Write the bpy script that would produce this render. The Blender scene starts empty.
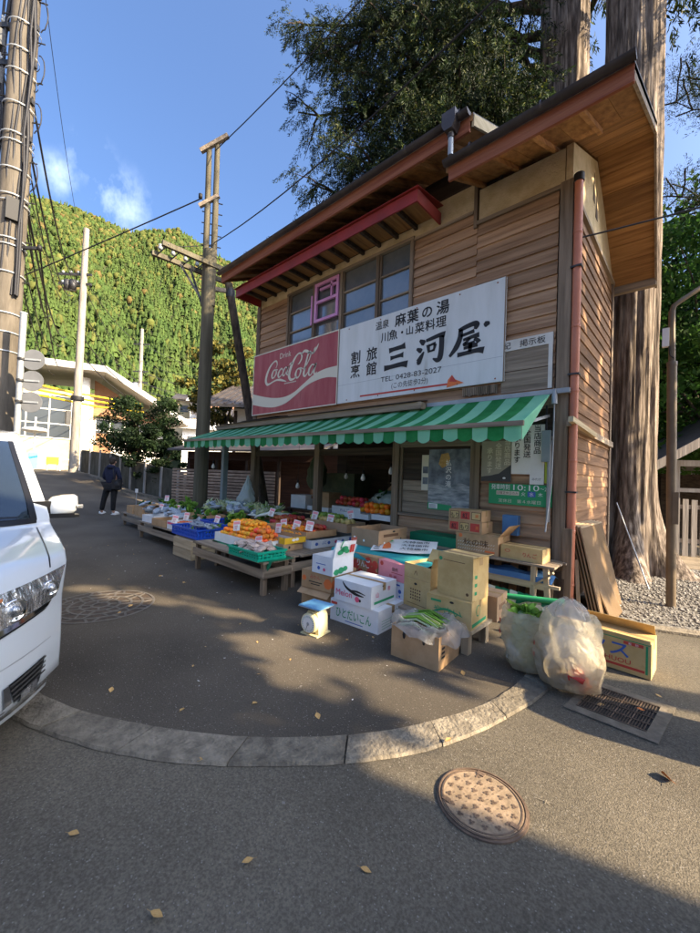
import bpy, math, random
import numpy as np
from mathutils import Vector, Matrix
random.seed(11); NR = np.random.default_rng(5)
PI = math.pi
SC = bpy.context.scene
COL = SC.collection
rad = math.radians

# ------------------------------------------------------------------ camera
yaw, pit, rol = rad(42.5), rad(1.39), rad(2.19)
fw = Vector((-math.sin(yaw)*math.cos(pit), math.cos(yaw)*math.cos(pit), math.sin(pit)))
rt = Vector((math.cos(yaw), math.sin(yaw), 0)); up = rt.cross(fw)
r2 = rt*math.cos(rol)+up*math.sin(rol); u2 = up*math.cos(rol)-rt*math.sin(rol)
cd = bpy.data.cameras.new('camera'); cam = bpy.data.objects.new('camera', cd); COL.objects.link(cam)
cam.matrix_world = Matrix(((r2.x, u2.x, -fw.x, 0), (r2.y, u2.y, -fw.y, 0), (r2.z, u2.z, -fw.z, 1.5), (0, 0, 0, 1)))
cd.sensor_fit = 'HORIZONTAL'; cd.sensor_width = 36; cd.lens = 36*382/700; cd.clip_end = 3000; cd.clip_start = .05
SC.camera = cam
# ------------------------------------------------------------------ light
SUN_EL = rad(30); SD = Vector((.955, .30, 0)).normalized()      # horizontal direction towards the sun
w = bpy.data.worlds.new('World'); SC.world = w; w.use_nodes = True
nt = w.node_tree; nt.nodes.clear()
sky = nt.nodes.new('ShaderNodeTexSky'); sky.sky_type = 'NISHITA'; sky.sun_disc = False
sky.sun_elevation = SUN_EL; sky.sun_rotation = math.atan2(SD.x, SD.y)
sky.air_density = 1.0; sky.dust_density = 10.0; sky.ozone_density = 7.5; sky.altitude = 300
bg = nt.nodes.new('ShaderNodeBackground'); bg.inputs['Strength'].default_value = .13
wo = nt.nodes.new('ShaderNodeOutputWorld')
# thin wisps of cloud low over the ridge (world directions)
geo = nt.nodes.new('ShaderNodeTexCoord')
mp = nt.nodes.new('ShaderNodeMapping'); mp.inputs['Scale'].default_value = (7, 7, 4)
no = nt.nodes.new('ShaderNodeTexNoise'); no.inputs['Scale'].default_value = 2.2; no.inputs['Detail'].default_value = 5; no.inputs['Roughness'].default_value = .6
rp = nt.nodes.new('ShaderNodeMapRange'); rp.inputs[1].default_value = .46; rp.inputs[2].default_value = 1.15
def cdir(px, py):
    return (r2*((px-350)/382)-u2*((py-466.5)/382)+fw).normalized()
msk = None
for (px, py, a) in ((120, 202, .05), (92, 160, .035), (58, 175, .03), (330, 215, .03)):
    d = cdir(px, py)
    dt = nt.nodes.new('ShaderNodeVectorMath'); dt.operation = 'DISTANCE'; dt.inputs[1].default_value = d
    nt.links.new(geo.outputs['Generated'], dt.inputs[0])
    m = nt.nodes.new('ShaderNodeMapRange'); m.inputs[1].default_value = a*1.6; m.inputs[2].default_value = a*.2; m.interpolation_type = 'SMOOTHSTEP'
    nt.links.new(dt.outputs['Value'], m.inputs[0])
    if msk is None: msk = m.outputs[0]
    else:
        mx = nt.nodes.new('ShaderNodeMath'); mx.operation = 'MAXIMUM'
        nt.links.new(msk, mx.inputs[0]); nt.links.new(m.outputs[0], mx.inputs[1]); msk = mx.outputs[0]
nt.links.new(geo.outputs['Generated'], mp.inputs['Vector']); nt.links.new(mp.outputs[0], no.inputs['Vector']); nt.links.new(no.outputs[0], rp.inputs[0])
ml = nt.nodes.new('ShaderNodeMath'); ml.operation = 'MULTIPLY'; nt.links.new(rp.outputs[0], ml.inputs[0]); nt.links.new(msk, ml.inputs[1])
mixc = nt.nodes.new('ShaderNodeMix'); mixc.data_type = 'RGBA'
nt.links.new(ml.outputs[0], mixc.inputs[0]); nt.links.new(sky.outputs[0], mixc.inputs[6]); mixc.inputs[7].default_value = (5.5, 6.2, 7.2, 1)
nt.links.new(mixc.outputs[2], bg.inputs['Color']); nt.links.new(bg.outputs[0], wo.inputs['Surface'])
sl = bpy.data.lights.new('sun', 'SUN'); sl.energy = 5.0; sl.angle = rad(.53); sl.color = (1, .80, .53)
so = bpy.data.objects.new('sun', sl); COL.objects.link(so)
S3 = Vector((SD.x*math.cos(SUN_EL), SD.y*math.cos(SUN_EL), math.sin(SUN_EL)))
so.rotation_euler = S3.to_track_quat('Z', 'Y').to_euler(); so.location = (10, 4, 12)
SC.view_settings.view_transform = 'Standard'; SC.view_settings.look = 'None'
SC.view_settings.gamma = 1; SC.view_settings.use_curve_mapping = False
SC.view_settings.exposure = 1.75
SC.cycles.max_bounces = 8; SC.cycles.transparent_max_bounces = 16
try: SC.cycles.use_denoising = True
except Exception: pass

# ------------------------------------------------------------------ materials
def M(name, c1, c2=None, scale=6., stretch=(1, 1, 1), rough=.7, bump=.15, bscale=None, metal=0., var=.0, detail=5, c3=None, spec=.35, trans=0., coat=0., lo=.38, hi=.64, alpha=1., ovar=0.):
    m = bpy.data.materials.new(name); m.use_nodes = True
    n = m.node_tree.nodes; L = m.node_tree.links; b = n['Principled BSDF']
    b.inputs['Roughness'].default_value = rough; b.inputs['Metallic'].default_value = metal
    b.inputs['Specular IOR Level'].default_value = spec
    if coat: b.inputs['Coat Weight'].default_value = coat; b.inputs['Coat Roughness'].default_value = .05
    tc = n.new('ShaderNodeTexCoord'); mpn = n.new('ShaderNodeMapping'); mpn.inputs['Scale'].default_value = stretch
    L.new(tc.outputs['Object'], mpn.inputs['Vector'])
    cc = list(c1)+[1]
    out = None
    if c2 is not None:
        nz = n.new('ShaderNodeTexNoise'); nz.inputs['Scale'].default_value = scale; nz.inputs['Detail'].default_value = detail; nz.inputs['Roughness'].default_value = .62
        L.new(mpn.outputs[0], nz.inputs['Vector'])
        cr = n.new('ShaderNodeValToRGB'); cr.color_ramp.elements[0].position = lo; cr.color_ramp.elements[1].position = hi
        cr.color_ramp.elements[0].color = cc; cr.color_ramp.elements[1].color = list(c2)+[1]
        if c3 is not None:
            e = cr.color_ramp.elements.new(min(.95, hi+.12)); e.color = list(c3)+[1]
        L.new(nz.outputs[0], cr.inputs[0]); out = cr.outputs[0]
    if var:
        at = n.new('ShaderNodeAttribute'); at.attribute_name = 'var'
        mr = n.new('ShaderNodeMapRange'); mr.inputs[3].default_value = 1-var; mr.inputs[4].default_value = 1+var
        L.new(at.outputs['Fac'], mr.inputs[0])
        vm = n.new('ShaderNodeVectorMath'); vm.operation = 'SCALE'
        if out: L.new(out, vm.inputs[0])
        else: vm.inputs[0].default_value = c1
        L.new(mr.outputs[0], vm.inputs['Scale']); out = vm.outputs[0]
    if ovar:      # each copy a little lighter or darker, riper or greener
        oi = n.new('ShaderNodeObjectInfo'); hs = n.new('ShaderNodeHueSaturation')
        m1 = n.new('ShaderNodeMapRange'); m1.inputs[3].default_value = 1-ovar; m1.inputs[4].default_value = 1+ovar*.6
        m2 = n.new('ShaderNodeMapRange'); m2.inputs[1].default_value = 1; m2.inputs[2].default_value = 0; m2.inputs[3].default_value = .5-ovar*.07; m2.inputs[4].default_value = .5+ovar*.10
        L.new(oi.outputs['Random'], m1.inputs[0]); L.new(oi.outputs['Random'], m2.inputs[0]); L.new(m1.outputs[0], hs.inputs['Value']); L.new(m2.outputs[0], hs.inputs['Hue'])
        if out: L.new(out, hs.inputs['Color'])
        else: hs.inputs['Color'].default_value = cc
        out = hs.outputs[0]
    if out: L.new(out, b.inputs['Base Color'])
    else: b.inputs['Base Color'].default_value = cc
    if bump:
        nb = n.new('ShaderNodeTexNoise'); nb.inputs['Scale'].default_value = bscale or scale*4; nb.inputs['Detail'].default_value = 4
        L.new(mpn.outputs[0], nb.inputs['Vector'])
        bp = n.new('ShaderNodeBump'); bp.inputs['Strength'].default_value = bump; bp.inputs['Distance'].default_value = .02
        L.new(nb.outputs[0], bp.inputs['Height']); L.new(bp.outputs[0], b.inputs['Normal'])
    if trans:
        tr = n.new('ShaderNodeBsdfTranslucent'); ms = n.new('ShaderNodeMixShader'); ms.inputs[0].default_value = trans
        if out: L.new(out, tr.inputs['Color'])
        else: tr.inputs['Color'].default_value = cc
        L.new(b.outputs[0], ms.inputs[1]); L.new(tr.outputs[0], ms.inputs[2]); L.new(ms.outputs[0], n['Material Output'].inputs['Surface'])
    if alpha < 1: b.inputs['Alpha'].default_value = alpha
    return m
def wood(name, c1, c2, axis='x', scale=5, var=.18, rough=.8, c3=None):
    st = {'x': (.35, 7, 7), 'y': (7, .35, 7), 'z': (7, 7, .35)}[axis]
    return M(name, c1, c2, scale=scale*.5, stretch=st, rough=rough, bump=.35, bscale=scale, var=var, c3=c3, lo=.32, hi=.66)
MT = {}
MT['siding'] = wood('weathered siding', (.21, .118, .064), (.48, .305, .18), 'x', 4, .24, c3=(.55, .43, .31))
MT['siding_y'] = wood('sunny siding', (.12, .06, .028), (.29, .165, .085), 'y', 4, .3, c3=(.34, .22, .13))
MT['wood_x'] = wood('grey wood x', (.15, .115, .08), (.36, .285, .205), 'x')
MT['wood_y'] = wood('grey wood y', (.15, .115, .08), (.36, .285, .205), 'y')
MT['wood_z'] = wood('grey wood z', (.11, .08, .052), (.28, .21, .145), 'z')
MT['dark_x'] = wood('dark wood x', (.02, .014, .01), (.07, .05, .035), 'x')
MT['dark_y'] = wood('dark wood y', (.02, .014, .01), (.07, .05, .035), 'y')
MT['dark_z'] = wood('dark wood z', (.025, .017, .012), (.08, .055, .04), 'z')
MT['rafter'] = wood('soffit boards', (.19, .085, .028), (.42, .215, .075), 'y', 4, .4, c3=(.11, .055, .025))
MT['fascia'] = wood('fascia', (.22, .06, .03), (.36, .14, .075), 'x', 5, .2)
MT['pale_x'] = wood('pale timber', (.30, .22, .13), (.50, .40, .26), 'x')
MT['pale_y'] = wood('pale timber y', (.38, .30, .17), (.60, .50, .32), 'y')
MT['pale_z'] = wood('pale timber z', (.28, .20, .12), (.48, .38, .25), 'z')
MT['stucco'] = M('stucco', (.44, .35, .20), (.56, .46, .29), 5, rough=.95, bump=.5, bscale=45, c3=(.36, .28, .16))
MT['plaster'] = M('white plaster', (.6, .57, .5), (.72, .7, .64), 2, rough=.9, bump=.1)
MT['roofing'] = M('roof sheet', (.05, .045, .045), (.09, .08, .075), 3, rough=.55, bump=.1)
MT['gutter'] = M('gutter', (.055, .045, .042), (.09, .075, .07), 3, rough=.4, bump=.05)
MT['redmetal'] = M('red metal', (.30, .035, .03), (.22, .03, .025), 3, rough=.5, bump=.1)
MT['pipe'] = M('downpipe brown', (.46, .16, .09), (.52, .20, .12), 2.5, rough=.45, bump=.05)
MT['steel'] = M('grey steel', (.30, .32, .33), (.38, .40, .41), 5, rough=.5, metal=.3, bump=.05)
MT['bluegrey'] = M('painted post', (.20, .26, .27), (.26, .31, .32), 4, rough=.6, bump=.08)
MT['darkmetal'] = M('dark metal', (.04, .04, .042), (.07, .07, .07), 8, rough=.5, metal=.5, bump=.1)
MT['black'] = M('black', (.012, .012, .013), rough=.6, bump=0)
MT['rubber'] = M('cable rubber', (.02, .02, .024), rough=.6, bump=0)
MT['glass'] = M('old pane', (.085, .10, .11), (.15, .16, .165), 1.2, rough=.06, bump=.04, bscale=2, spec=1., coat=.6)
MT['paper'] = M('paper white', (.78, .77, .74), (.70, .69, .66), 3, rough=.8, bump=.05)
MT['signwhite'] = M('sign white', (.70, .72, .70), (.62, .64, .61), 2.2, stretch=(2.2, 1, .35), rough=.45, bump=.03, c3=(.48, .48, .43))
MT['signred'] = M('sign red', (.34, .06, .07), (.42, .11, .115), 2.4, stretch=(2, 1, .4), rough=.5, bump=.03, c3=(.30, .07, .075))
MT['ink'] = M('ink', (.02, .02, .02), rough=.6, bump=0)
MT['inkred'] = M('red ink', (.52, .06, .045), rough=.6, bump=0)
MT['inkorange'] = M('orange ink', (.75, .18, .05), rough=.6, bump=0)
MT['inkgreen'] = M('green ink', (.03, .30, .12), rough=.6, bump=0)
MT['inkblue'] = M('blue ink', (.05, .12, .42), rough=.6, bump=0)
MT['inkpink'] = M('pink ink', (.72, .10, .2), rough=.6, bump=0)
MT['inkbrown'] = M('brown ink', (.12, .06, .03), rough=.6, bump=0)
MT['inkwhite'] = M('white ink', (.8, .8, .78), rough=.6, bump=0)
MT['cream'] = M('cream ink', (.66, .62, .5), rough=.6, bump=0)
MT['card'] = M('cardboard', (.40, .245, .12), (.50, .32, .17), 5, rough=.85, bump=.1, bscale=40, c3=(.34, .20, .10))
MT['card_y'] = M('yellow cardboard', (.50, .335, .13), (.60, .43, .19), 5, rough=.85, bump=.1, bscale=40, c3=(.43, .28, .11))
MT['card_d'] = M('dull cardboard', (.33, .21, .12), (.40, .26, .15), 4, rough=.85, bump=.06, bscale=60)
MT['card_w'] = M('white carton', (.76, .77, .77), (.69, .69, .69), 6, rough=.6, bump=.06, bscale=30, c3=(.58, .57, .55))
MT['card_p'] = M('pink carton', (.80, .30, .32), (.74, .26, .29), 4, rough=.7, bump=.03)
MT['awn_g'] = M('awning green', (.016, .21, .055), (.030, .29, .085), 5, rough=.8, trans=.42, bump=.05)
MT['awn_m'] = M('awning mint', (.22, .62, .40), (.29, .68, .45), 3, rough=.8, trans=.42, bump=.05)
MT['teal'] = M('teal cloth', (.02, .25, .27), (.03, .31, .32), 3, rough=.75, bump=.1)
MT['greencloth'] = M('green sheet', (.008, .16, .075), (.012, .20, .09), 3, rough=.7, bump=.15)
MT['crateteal'] = M('teal plastic', (.0, .33, .20), (.0, .38, .24), 3, rough=.4, bump=0)
MT['crateblue'] = M('blue plastic', (.015, .07, .42), (.02, .09, .50), 3, rough=.4, bump=0)
MT['concrete'] = M('concrete', (.27, .25, .22), (.36, .335, .30), 3, rough=.9, bump=.25, bscale=30, c3=(.2, .185, .165))
MT['polewood'] = wood('pole wood', (.07, .06, .038), (.135, .12, .08), 'z', 3, .1)
MT['rafter_x'] = wood('side soffit boards', (.17, .078, .026), (.38, .20, .072), 'x', 5, .35, c3=(.10, .05, .022))
MT['trunk'] = M('cedar bark', (.055, .040, .029), (.19, .150, .118), 3.6, stretch=(5, 5, .45), rough=.95, bump=1., bscale=5, c3=(.34, .29, .235), lo=.40, hi=.56, detail=8)
MT['bark'] = M('bark', (.045, .035, .026), (.11, .085, .06), 6, stretch=(2, 2, .6), rough=.95, bump=.5)
MT['branch'] = M('branch bark', (.03, .022, .016), (.07, .05, .035), 4, rough=.95, bump=.4)
def leafmat(name, c1, c2, var=.5, trans=.3):
    m = M(name, c1, c2, .8, rough=.65, bump=0, var=var, trans=trans, spec=.2)
    return m
MT['needle'] = leafmat('cedar needles', (.010, .020, .007), (.026, .044, .012), .6, .25)
MT['needle_lit'] = leafmat('cedar needles painted sunlit', (.075, .095, .018), (.12, .12, .025))  # sun on part of the cedar foliage, put into the needle colour
MT['maple'] = leafmat('green leaves', (.035, .10, .02), (.07, .15, .025), trans=.45)
MT['shrub'] = leafmat('shrub leaves', (.014, .03, .012), (.03, .055, .016))
MT['yellowleaf'] = leafmat('yellow leaves', (.20, .17, .035), (.13, .12, .03), trans=.35)
MT['lettuce'] = leafmat('lettuce leaves', (.16, .34, .04), (.30, .45, .09), .35, .35)
MT['palegreen'] = leafmat('pale greens', (.46, .54, .28), (.62, .68, .45), .3, .3)
MT['darkgreen'] = leafmat('spinach', (.02, .09, .02), (.05, .16, .03), .4, .25)
MT['orange'] = M('mandarin peel', (.95, .33, .02), (.98, .42, .04), 5, rough=.45, bump=.08, bscale=80, ovar=.3)
MT['persimmon'] = M('persimmon skin', (.92, .26, .015), (.95, .32, .03), 5, rough=.35, bump=0, ovar=.3)
MT['apple'] = M('apple skin', (.42, .025, .025), (.55, .12, .05), 7, rough=.35, bump=0, ovar=.35)
MT['gapple'] = M('green apple skin', (.30, .42, .06), (.42, .50, .10), 7, rough=.35, bump=0, ovar=.3)
MT['pear'] = M('pear skin', (.60, .42, .12), (.66, .5, .2), 9, rough=.5, bump=0, ovar=.25)
MT['tomato'] = M('tomato skin', (.80, .13, .03), (.85, .18, .04), 5, rough=.3, bump=0, ovar=.3)
MT['radish'] = M('white radish', (.75, .76, .70), (.68, .72, .6), 6, rough=.5, bump=0)
MT['potato'] = M('taro skin', (.24, .16, .09), (.33, .24, .14), 14, rough=.85, bump=.2)
MT['film'] = None
def plastic(name, col, trans, rough=.18, alpha=.5):
    m = bpy.data.materials.new(name); m.use_nodes = True
    n = m.node_tree.nodes; L = m.node_tree.links; b = n['Principled BSDF']
    b.inputs['Base Color'].default_value = list(col)+[1]; b.inputs['Roughness'].default_value = rough
    tr = n.new('ShaderNodeBsdfTransparent'); tl = n.new('ShaderNodeBsdfTranslucent'); tl.inputs['Color'].default_value = list(col)+[1]
    a = n.new('ShaderNodeMixShader'); a.inputs[0].default_value = trans; L.new(b.outputs[0], a.inputs[1]); L.new(tl.outputs[0], a.inputs[2])
    c = n.new('ShaderNodeMixShader'); c.inputs[0].default_value = alpha; L.new(tr.outputs[0], c.inputs[1]); L.new(a.outputs[0], c.inputs[2])
    tc = n.new('ShaderNodeTexCoord'); nb = n.new('ShaderNodeTexNoise'); nb.inputs['Scale'].default_value = 13; nb.inputs['Detail'].default_value = 4; nb.inputs['Distortion'].default_value = 2.2
    L.new(tc.outputs['Object'], nb.inputs['Vector'])
    bp = n.new('ShaderNodeBump'); bp.inputs['Strength'].default_value = .9; bp.inputs['Distance'].default_value = .04
    L.new(nb.outputs[0], bp.inputs['Height']); L.new(bp.outputs[0], b.inputs['Normal'])
    L.new(c.outputs[0], n['Material Output'].inputs['Surface'])
    return m
MT['film'] = plastic('clear film', (.85, .87, .88), .3, .12, .30)
MT['whitebag'] = plastic('white bag film', (.70, .78, .76), .4, .2, .85)
MT['bagfilm'] = plastic('rubbish bag film', (.66, .58, .42), .5, .2, .60)
MT['bagclear'] = plastic('clear bag film', (.72, .70, .66), .35, .14, .38)
MT['carpaint'] = M('pearl white paint', (.58, .615, .64), rough=.22, bump=0, coat=1., spec=.5)
MT['carglass'] = M('windscreen glass', (.02, .028, .034), rough=.03, bump=0, spec=1., coat=1.)
MT['carblack'] = M('black trim', (.015, .015, .016), rough=.35, bump=0)
MT['chrome'] = M('chrome', (.75, .75, .76), rough=.08, bump=0, metal=1)
MT['lampglass'] = M('headlight glass', (.80, .80, .79), (.35, .36, .37), 22, stretch=(1, 1, .35), rough=.12, bump=1., bscale=30, metal=.8, coat=1., lo=.42, hi=.58)
MT['tyre'] = M('tyre', (.018, .018, .018), rough=.85, bump=.2)
def asphalt(name, c1, c2, sc, speck=.0, bump=.5, stain=(.32, 1.22), crack=None):
    m = M(name, c1, c2, sc, rough=.88, bump=bump, bscale=170, detail=8)
    n = m.node_tree.nodes; L = m.node_tree.links; b = n['Principled BSDF']
    src = b.inputs['Base Color'].links[0].from_socket
    tc = n.new('ShaderNodeTexCoord')
    big = n.new('ShaderNodeTexNoise'); big.inputs['Scale'].default_value = .8; big.inputs['Detail'].default_value = 6; L.new(tc.outputs['Object'], big.inputs['Vector'])
    mr = n.new('ShaderNodeMapRange'); mr.inputs[1].default_value = .3; mr.inputs[2].default_value = .7; mr.inputs[3].default_value = stain[0]+.3; mr.inputs[4].default_value = stain[1]
    L.new(big.outputs[0], mr.inputs[0])
    sc_ = n.new('ShaderNodeVectorMath'); sc_.operation = 'SCALE'; L.new(src, sc_.inputs[0]); L.new(mr.outputs[0], sc_.inputs['Scale'])
    vo = n.new('ShaderNodeTexVoronoi'); vo.inputs['Scale'].default_value = 190; L.new(tc.outputs['Object'], vo.inputs['Vector'])
    th = n.new('ShaderNodeMapRange'); th.inputs[1].default_value = 1-speck; th.inputs[2].default_value = 1-speck*.7
    sp = n.new('ShaderNodeSeparateColor'); L.new(vo.outputs['Color'], sp.inputs[0]); L.new(sp.outputs[0], th.inputs[0])
    mx = n.new('ShaderNodeMix'); mx.data_type = 'RGBA'; L.new(th.outputs[0], mx.inputs[0]); L.new(sc_.outputs[0], mx.inputs[6]); mx.inputs[7].default_value = (.22, .2, .17, 1)
    L.new(mx.outputs[2], b.inputs['Base Color'])
    return m
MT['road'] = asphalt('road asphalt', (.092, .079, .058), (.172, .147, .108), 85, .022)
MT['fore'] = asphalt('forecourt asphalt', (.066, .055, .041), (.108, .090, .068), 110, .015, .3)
MT['gravel'] = M('gravel', (.08, .072, .062), (.25, .235, .21), 34, rough=.95, bump=1., bscale=42, detail=3)
MT['earth'] = M('earth', (.14, .11, .075), (.24, .19, .13), 3, rough=.95, bump=.5)
MT['kerb'] = M('kerb stone', (.13, .11, .082), (.25, .215, .16), 11, rough=.92, bump=.8, bscale=45, var=.2, c3=(.10, .085, .066))
MT['iron'] = M('cast iron', (.13, .09, .065), (.20, .14, .10), 9, rough=.6, bump=.3, metal=.25)
MT['ironpale'] = M('worn iron paint', (.21, .155, .10), (.32, .235, .155), 14, rough=.7, bump=.2)
# ------------------------------------------------------------------ builders
WO = {}
def V(*a): return Vector(a)
class MB:
    def __init__(s): s.v = []; s.f = []; s.m = []; s.sm = []; s.var = []; s.mats = []
    def mi(s, mat):
        if isinstance(mat, str): mat = MT[mat]
        if mat not in s.mats: s.mats.append(mat)
        return s.mats.index(mat)
    def add(s, vs, fs, mat, smooth=False, var=None):
        o = len(s.v); k = s.mi(mat); s.v += [tuple(p) for p in vs]
        va = random.random() if var is None else var
        for f in fs:
            s.f.append(tuple(i+o for i in f)); s.m.append(k); s.sm.append(smooth); s.var.append(va)
    def obox(s, o, a, b, c, mat, var=None):
        o, a, b, c = Vector(o), Vector(a), Vector(b), Vector(c)
        if a.cross(b).dot(c) < 0: a, b = b, a
        p = [o, o+a, o+a+b, o+b, o+c, o+a+c, o+a+b+c, o+b+c]
        s.add(p, [(0, 3, 2, 1), (4, 5, 6, 7), (0, 1, 5, 4), (1, 2, 6, 5), (2, 3, 7, 6), (3, 0, 4, 7)], mat, var=var)
    def box(s, x0, x1, y0, y1, z0, z1, mat, var=None):
        s.obox((x0, y0, z0), (x1-x0, 0, 0), (0, y1-y0, 0), (0, 0, z1-z0), mat, var)
    def beam(s, p, q, wd, ht, mat, upv=(0, 0, 1), var=None):
        p, q = Vector(p), Vector(q); d = q-p; sd = d.cross(Vector(upv))
        if sd.length < 1e-6: sd = d.cross(Vector((1, 0, 0)))
        sd.normalize(); u = sd.cross(d).normalized()
        s.obox(p-sd*wd/2-u*ht/2, d, sd*wd, u*ht, mat, var)
    def tube(s, pts, r, mat, n=8, caps=True, smooth=True, var=None):
        pts = [Vector(p) for p in pts]; R = r if hasattr(r, '__len__') else [r]*len(pts)
        vs = []; prev = None
        for i, p in enumerate(pts):
            t = (pts[min(i+1, len(pts)-1)]-pts[max(i-1, 0)]).normalized()
            if prev is None:
                a = t.cross(Vector((0, 0, 1)))
                if a.length < 1e-3: a = t.cross(Vector((1, 0, 0)))
            else: a = prev-t*prev.dot(t)
            a.normalize(); prev = a; b = t.cross(a)
            for k in range(n):
                an = 2*PI*k/n; vs.append(p+(a*math.cos(an)+b*math.sin(an))*R[i])
        fs = []
        for i in range(len(pts)-1):
            for k in range(n):
                fs.append((i*n+k, i*n+(k+1) % n, (i+1)*n+(k+1) % n, (i+1)*n+k))
        s.add(vs, fs, mat, smooth, var)
        if caps:
            s.add(vs[:n], [tuple(range(n))[::-1]], mat, False, var); s.add(vs[-n:], [tuple(range(n))], mat, False, var)
    def lathe(s, prof, c, mat, n=16, ax=(0, 0, 1), smooth=True):
        c = Vector(c); ax = Vector(ax).normalized(); a = ax.cross(Vector((1, 0, 0)))
        if a.length < 1e-3: a = ax.cross(Vector((0, 1, 0)))
        a.normalize(); b = ax.cross(a); vs = []; fs = []
        for r, h in prof:
            for k in range(n):
                an = 2*PI*k/n; vs.append(c+ax*h+(a*math.cos(an)+b*math.sin(an))*r)
        for i in range(len(prof)-1):
            for k in range(n): fs.append((i*n+k, i*n+(k+1) % n, (i+1)*n+(k+1) % n, (i+1)*n+k))
        s.add(vs, fs, mat, smooth)
    def ball(s, c, r, mat, nu=10, nv=7, smooth=True, jit=0, var=None):
        c = Vector(c); rr = (r, r, r) if not hasattr(r, '__len__') else r; vs = []; fs = []
        for j in range(nv+1):
            th = PI*j/nv
            for i in range(nu):
                ph = 2*PI*i/nu; k = 1+(random.uniform(-jit, jit) if 0 < j < nv else 0)
                vs.append(c+Vector((rr[0]*math.sin(th)*math.cos(ph)*k, rr[1]*math.sin(th)*math.sin(ph)*k, rr[2]*math.cos(th)*k)))
        for j in range(nv):
            for i in range(nu): fs.append((j*nu+i, (j+1)*nu+i, (j+1)*nu+(i+1) % nu, j*nu+(i+1) % nu))
        s.add(vs, fs, mat, smooth, var)
    def prism(s, poly, o, ux, uy, dep, mat, var=None):
        # flat polygon (2D) thickened along ux x uy by dep (front face at +dep)
        o, ux, uy = Vector(o), Vector(ux), Vector(uy); n = ux.cross(uy).normalized()
        ar = sum(poly[i][0]*poly[(i+1) % len(poly)][1]-poly[(i+1) % len(poly)][0]*poly[i][1] for i in range(len(poly)))
        if ar < 0: poly = poly[::-1]
        k = len(poly); b = [o+ux*x+uy*y for x, y in poly]; t = [p+n*dep for p in b]
        fs = [tuple(range(k))[::-1], tuple(range(k, 2*k))]+[(i, (i+1) % k, k+(i+1) % k, k+i) for i in range(k)]
        s.add(b+t, fs, mat, var=var)
    def flat(s, poly, o, ux, uy, mat, eps=.002):
        o, ux, uy = Vector(o), Vector(ux), Vector(uy); n = ux.cross(uy).normalized()
        ar = sum(poly[i][0]*poly[(i+1) % len(poly)][1]-poly[(i+1) % len(poly)][0]*poly[i][1] for i in range(len(poly)))
        if ar < 0: poly = poly[::-1]
        s.add([o+ux*x+uy*y+n*eps for x, y in poly], [tuple(range(len(poly)))], mat)
    def stroke(s, pts, wds, o, ux, uy, mat, eps=.002, sub=5):
        # brush stroke: smooth ribbon through 2D points with varying width
        o, ux, uy = Vector(o), Vector(ux), Vector(uy); n = ux.cross(uy).normalized()
        P = [Vector((p[0], p[1])) for p in pts]; W = wds if hasattr(wds, '__len__') else [wds]*len(P)
        Q = []; K = []
        for i in range(len(P)-1):
            p0, p1, p2, p3 = P[max(i-1, 0)], P[i], P[i+1], P[min(i+2, len(P)-1)]
            for j in range(sub):
                t = j/sub
                Q.append(.5*((2*p1)+(p2-p0)*t+(2*p0-5*p1+4*p2-p3)*t*t+(3*p1-p0-3*p2+p3)*t**3)); K.append(W[i]+(W[i+1]-W[i])*t)
        Q.append(P[-1]); K.append(W[-1])
        vs = []
        for i, q in enumerate(Q):
            d = (Q[min(i+1, len(Q)-1)]-Q[max(i-1, 0)]); d = d.normalized() if d.length > 0 else Vector((1, 0)); nn = Vector((-d.y, d.x))*K[i]/2
            for c in (q+nn, q-nn): vs.append(o+ux*c.x+uy*c.y+n*eps)
        s.add(vs, [(2*i+1, 2*i+3, 2*i+2, 2*i) for i in range(len(Q)-1)], mat)
    def text(s, body, size, o, ux, uy, mat, bold=.0, align='CENTER', width=None, eps=.003, vert=False, gap=1.05):
        o, ux, uy = Vector(o), Vector(ux), Vector(uy)
        if vert:
            for i, ch in enumerate(body): s.text(ch, size, o-uy*(size*gap*i), ux, uy, mat, bold, 'CENTER', None, eps)
            return
        n = ux.cross(uy).normalized()
        if bold > .004:      # heavier lettering: the same glyphs struck a few times, slightly apart
            for q, (du, dv) in enumerate(((-1, -.5), (1, .5), (-.5, 1), (.5, -1))): s.text(body, size, o+ux*(du*bold*.75*size)+uy*(dv*bold*.75*size), ux, uy, mat, 0, align, width, eps+.0002*q)
            return
        vs, fs = glyphs(body, 0)
        if not vs: return
        x0 = min(p[0] for p in vs); x1 = max(p[0] for p in vs); sx = size
        if width: sx = width/(x1-x0)
        off = {'CENTER': -(x0+x1)/2, 'LEFT': -x0, 'RIGHT': -x1}[align]
        s.add([o+ux*((p[0]+off)*sx)+uy*(p[1]*size)+n*eps for p in vs], fs, mat)
    def build(s, name, parent=None, origin=None, struct=False):
        me = bpy.data.meshes.new(name)
        og = Vector(origin) if origin is not None else (WO[parent.name] if parent else Vector((0, 0, 0)))
        me.from_pydata([(p[0]-og.x, p[1]-og.y, p[2]-og.z) for p in s.v], [], s.f)
        for m in s.mats: me.materials.append(m)
        me.polygons.foreach_set('material_index', s.m); me.polygons.foreach_set('use_smooth', s.sm)
        a = me.attributes.new('var', 'FLOAT', 'FACE'); a.data.foreach_set('value', s.var)
        o = bpy.data.objects.new(name, me); COL.objects.link(o)
        if parent: o.parent = parent; o.location = og-WO[parent.name]
        else: o.location = og
        WO[o.name] = og
        if struct: o['kind'] = 'structure'
        return o
GL = {}
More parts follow.
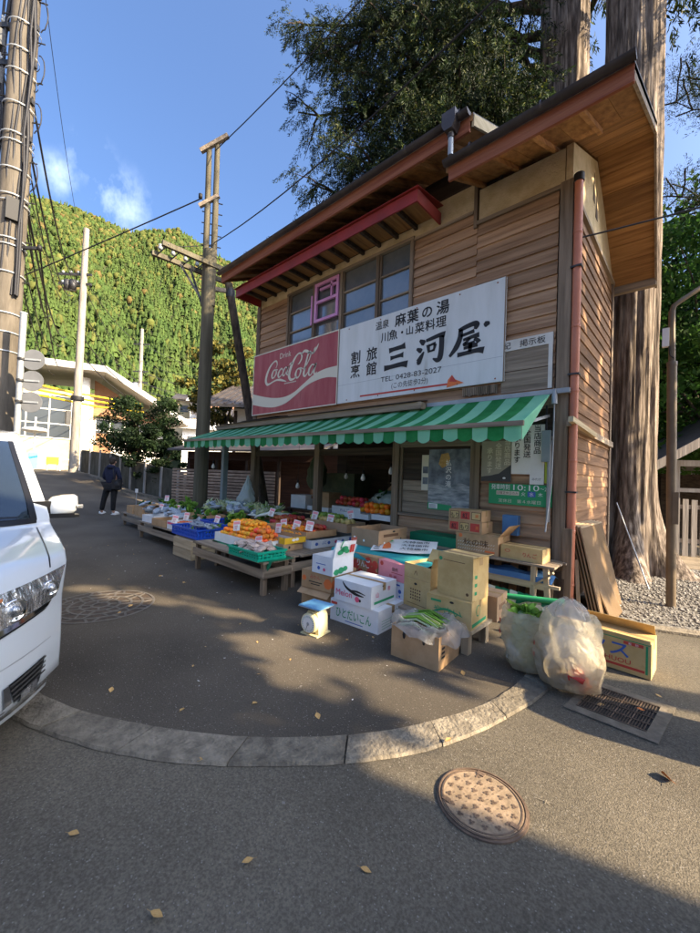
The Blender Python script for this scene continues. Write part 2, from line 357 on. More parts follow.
def glyphs(body, bold):
    key = (body, bold)
    if key in GL: return GL[key]
    c = bpy.data.curves.new('lettering', 'FONT'); c.body = body; c.size = 1; c.offset = bold; c.resolution_u = 3
    o = bpy.data.objects.new('lettering', c); COL.objects.link(o)
    dg = bpy.context.evaluated_depsgraph_get(); dg.update()
    me = bpy.data.meshes.new_from_object(o.evaluated_get(dg))
    r = ([tuple(v.co) for v in me.vertices], [tuple(p.vertices) for p in me.polygons])
    # keep faces pointing up
    fs = []
    for p in me.polygons: fs.append(tuple(p.vertices) if p.normal.z > 0 else tuple(p.vertices)[::-1])
    bpy.data.objects.remove(o); bpy.data.curves.remove(c); bpy.data.meshes.remove(me)
    GL[key] = (r[0], fs); return GL[key]
def tag(o, label, cat, group=None, kind=None):
    o['label'] = label; o['category'] = cat
    if group: o['group'] = group
    if kind: o['kind'] = kind
    return o
def thing(name, label, cat, loc, group=None):
    o = bpy.data.objects.new(name, None); COL.objects.link(o); o.location = loc; o.empty_display_size = .1
    WO[o.name] = Vector(loc); return tag(o, label, cat, group)
def dup(o, loc, rot=None, scale=None, label=None, parent=None):
    c = o.copy(); COL.objects.link(c); c.location = loc
    if rot is not None: c.rotation_euler = rot
    if scale is not None: c.scale = scale if hasattr(scale, '__len__') else (scale,)*3
    if label: c['label'] = label
    for ch in list(o.children):
        d = ch.copy(); COL.objects.link(d); d.parent = c
        for g in ch.children:
            e = g.copy(); COL.objects.link(e); e.parent = d
    return c
def npmesh(name, verts, faces, mats, midx=None, var=None, parent=None, origin=(0, 0, 0), smooth=False):
    """fast mesh from numpy: faces (n,k) all the same size"""
    og = Vector(origin) if parent is None else WO[parent.name]
    me = bpy.data.meshes.new(name); n, k = faces.shape
    v = np.asarray(verts, np.float32)-np.array(og, np.float32)
    me.vertices.add(len(v)); me.vertices.foreach_set('co', v.ravel())
    me.loops.add(n*k); me.loops.foreach_set('vertex_index', faces.astype(np.int32).ravel())
    me.polygons.add(n); me.polygons.foreach_set('loop_start', np.arange(0, n*k, k, dtype=np.int32)); me.polygons.foreach_set('loop_total', np.full(n, k, np.int32))
    for m in mats: me.materials.append(MT[m] if isinstance(m, str) else m)
    if midx is not None: me.polygons.foreach_set('material_index', np.asarray(midx, np.int32))
    if smooth: me.polygons.foreach_set('use_smooth', np.ones(n, bool))
    me.update(calc_edges=True)
    a = me.attributes.new('var', 'FLOAT', 'FACE'); a.data.foreach_set('value', np.asarray(var if var is not None else NR.random(n), np.float32))
    o = bpy.data.objects.new(name, me); COL.objects.link(o)
    if parent: o.parent = parent
    else: o.location = og
    WO[o.name] = og; return o
def leaves(C, size, aspect=2.2, droop=.0, jit=.35, dirs=None):
    """one pointed leaf (two triangles as a quad) per centre"""
    C = np.asarray(C, float); n = len(C)
    d = NR.normal(size=(n, 3)) if dirs is None else np.asarray(dirs, float)+NR.normal(size=(n, 3))*jit
    d[:, 2] -= droop; d /= np.linalg.norm(d, axis=1)[:, None]+1e-9
    s = np.cross(d, NR.normal(size=(n, 3))); s /= np.linalg.norm(s, axis=1)[:, None]+1e-9
    sz = size*(.6+.8*NR.random(n))[:, None]
    a = C-d*sz*.5; b = C+s*sz/aspect*.5; c = C+d*sz*.5; e = C-s*sz/aspect*.5
    v = np.stack([a, b, c, e], 1).reshape(-1, 3); f = np.arange(4*n).reshape(n, 4)
    return v, f
def smooth01(t): t = max(0., min(1., t)); return t*t*(3-2*t)
def tz(x): return 1.12*smooth01((-x-12)/12)
# ------------------------------------------------------------------ ground, road, forecourt
def sheet(name, x0, x1, y0, y1, dz, mat, nx=60, ny=6, cut=None):
    mb = MB(); xs = [x0+(x1-x0)*i/nx for i in range(nx+1)]; ys = [y0+(y1-y0)*j/ny for j in range(ny+1)]
    vs = [(x, y, tz(x)+dz) for y in ys for x in xs]
    fs = [(j*(nx+1)+i, j*(nx+1)+i+1, (j+1)*(nx+1)+i+1, (j+1)*(nx+1)+i) for j in range(ny) for i in range(nx)]
    mb.add(vs, fs, mat, True); return mb.build(name, struct=True)
mb = MB()
xs = [-900, -400, -200, -120]+[-90+2*i for i in range(46)]+[10, 40, 120, 400]
ys = [-500, -100, -20, 0, 8, 20, 60, 200, 900]
mb.add([(x, y, tz(x)-.012) for y in ys for x in xs], [(j*len(xs)+i, j*len(xs)+i+1, (j+1)*len(xs)+i+1, (j+1)*len(xs)+i) for j in range(len(ys)-1) for i in range(len(xs)-1)], 'earth', True)
mb.build('ground', struct=True)
sheet('road', -60, 9, -7, 5.3, -.004, 'road', 90, 10)
# forecourt: the darker, smoother asphalt inside the kerb arc
arc_in = [(-3.6, .42), (-2.93, .60), (-2.5, .81), (-2.01, 1.13), (-1.59, 1.53), (-1.3, 1.94), (-1.08, 2.43), (-.99, 2.88), (-.985, 3.3), (-1.0, 3.9)]
arc_out = [(-3.65, .19), (-2.89, .40), (-2.3, .67), (-1.84, 1.0), (-1.46, 1.38), (-1.17, 1.76), (-.98, 2.17), (-.85, 2.66), (-.78, 3.1), (-.76, 3.42), (-.76, 3.9)]
def cr(P, n=8):
    out = []
    for i in range(len(P)-1):
        p0, p1, p2, p3 = [Vector(P[k]) for k in (max(i-1, 0), i, i+1, min(i+2, len(P)-1))]
        for j in range(n):
            t = j/n; out.append(.5*((2*p1)+(p2-p0)*t+(2*p0-5*p1+4*p2-p3)*t*t+(3*p1-p0-3*p2+p3)*t**3))
    return out+[Vector(P[-1])]
ai = cr(arc_in, 5)
mb = MB()
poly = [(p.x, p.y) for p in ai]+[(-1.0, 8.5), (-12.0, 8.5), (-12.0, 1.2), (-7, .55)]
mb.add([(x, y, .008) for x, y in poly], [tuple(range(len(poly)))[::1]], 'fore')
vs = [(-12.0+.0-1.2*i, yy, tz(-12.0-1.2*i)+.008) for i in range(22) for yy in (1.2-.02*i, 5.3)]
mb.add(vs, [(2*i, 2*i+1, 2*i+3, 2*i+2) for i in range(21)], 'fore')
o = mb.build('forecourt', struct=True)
for p in o.data.polygons:
    if p.normal.z < 0: p.flip()
# kerb stones
mb = MB()
ao = cr(arc_out, 8); ai8 = cr(arc_in, 8)
def along(P, t):
    L = [0]
    for a, b in zip(P, P[1:]): L.append(L[-1]+(b-a).length)
    s = t*L[-1]
    for i in range(len(P)-1):
        if L[i+1] >= s: return P[i].lerp(P[i+1], (s-L[i])/max(1e-6, L[i+1]-L[i]))
    return P[-1]
cuts = [0, .09, .185, .29, .405, .52, .63, .735, .84, .93, 1.0]
for a, b in zip(cuts, cuts[1:]):
    g = .0007; n = 6; ts = [a+g+(b-a-2*g)*i/n for i in range(n+1)]
    h = .022+random.uniform(-.003, .003)
    vi = [along(ai8, t) for t in ts]; vo = [along(ao, t) for t in ts]
    vs = []
    for p, q in zip(vi, vo):
        d = (q-p).normalized()*.008
        jj = [random.gauss(0, .0022) for _ in range(4)]; vs += [(p.x+jj[0], p.y+jj[1], 0), (p.x+d.x+jj[0], p.y+d.y+jj[1], h), (q.x-d.x*1.4+jj[2], q.y-d.y*1.4+jj[3], h-.006), (q.x+jj[2], q.y+jj[3], 0)]
    fs = []
    for i in range(n):
        for k in range(3): fs.append((4*i+k, 4*i+4+k, 4*i+5+k, 4*i+1+k))
    fs += [(0, 1, 2, 3), (4*n+3, 4*n+2, 4*n+1, 4*n)]
    mb.add(vs, fs, 'kerb')
o = mb.build('kerb', struct=True)
# gravel yard beside the shop, concrete edging
mb = MB(); mb.add([(-1.1, 5.02, .006), (.02, 5.5, .006), (3, 6.8, .006), (9, 9, .006), (9, 26, .006), (-6, 26, .006), (-6, 8.2, .006), (-1.1, 8.2, .006)], [tuple(range(8))], 'gravel'); mb.build('gravel_yard', struct=True)
mb = MB(); mb.obox((-1.05, 4.83, -.02), (1.15, .5, 0), (-.05, .15, 0), (0, 0, .045), 'kerb'); mb.obox((.11, 5.34, -.02), (3.2, 1.35, 0), (-.05, .15, 0), (0, 0, .045), 'kerb'); mb.build('concrete_edging', struct=True)
# loose stones on the yard
n = 5200; P = np.stack([NR.uniform(-1.0, 1.1, n), NR.uniform(5.1, 9.5, n), np.full(n, .012)], 1)
P = P[P[:, 1] > 5.12+.43*(P[:, 0]+1.1)]
def octs(P, r):
    n = len(P); o = np.array([(1, 0, 0), (0, 1, 0), (-1, 0, 0), (0, -1, 0), (0, 0, .7), (0, 0, -.7)], float)
    s = (r*(.5+NR.random(n)))[:, None, None]; j = 1+.5*(NR.random((n, 6, 3))-.5)
    a = NR.random(n)*PI; R = np.zeros((n, 3, 3)); R[:, 0, 0] = np.cos(a); R[:, 0, 1] = -np.sin(a); R[:, 1, 0] = np.sin(a); R[:, 1, 1] = np.cos(a); R[:, 2, 2] = 1
    v = np.einsum('nij,nkj->nki', R, o[None]*s*j)+P[:, None, :]
    f = np.array([(0, 1, 4), (1, 2, 4), (2, 3, 4), (3, 0, 4), (1, 0, 5), (2, 1, 5), (3, 2, 5), (0, 3, 5)])
    return v.reshape(-1, 3), (f[None]+6*np.arange(n)[:, None, None]).reshape(-1, 3)
MT['stone'] = M('loose stones', (.15, .14, .125), (.28, .26, .235), 9, rough=.9, bump=.2, var=.45)
v, f = octs(P, .016); o = npmesh('gravel_stones', v, f, ['stone'], var=np.repeat(NR.random(len(P)), 8)); tag(o, 'loose pale grey gravel stones strewn over the yard by the trunk', 'gravel', kind='stuff')

n = 150; P = np.stack([NR.uniform(-8.5, -1.3, n), NR.uniform(1.0, 3.4, n), np.full(n, .012)], 1); v, f = leaves(P, .022, 1.4); v[:, 2] = .011+np.abs(v[:, 2]-.012)*.25
o = npmesh('litter', v, f, ['paper', 'deadleaf', 'stone'] if 0 else ['paper', 'stone'], NR.integers(0, 2, n)); tag(o, 'tiny pale scraps of leaf and paper scattered over the forecourt', 'litter', kind='stuff')
# drain grate
MT['drainframe'] = M('drain concrete', (.12, .10, .072), (.20, .168, .125), 9, rough=.9, bump=.3, bscale=60)
t = thing('drain_grate', 'rectangular steel drain grate in a concrete frame beside the kerb', 'drain', (-.42, 3.2, 0))
g0 = Vector((-.66, 2.93, 0)); gx = Vector((.50, .0, 0)); gy = Vector((.06, .56, 0))
mb = MB()
for o_, a_, b_ in ((g0, gx, gy*.14), (g0+gy*.88, gx, gy*.12), (g0+gy*.14, gx*.1, gy*.74), (g0+gx*.86+gy*.14, gx*.14, gy*.74)): mb.obox(o_, a_, b_, (0, 0, .006), 'drainframe')
mb.build('frame', t)
mb = MB(); mb.obox(g0+gx*.1+gy*.14+V(0, 0, -.003), gx*.76, gy*.74, (0, 0, .0035), 'black'); mb.build('pit', t); MT['irondark'] = M('dark iron', (.045, .035, .028), (.10, .072, .052), 14, rough=.65, bump=.2, metal=.2)
mb = MB()
for i in range(24): mb.obox(g0+gx*(.105+.031*i)+gy*.15+V(0, 0, .001), gx*.012, gy*.72, (0, 0, .005), 'iron' if i % 6 == 0 else 'irondark')
for j in range(5): mb.obox(g0+gx*.1+gy*(.145+.175*j)+V(0, 0, .002), gx*.76, gy*.022, (0, 0, .0062), 'irondark')
mb.build('bars', t)
# small manhole with flower-like marks
def disc(mb, c, r, z, mat, n=40, r0=0):
    if r0:
        vs = [(c[0]+q*math.cos(2*PI*k/n), c[1]+q*math.sin(2*PI*k/n), z) for q in (r0, r) for k in range(n)]
        mb.add(vs, [(k, (k+1) % n, n+(k+1) % n, n+k)[::-1] for k in range(n)], mat)
    else: mb.add([(c[0]+r*math.cos(2*PI*k/n), c[1]+r*math.sin(2*PI*k/n), z) for k in range(n)], [tuple(range(n))], mat)
c = (-.735, 1.80)
t = thing('manhole_cover', 'small round cast iron manhole cover with rows of leaf marks, half in sun', 'manhole', (c[0], c[1], 0))
mb = MB(); mb.lathe([(.205, -.01), (.205, .004), (.0, .0041)], (c[0], c[1], 0), 'iron', 48, smooth=False); mb.build('frame', t)
mb = MB(); mb.lathe([(.184, .0), (.184, .0075), (0, .0076)], (c[0], c[1], 0), 'ironpale', 48, smooth=False); mb.build('lid', t)
mb = MB()
for rr in (.192, .176): mb.lathe([(rr-.003, .004), (rr-.003, .0105), (rr+.003, .0105), (rr+.003, .004)], (c[0], c[1], 0), 'iron', 48, smooth=False)
k = 0
for (rr, nn) in ((.0, 1), (.055, 6), (.10, 11), (.145, 16)):
    for i in range(nn):
        a = 2*PI*i/nn+rr*9; p = (c[0]+rr*math.cos(a), c[1]+rr*math.sin(a)); k += 1
        for j in range(3):
            b = a+j*2.1; q = (p[0]+.008*math.cos(b), p[1]+.008*math.sin(b)); disc(mb, q, .0065, .0105, 'iron', 8)
        if rr: disc(mb, (c[0]+(rr-.024)*math.cos(a+.3), c[1]+(rr-.024)*math.sin(a+.3)), .003, .0105, 'iron', 6)
mb.build('marks', t)
mb = MB()
for a in (2.0, 3.9, 6.1): mb.obox((c[0]+.165*math.cos(a)-.018, c[1]+.165*math.sin(a)-.012, .0), (.036, 0, 0), (0, .024, 0), (0, 0, .0125), 'iron')
mb.build('key_slot', t)
# large net-patterned manhole near the van
c = (-4.72, 1.28)
t = thing('manhole_cover', 'wide round manhole cover with a raised net pattern beside the van', 'manhole', (c[0], c[1], 0))
mb = MB(); mb.lathe([(.52, -.01), (.52, .0105), (.0, .0106)], (c[0], c[1], 0), 'irondark', 56, smooth=False); mb.build('lid', t)
MT['ironlight'] = M('polished iron', (.11, .10, .09), (.15, .135, .12), 12, rough=.6, bump=.1, metal=.2)
mb = MB()
for rr in (.51, .40, .29, .18, .08):
    mb.lathe([(rr-.012, .0105), (rr-.012, .0165), (rr+.012, .0165), (rr+.012, .0105)], (c[0], c[1], 0), 'ironlight', 48, smooth=False)
for i, (ra, rb, nn) in enumerate(((.41, .50, 22), (.30, .39, 17), (.19, .28, 12), (.09, .17, 7))):
    for k in range(nn):
        a = 2*PI*(k+.5*(i % 2))/nn; e = .10*(-1)**k
        mb.beam((c[0]+ra*math.cos(a), c[1]+ra*math.sin(a), .013), (c[0]+rb*math.cos(a+e), c[1]+rb*math.sin(a+e), .013), .02, .006, 'ironlight')
mb.build('net_pattern', t)
# chalk cross painted on the road
mb = MB()
c = (-.52, 2.02)
for a, l in ((.35, .035), (1.4, .014), (3.4, .04), (4.9, .016), (5.9, .028)): mb.stroke([(0, 0), (l*.5*math.cos(a)+.003, l*.5*math.sin(a)), (l*math.cos(a), l*math.sin(a))], [.003, .004, .0015], (c[0], c[1], 0), (1, 0, 0), (0, 1, 0), 'kerb', .0006)
o = mb.build('painted_mark', struct=True)
# fallen leaves
MT['deadleaf'] = M('dead leaf', (.42, .24, .08), (.55, .36, .14), 20, rough=.8, bump=0)
MT['orangeleaf'] = M('orange leaf', (.55, .13, .02), (.6, .2, .04), 20, rough=.7, bump=0)
def leafmesh(mat):
    mb = MB(); L = [(-.5, 0), (-.3, .17), (-.02, .3), (.22, .2), (.5, 0), (.22, -.2), (-.02, -.3), (-.3, -.17)]
    vs = [(x, y, .12*abs(y)*2+.12*x*x) for x, y in L]+[(-.1, 0, .0), (.2, 0, .01)]
    fs = [(0, 8, 1), (1, 8, 2), (2, 8, 9, 3), (3, 9, 4), (4, 9, 5), (5, 9, 8, 6)[::1], (6, 8, 7), (7, 8, 0)]
    mb.add(vs, fs, mat); mb.tube([(-.8, .03, .02), (-.5, 0, .01)], .012, mat, 4); o = mb.build('fallen_leaf'); return o
lm = leafmesh('deadleaf'); first = True
LP = [(-2.88, .87, .055), (-2.35, 1.11, .05), (-2.1, 1.47, .055), (-1.72, 1.67, .06), (-1.85, .45, .05), (-1.88, .99, .045), (-1.26, .88, .045), (-.92, 1.18, .045), (-1.32, .57, .05), (-1.03, 2.03, .045), (-1.33, 2.83, .06), (-.48, 3.15, .05), (-2.82, 1.4, .03), (-3.06, 1.62, .03), (-4.5, 1.5, .07), (-4.35, 1.35, .05), (-3.3, 2.1, .03), (-2.4, 2.0, .03), (-5.5, 2.2, .06), (-4.2, 2.5, .04), (-5.0, 2.3, .05), (-.2, 3.6, .04)]
for i in range(26): LP.append((random.uniform(-9, -2.2), random.uniform(1.3, 2.9), random.uniform(.018, .04)))
for i, (x, y, s) in enumerate(LP):
    o = lm if i == 0 else dup(lm, (0, 0, 0))
    zz = .032 if (i == 9) else (.012 if (x < -1.0) else .002)
    o.location = (x, y, zz); o.rotation_euler = (random.uniform(-.3, .3), random.uniform(-.3, .3), random.uniform(0, 6.3)); o.scale = (s, s, s)
    tag(o, 'dry tan fallen leaf lying on the asphalt', 'leaf', 'fallen leaves on the asphalt')
o = leafmesh('orangeleaf'); o.location = (-.11, 2.62, .012); o.rotation_euler = (.9, .2, 2.2); o.scale = (.085,)*3
tag(o, 'bright orange curled leaf on the sunlit road below the drain', 'leaf')
o = leafmesh('orangeleaf'); o.location = (-.27, 3.24, .025); o.rotation_euler = (.1, .2, .6); o.scale = (.05,)*3
tag(o, 'small rust orange leaf caught on the drain grate', 'leaf')
# ------------------------------------------------------------------ the shop building
XL, XR, YF, YB = -7.55, -1.16, 4.95, 7.72
shop = thing('wooden_shop', 'two storey weathered wooden shop with clapboard walls and an open front', 'shop', (-4.4, 6.3, 0))
def clap_x(mb, x0, x1, z0, z1, y, mat='siding', h=.158):
    n = max(1, round((z1-z0)/h)); h = (z1-z0)/n
    for i in range(n):
        a = z0+i*h; xs = [x0]
        while x1-xs[-1] > 2.4: xs.append(xs[-1]+random.uniform(1.5, 2.2))
        xs.append(x1)
        for u, v in zip(xs, xs[1:]):
            jz = random.uniform(-.003, .003)
            p = [(u, y-.034, a+jz-.012), (v-.002, y-.034, a-jz-.012), (v-.002, y-.006, a+h), (u, y-.006, a+h), (u, y, a-.012), (v-.002, y, a-.012), (v-.002, y, a+h), (u, y, a+h)]
            mb.add(p, [(0, 1, 2, 3), (4, 7, 6, 5), (0, 4, 5, 1), (3, 2, 6, 7), (0, 3, 7, 4), (1, 5, 6, 2)], mat)
def clap_y(mb, y0, y1, z0, z1, x, top=None, h=.158, mat='siding_y'):
    n = max(1, round((z1-z0)/h)); h = (z1-z0)/n
    for i in range(n):
        a = z0+i*h; jz = random.uniform(-.003, .003)
        p = [(x+.024, y0, a-.012+jz), (x+.024, y1, a-.012-jz), (x+.006, y1, a+h), (x+.006, y0, a+h), (x, y0, a-.012), (x, y1, a-.012), (x, y1, a+h), (x, y0, a+h)]
        mb.add(p, [(0, 1, 2, 3), (4, 7, 6, 5), (0, 4, 5, 1), (3, 2, 6, 7), (0, 3, 7, 4), (1, 5, 6, 2)], mat)
# upper front wall
WX0, WX1, WZ0, WZ1 = -6.40, -3.38, 4.02, 5.22
mb = MB()
clap_x(mb, XL+.08, XR-.12, 2.62, WZ0, YF)
clap_x(mb, XL+.08, WX0-.06, WZ0, 5.28, YF); clap_x(mb, WX1+.06, -2.30, WZ0, 5.22, YF); clap_x(mb, -2.30, XR-.12, WZ0, 5.04, YF)
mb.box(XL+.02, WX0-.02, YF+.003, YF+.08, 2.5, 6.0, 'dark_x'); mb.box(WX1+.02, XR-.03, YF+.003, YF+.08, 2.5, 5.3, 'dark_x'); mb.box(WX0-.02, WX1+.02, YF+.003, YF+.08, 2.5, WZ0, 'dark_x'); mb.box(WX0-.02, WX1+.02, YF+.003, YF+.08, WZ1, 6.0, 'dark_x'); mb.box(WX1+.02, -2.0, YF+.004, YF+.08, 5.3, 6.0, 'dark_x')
mb.build('front_wall', shop)
# side wall (sunny gable end) and the other two
mb = MB(); clap_y(mb, YF+.12, YB-.06, .08, 4.93, XR); mb.box(XR-.08, XR-.003, YF+.085, YB-.03, .0, 5.28, 'dark_x'); mb.build('side_wall', shop)
mb = MB(); mb.box(XL, XR, YB-.02, YB+.06, 0, 5.0, 'dark_x'); mb.box(XL-.03, XL+.05, YF+.085, YB-.03, 2.5, 5.6, 'dark_z')
clap_x(mb, XL, XR, 2.6, 5.0, YB+.1, 'siding'); mb.build('rear_wall', shop)
mb = MB(); mb.box(XR-.10, XR+.035, YF-.055, YF+.11, 0, 5.08, 'wood_z'); mb.build('corner_post', shop)
mb = MB(); mb.box(XL-.02, XL+.10, YF-.05, YF+.08, 0.0, 5.3, 'wood_z'); mb.build('corner_post', shop)
mb = MB(); mb.box(XR-.05, XR+.04, YB-.06, YB+.06, 0, 4.93, 'wood_z'); mb.build('corner_post', shop)
mb = MB()
mb.box(XL, WX1+.05, YF-.028, YF+.002, 5.23, 5.42, 'stucco'); mb.box(WX1+.05, -2.36, YF-.028, YF+.002, 5.235, 5.62, 'stucco'); mb.box(-2.28, XR-.06, YF-.03, YF+.002, 5.06, 5.5, 'stucco')
# stucco gable above the side boards
gp = [(YF-.03, 4.95), (YF-.03, 5.52), (6.25, 6.14), (7.05, 5.62), (7.42, 5.55), (YB+.03, 5.0), (YB+.03, 4.95)]
mb.prism([(a, b) for a, b in gp], (XR-.05, 0, 0), (0, 1, 0), (0, 0, 1), .075, 'stucco')
mb.build('plaster_frieze', shop)
mb = MB(); mb.prism([(6.0, 5.45), (6.06, 5.86), (6.12, 5.45)], (XR+.027, 0, 0), (0, 1, 0), (0, 0, 1), .003, 'dark_z'); mb.prism([(6.18, 5.3), (6.24, 5.72), (6.32, 5.3)], (XR+.027, 0, 0), (0, 1, 0), (0, 0, 1), .003, 'dark_z'); mb.build('vent_slot', shop)
mb = MB()
mb.box(-2.30, XR-.10, YF-.05, YF-.031, 5.02, 5.07, 'wood_x'); mb.box(-2.35, -2.30, YF-.05, YF-.003, 4.98, 5.6, 'wood_z'); mb.box(WX1+.05, -2.36, YF-.045, YF-.029, 5.2, 5.245, 'wood_x')
mb.box(XR+.003, XR+.05, YF+.12, YB+.04, 4.93, 4.985, 'wood_y'); mb.build('trim_board', shop)
# window
win = MB()
for x0, x1, z0, z1 in ((WX0-.06, WX1+.06, WZ1, WZ1+.05), (WX0-.06, WX1+.06, WZ0-.06, WZ0)): win.box(x0, x1, YF-.06, YF+.02, z0, z1, 'wood_x')
for x in (WX0-.03, WX1+.03, -4.88, -4.03, -5.62): win.box(x-.03, x+.03, YF-.055, YF+.02, WZ0, WZ1, 'wood_z')
wf = win.build('window', shop)
for a, b in ((WX0, -5.65), (-5.60, -4.90), (-4.85, -4.06), (-4.0, WX1)):
    for k in range(3):
        z0, z1 = WZ0+(WZ1-WZ0)*k/3, WZ0+(WZ1-WZ0)*(k+1)/3; q = random.uniform(-.006, .006); r = random.uniform(-.006, .006); mb = MB(); mb.add([(a, YF+.014, z0), (b, YF+.014+q, z0), (b, YF+.014+q+r, z1), (a, YF+.014+r, z1)], [(0, 1, 2, 3)], 'glass'); mb.build('pane', wf)
mb = MB(); mb.box(WX0, WX1, YF+.035, YF+.05, WZ0, WZ1, 'black'); mb.build('backing', wf)
mb = MB()
for a, b in ((WX0, -5.65), (-4.85, -4.06), (-4.0, WX1)):
    for k in (1, 2): zz = WZ0+(WZ1-WZ0)*k/3+.02; mb.box(a, b, YF-.02, YF+.01, zz-.014, zz+.014, 'wood_x')
    mb.box(a, a+.025, YF-.025, YF+.01, WZ0, WZ1, 'wood_z'); mb.box(b-.025, b, YF-.025, YF+.01, WZ0, WZ1, 'wood_z')
    mb.build('sash', wf); mb = MB()
MT['pinkpaint'] = M('pink paint', (.60, .26, .50), (.66, .32, .56), 5, rough=.5, bump=.05)
mb = MB()
px0, px1, pz0, pz1 = -5.58, -4.93, 4.44, 5.2
for x0, x1, z0, z1 in ((px0, px0+.06, pz0, pz1), (px1-.06, px1, pz0, pz1), (px0+.06, px1-.06, pz0, pz0+.05), (px0+.06, px1-.06, pz1-.06, pz1), (px0+.06, px1-.06, 4.80, 4.85), (px0-.10, px0-.06, 4.42, 5.0), (px0+.14, px1-.06, 5.04, 5.08), (-5.14, -5.10, 4.84, 5.15)): mb.box(x0, x1, YF-.07, YF-.028, z0, z1, 'pinkpaint')
o = mb.build('casement', wf); o['label'] = 'bright pink painted casement frame'
# red pent canopy above the window
mb = MB(); cx0, cx1 = -7.48, -2.87
mb.box(cx0, cx1, 4.28, 4.305, 5.27, 5.44, 'redmetal'); mb.box(cx1-.025, cx1, 4.305, YF-.03, 5.27, 5.44, 'redmetal'); mb.box(cx0, cx0+.025, 4.305, YF-.03, 5.27, 5.44, 'redmetal')
mb.obox((cx0-.03, 4.24, 5.442), (cx1-cx0+.06, 0, 0), (0, YF-4.24, .10), (0, 0, .012), 'redmetal')
for i in range(13): x = cx0+.2+i*.36; mb.box(x, x+.05, 4.306, YF-.03, 5.36, 5.43, 'dark_x')
mb.box(cx0+.03, cx1-.03, 4.31, YF-.03, 5.431, 5.438, 'rafter')
o = mb.build('window_canopy', shop); o['label'] = 'long red metal pent canopy over the window'
# roofs: lower right part and the higher left part
def roof(x0, x1f, x1b, yf, zf, yr, zr, yb, zb, x1r, name='roof', th=.09):
    mb = MB()
    P = [(x0, yf, zf), (x1f, yf, zf), (x1r, yr, zr), (x0, yr, zr), (x1b, yb, zb), (x0, yb, zb)]
    top = P; bot = [(a, b, c-th) for a, b, c in P]
    vs = top+bot
    mb.add(vs, [(0, 1, 2, 3), (3, 2, 4, 5)], 'roofing')
    mb.add(vs, [(9, 8, 7, 6), (11, 10, 8, 9), (0, 6, 7, 1), (5, 4, 10, 11)], 'rafter')
    mb.add(vs, [(1, 7, 8, 2), (2, 8, 10, 4), (0, 3, 9, 6), (3, 5, 11, 9)], 'roofing')
    r = mb.build(name, shop); return r
R1 = roof(-2.32, -.47, -.555, 4.06, 5.31, 6.25, 6.345, 7.92, 4.94, -.47)
R2 = roof(-7.70, -1.98, -2.0, 4.04, 5.76, 6.25, 6.80, 7.92, 5.35, -1.98)
def eave(x0, x1, yf, zf, name='eave'):
    mb = MB(); s = (6.345-5.31)/(6.25-4.06)
    # soffit boards with battens under the slope
    n = int((x1-x0)/.22)
    for i in range(n):
        a = x0+(x1-x0)*i/n; b = x0+(x1-x0)*(i+1)/n-.004
        mb.obox((a, yf+.03, zf-.125+random.uniform(-.002, .002)), (b-a, 0, 0), (0, 1.0, 1.0*s), (0, 0, .014), 'rafter')
    for i in range(int((x1-x0)/.44)+1):
        a = x0+.04+.44*i
        if a+.05 < x1: mb.obox((a, yf+.035, zf-.185), (.045, 0, 0), (0, .98, .98*s), (0, 0, .058), 'rafter')
    mb.build('soffit', shop)
    mb = MB(); mb.box(x0, x1, yf-.012, yf+.022, zf-.20, zf-.03, 'fascia'); mb.build('fascia_board', shop)
    mb = MB(); pr = [(.055*math.cos(a), .055*math.sin(a)) for a in [PI+PI*i/8 for i in range(9)]]
    vs = []
    for x in (x0-.03, x1+.02): vs += [(x, yf-.07+a, zf-.0+b) for a, b in pr]
    mb.add(vs, [(i, i+1, 10+i, 9+i) for i in range(8)], 'gutter', True); mb.add(vs, [(i, 9+i, 10+i, i+1) for i in range(8)], 'gutter', True)
    mb.add(vs, [tuple(range(9)), tuple(range(9, 18))], 'gutter')
    for i in range(int((x1-x0)/.75)+1):
        x = x0+.3+.75*i
        if x < x1-.02: mb.lathe([(.058, 0), (.058, .02)], (x, yf-.07, zf), 'gutter', 14, (1, 0, 0))
    return mb.build('gutter', shop)
G1 = eave(-2.28, -.47, 4.06, 5.30); G2 = eave(-7.66, -2.02, 4.04, 5.75)
mb = MB(); x, y, z = -2.22, 3.97, 5.74
mb.prism([(-.085, .08), (.085, .08), (.085, -.07), (.05, -.14), (-.05, -.14), (-.085, -.07)], (x, y+.08, z), (1, 0, 0), (0, 0, 1), .16, 'gutter'); mb.tube([(x, y, z-.13), (x, y, 5.33)], .032, 'steel', 10); mb.tube([(x, y, z-.16), (x, y, z-.20)], .04, 'gutter', 10); mb.build('rain_head', G2)
# verges (barge boards) and the overhanging side soffit
mb = MB()
mb.obox((-.50, 4.06, 5.14), (0, 2.19, 1.035), (.03, 0, 0), (0, 0, .15), 'wood_y'); mb.build('barge_board', shop); mb = MB(); mb.obox((-.50, 6.25, 6.19), (-.085, 1.67, -1.405), (.03, 0, 0), (0, 0, .15), 'wood_y'); mb.build('barge_board', shop); mb = MB()
mb.obox((-2.0, 4.05, 5.60), (0, 2.19, 1.035), (.03, 0, 0), (0, 0, .14), 'pale_y'); mb.build('barge_board', shop)
mb = MB()
for i in range(8): mb.obox((XR, 4.10+.27*i, 5.20+.1277*i), (.655, 0, 0), (0, .262, .1238), (0, 0, .014), 'rafter_x')
for i in range(8):
    mb.obox((XR+.02, 6.27+.206*i, 6.225-.1735*i), (.63-.01*i, 0, 0), (0, .20, -.168), (0, 0, .014), 'rafter_x')
mb.build('side_soffit', shop)
mb = MB()
mb.box(XR, -.56, 7.80, 7.9, 4.80, 4.92, 'wood_x'); mb.build('purlin', shop)
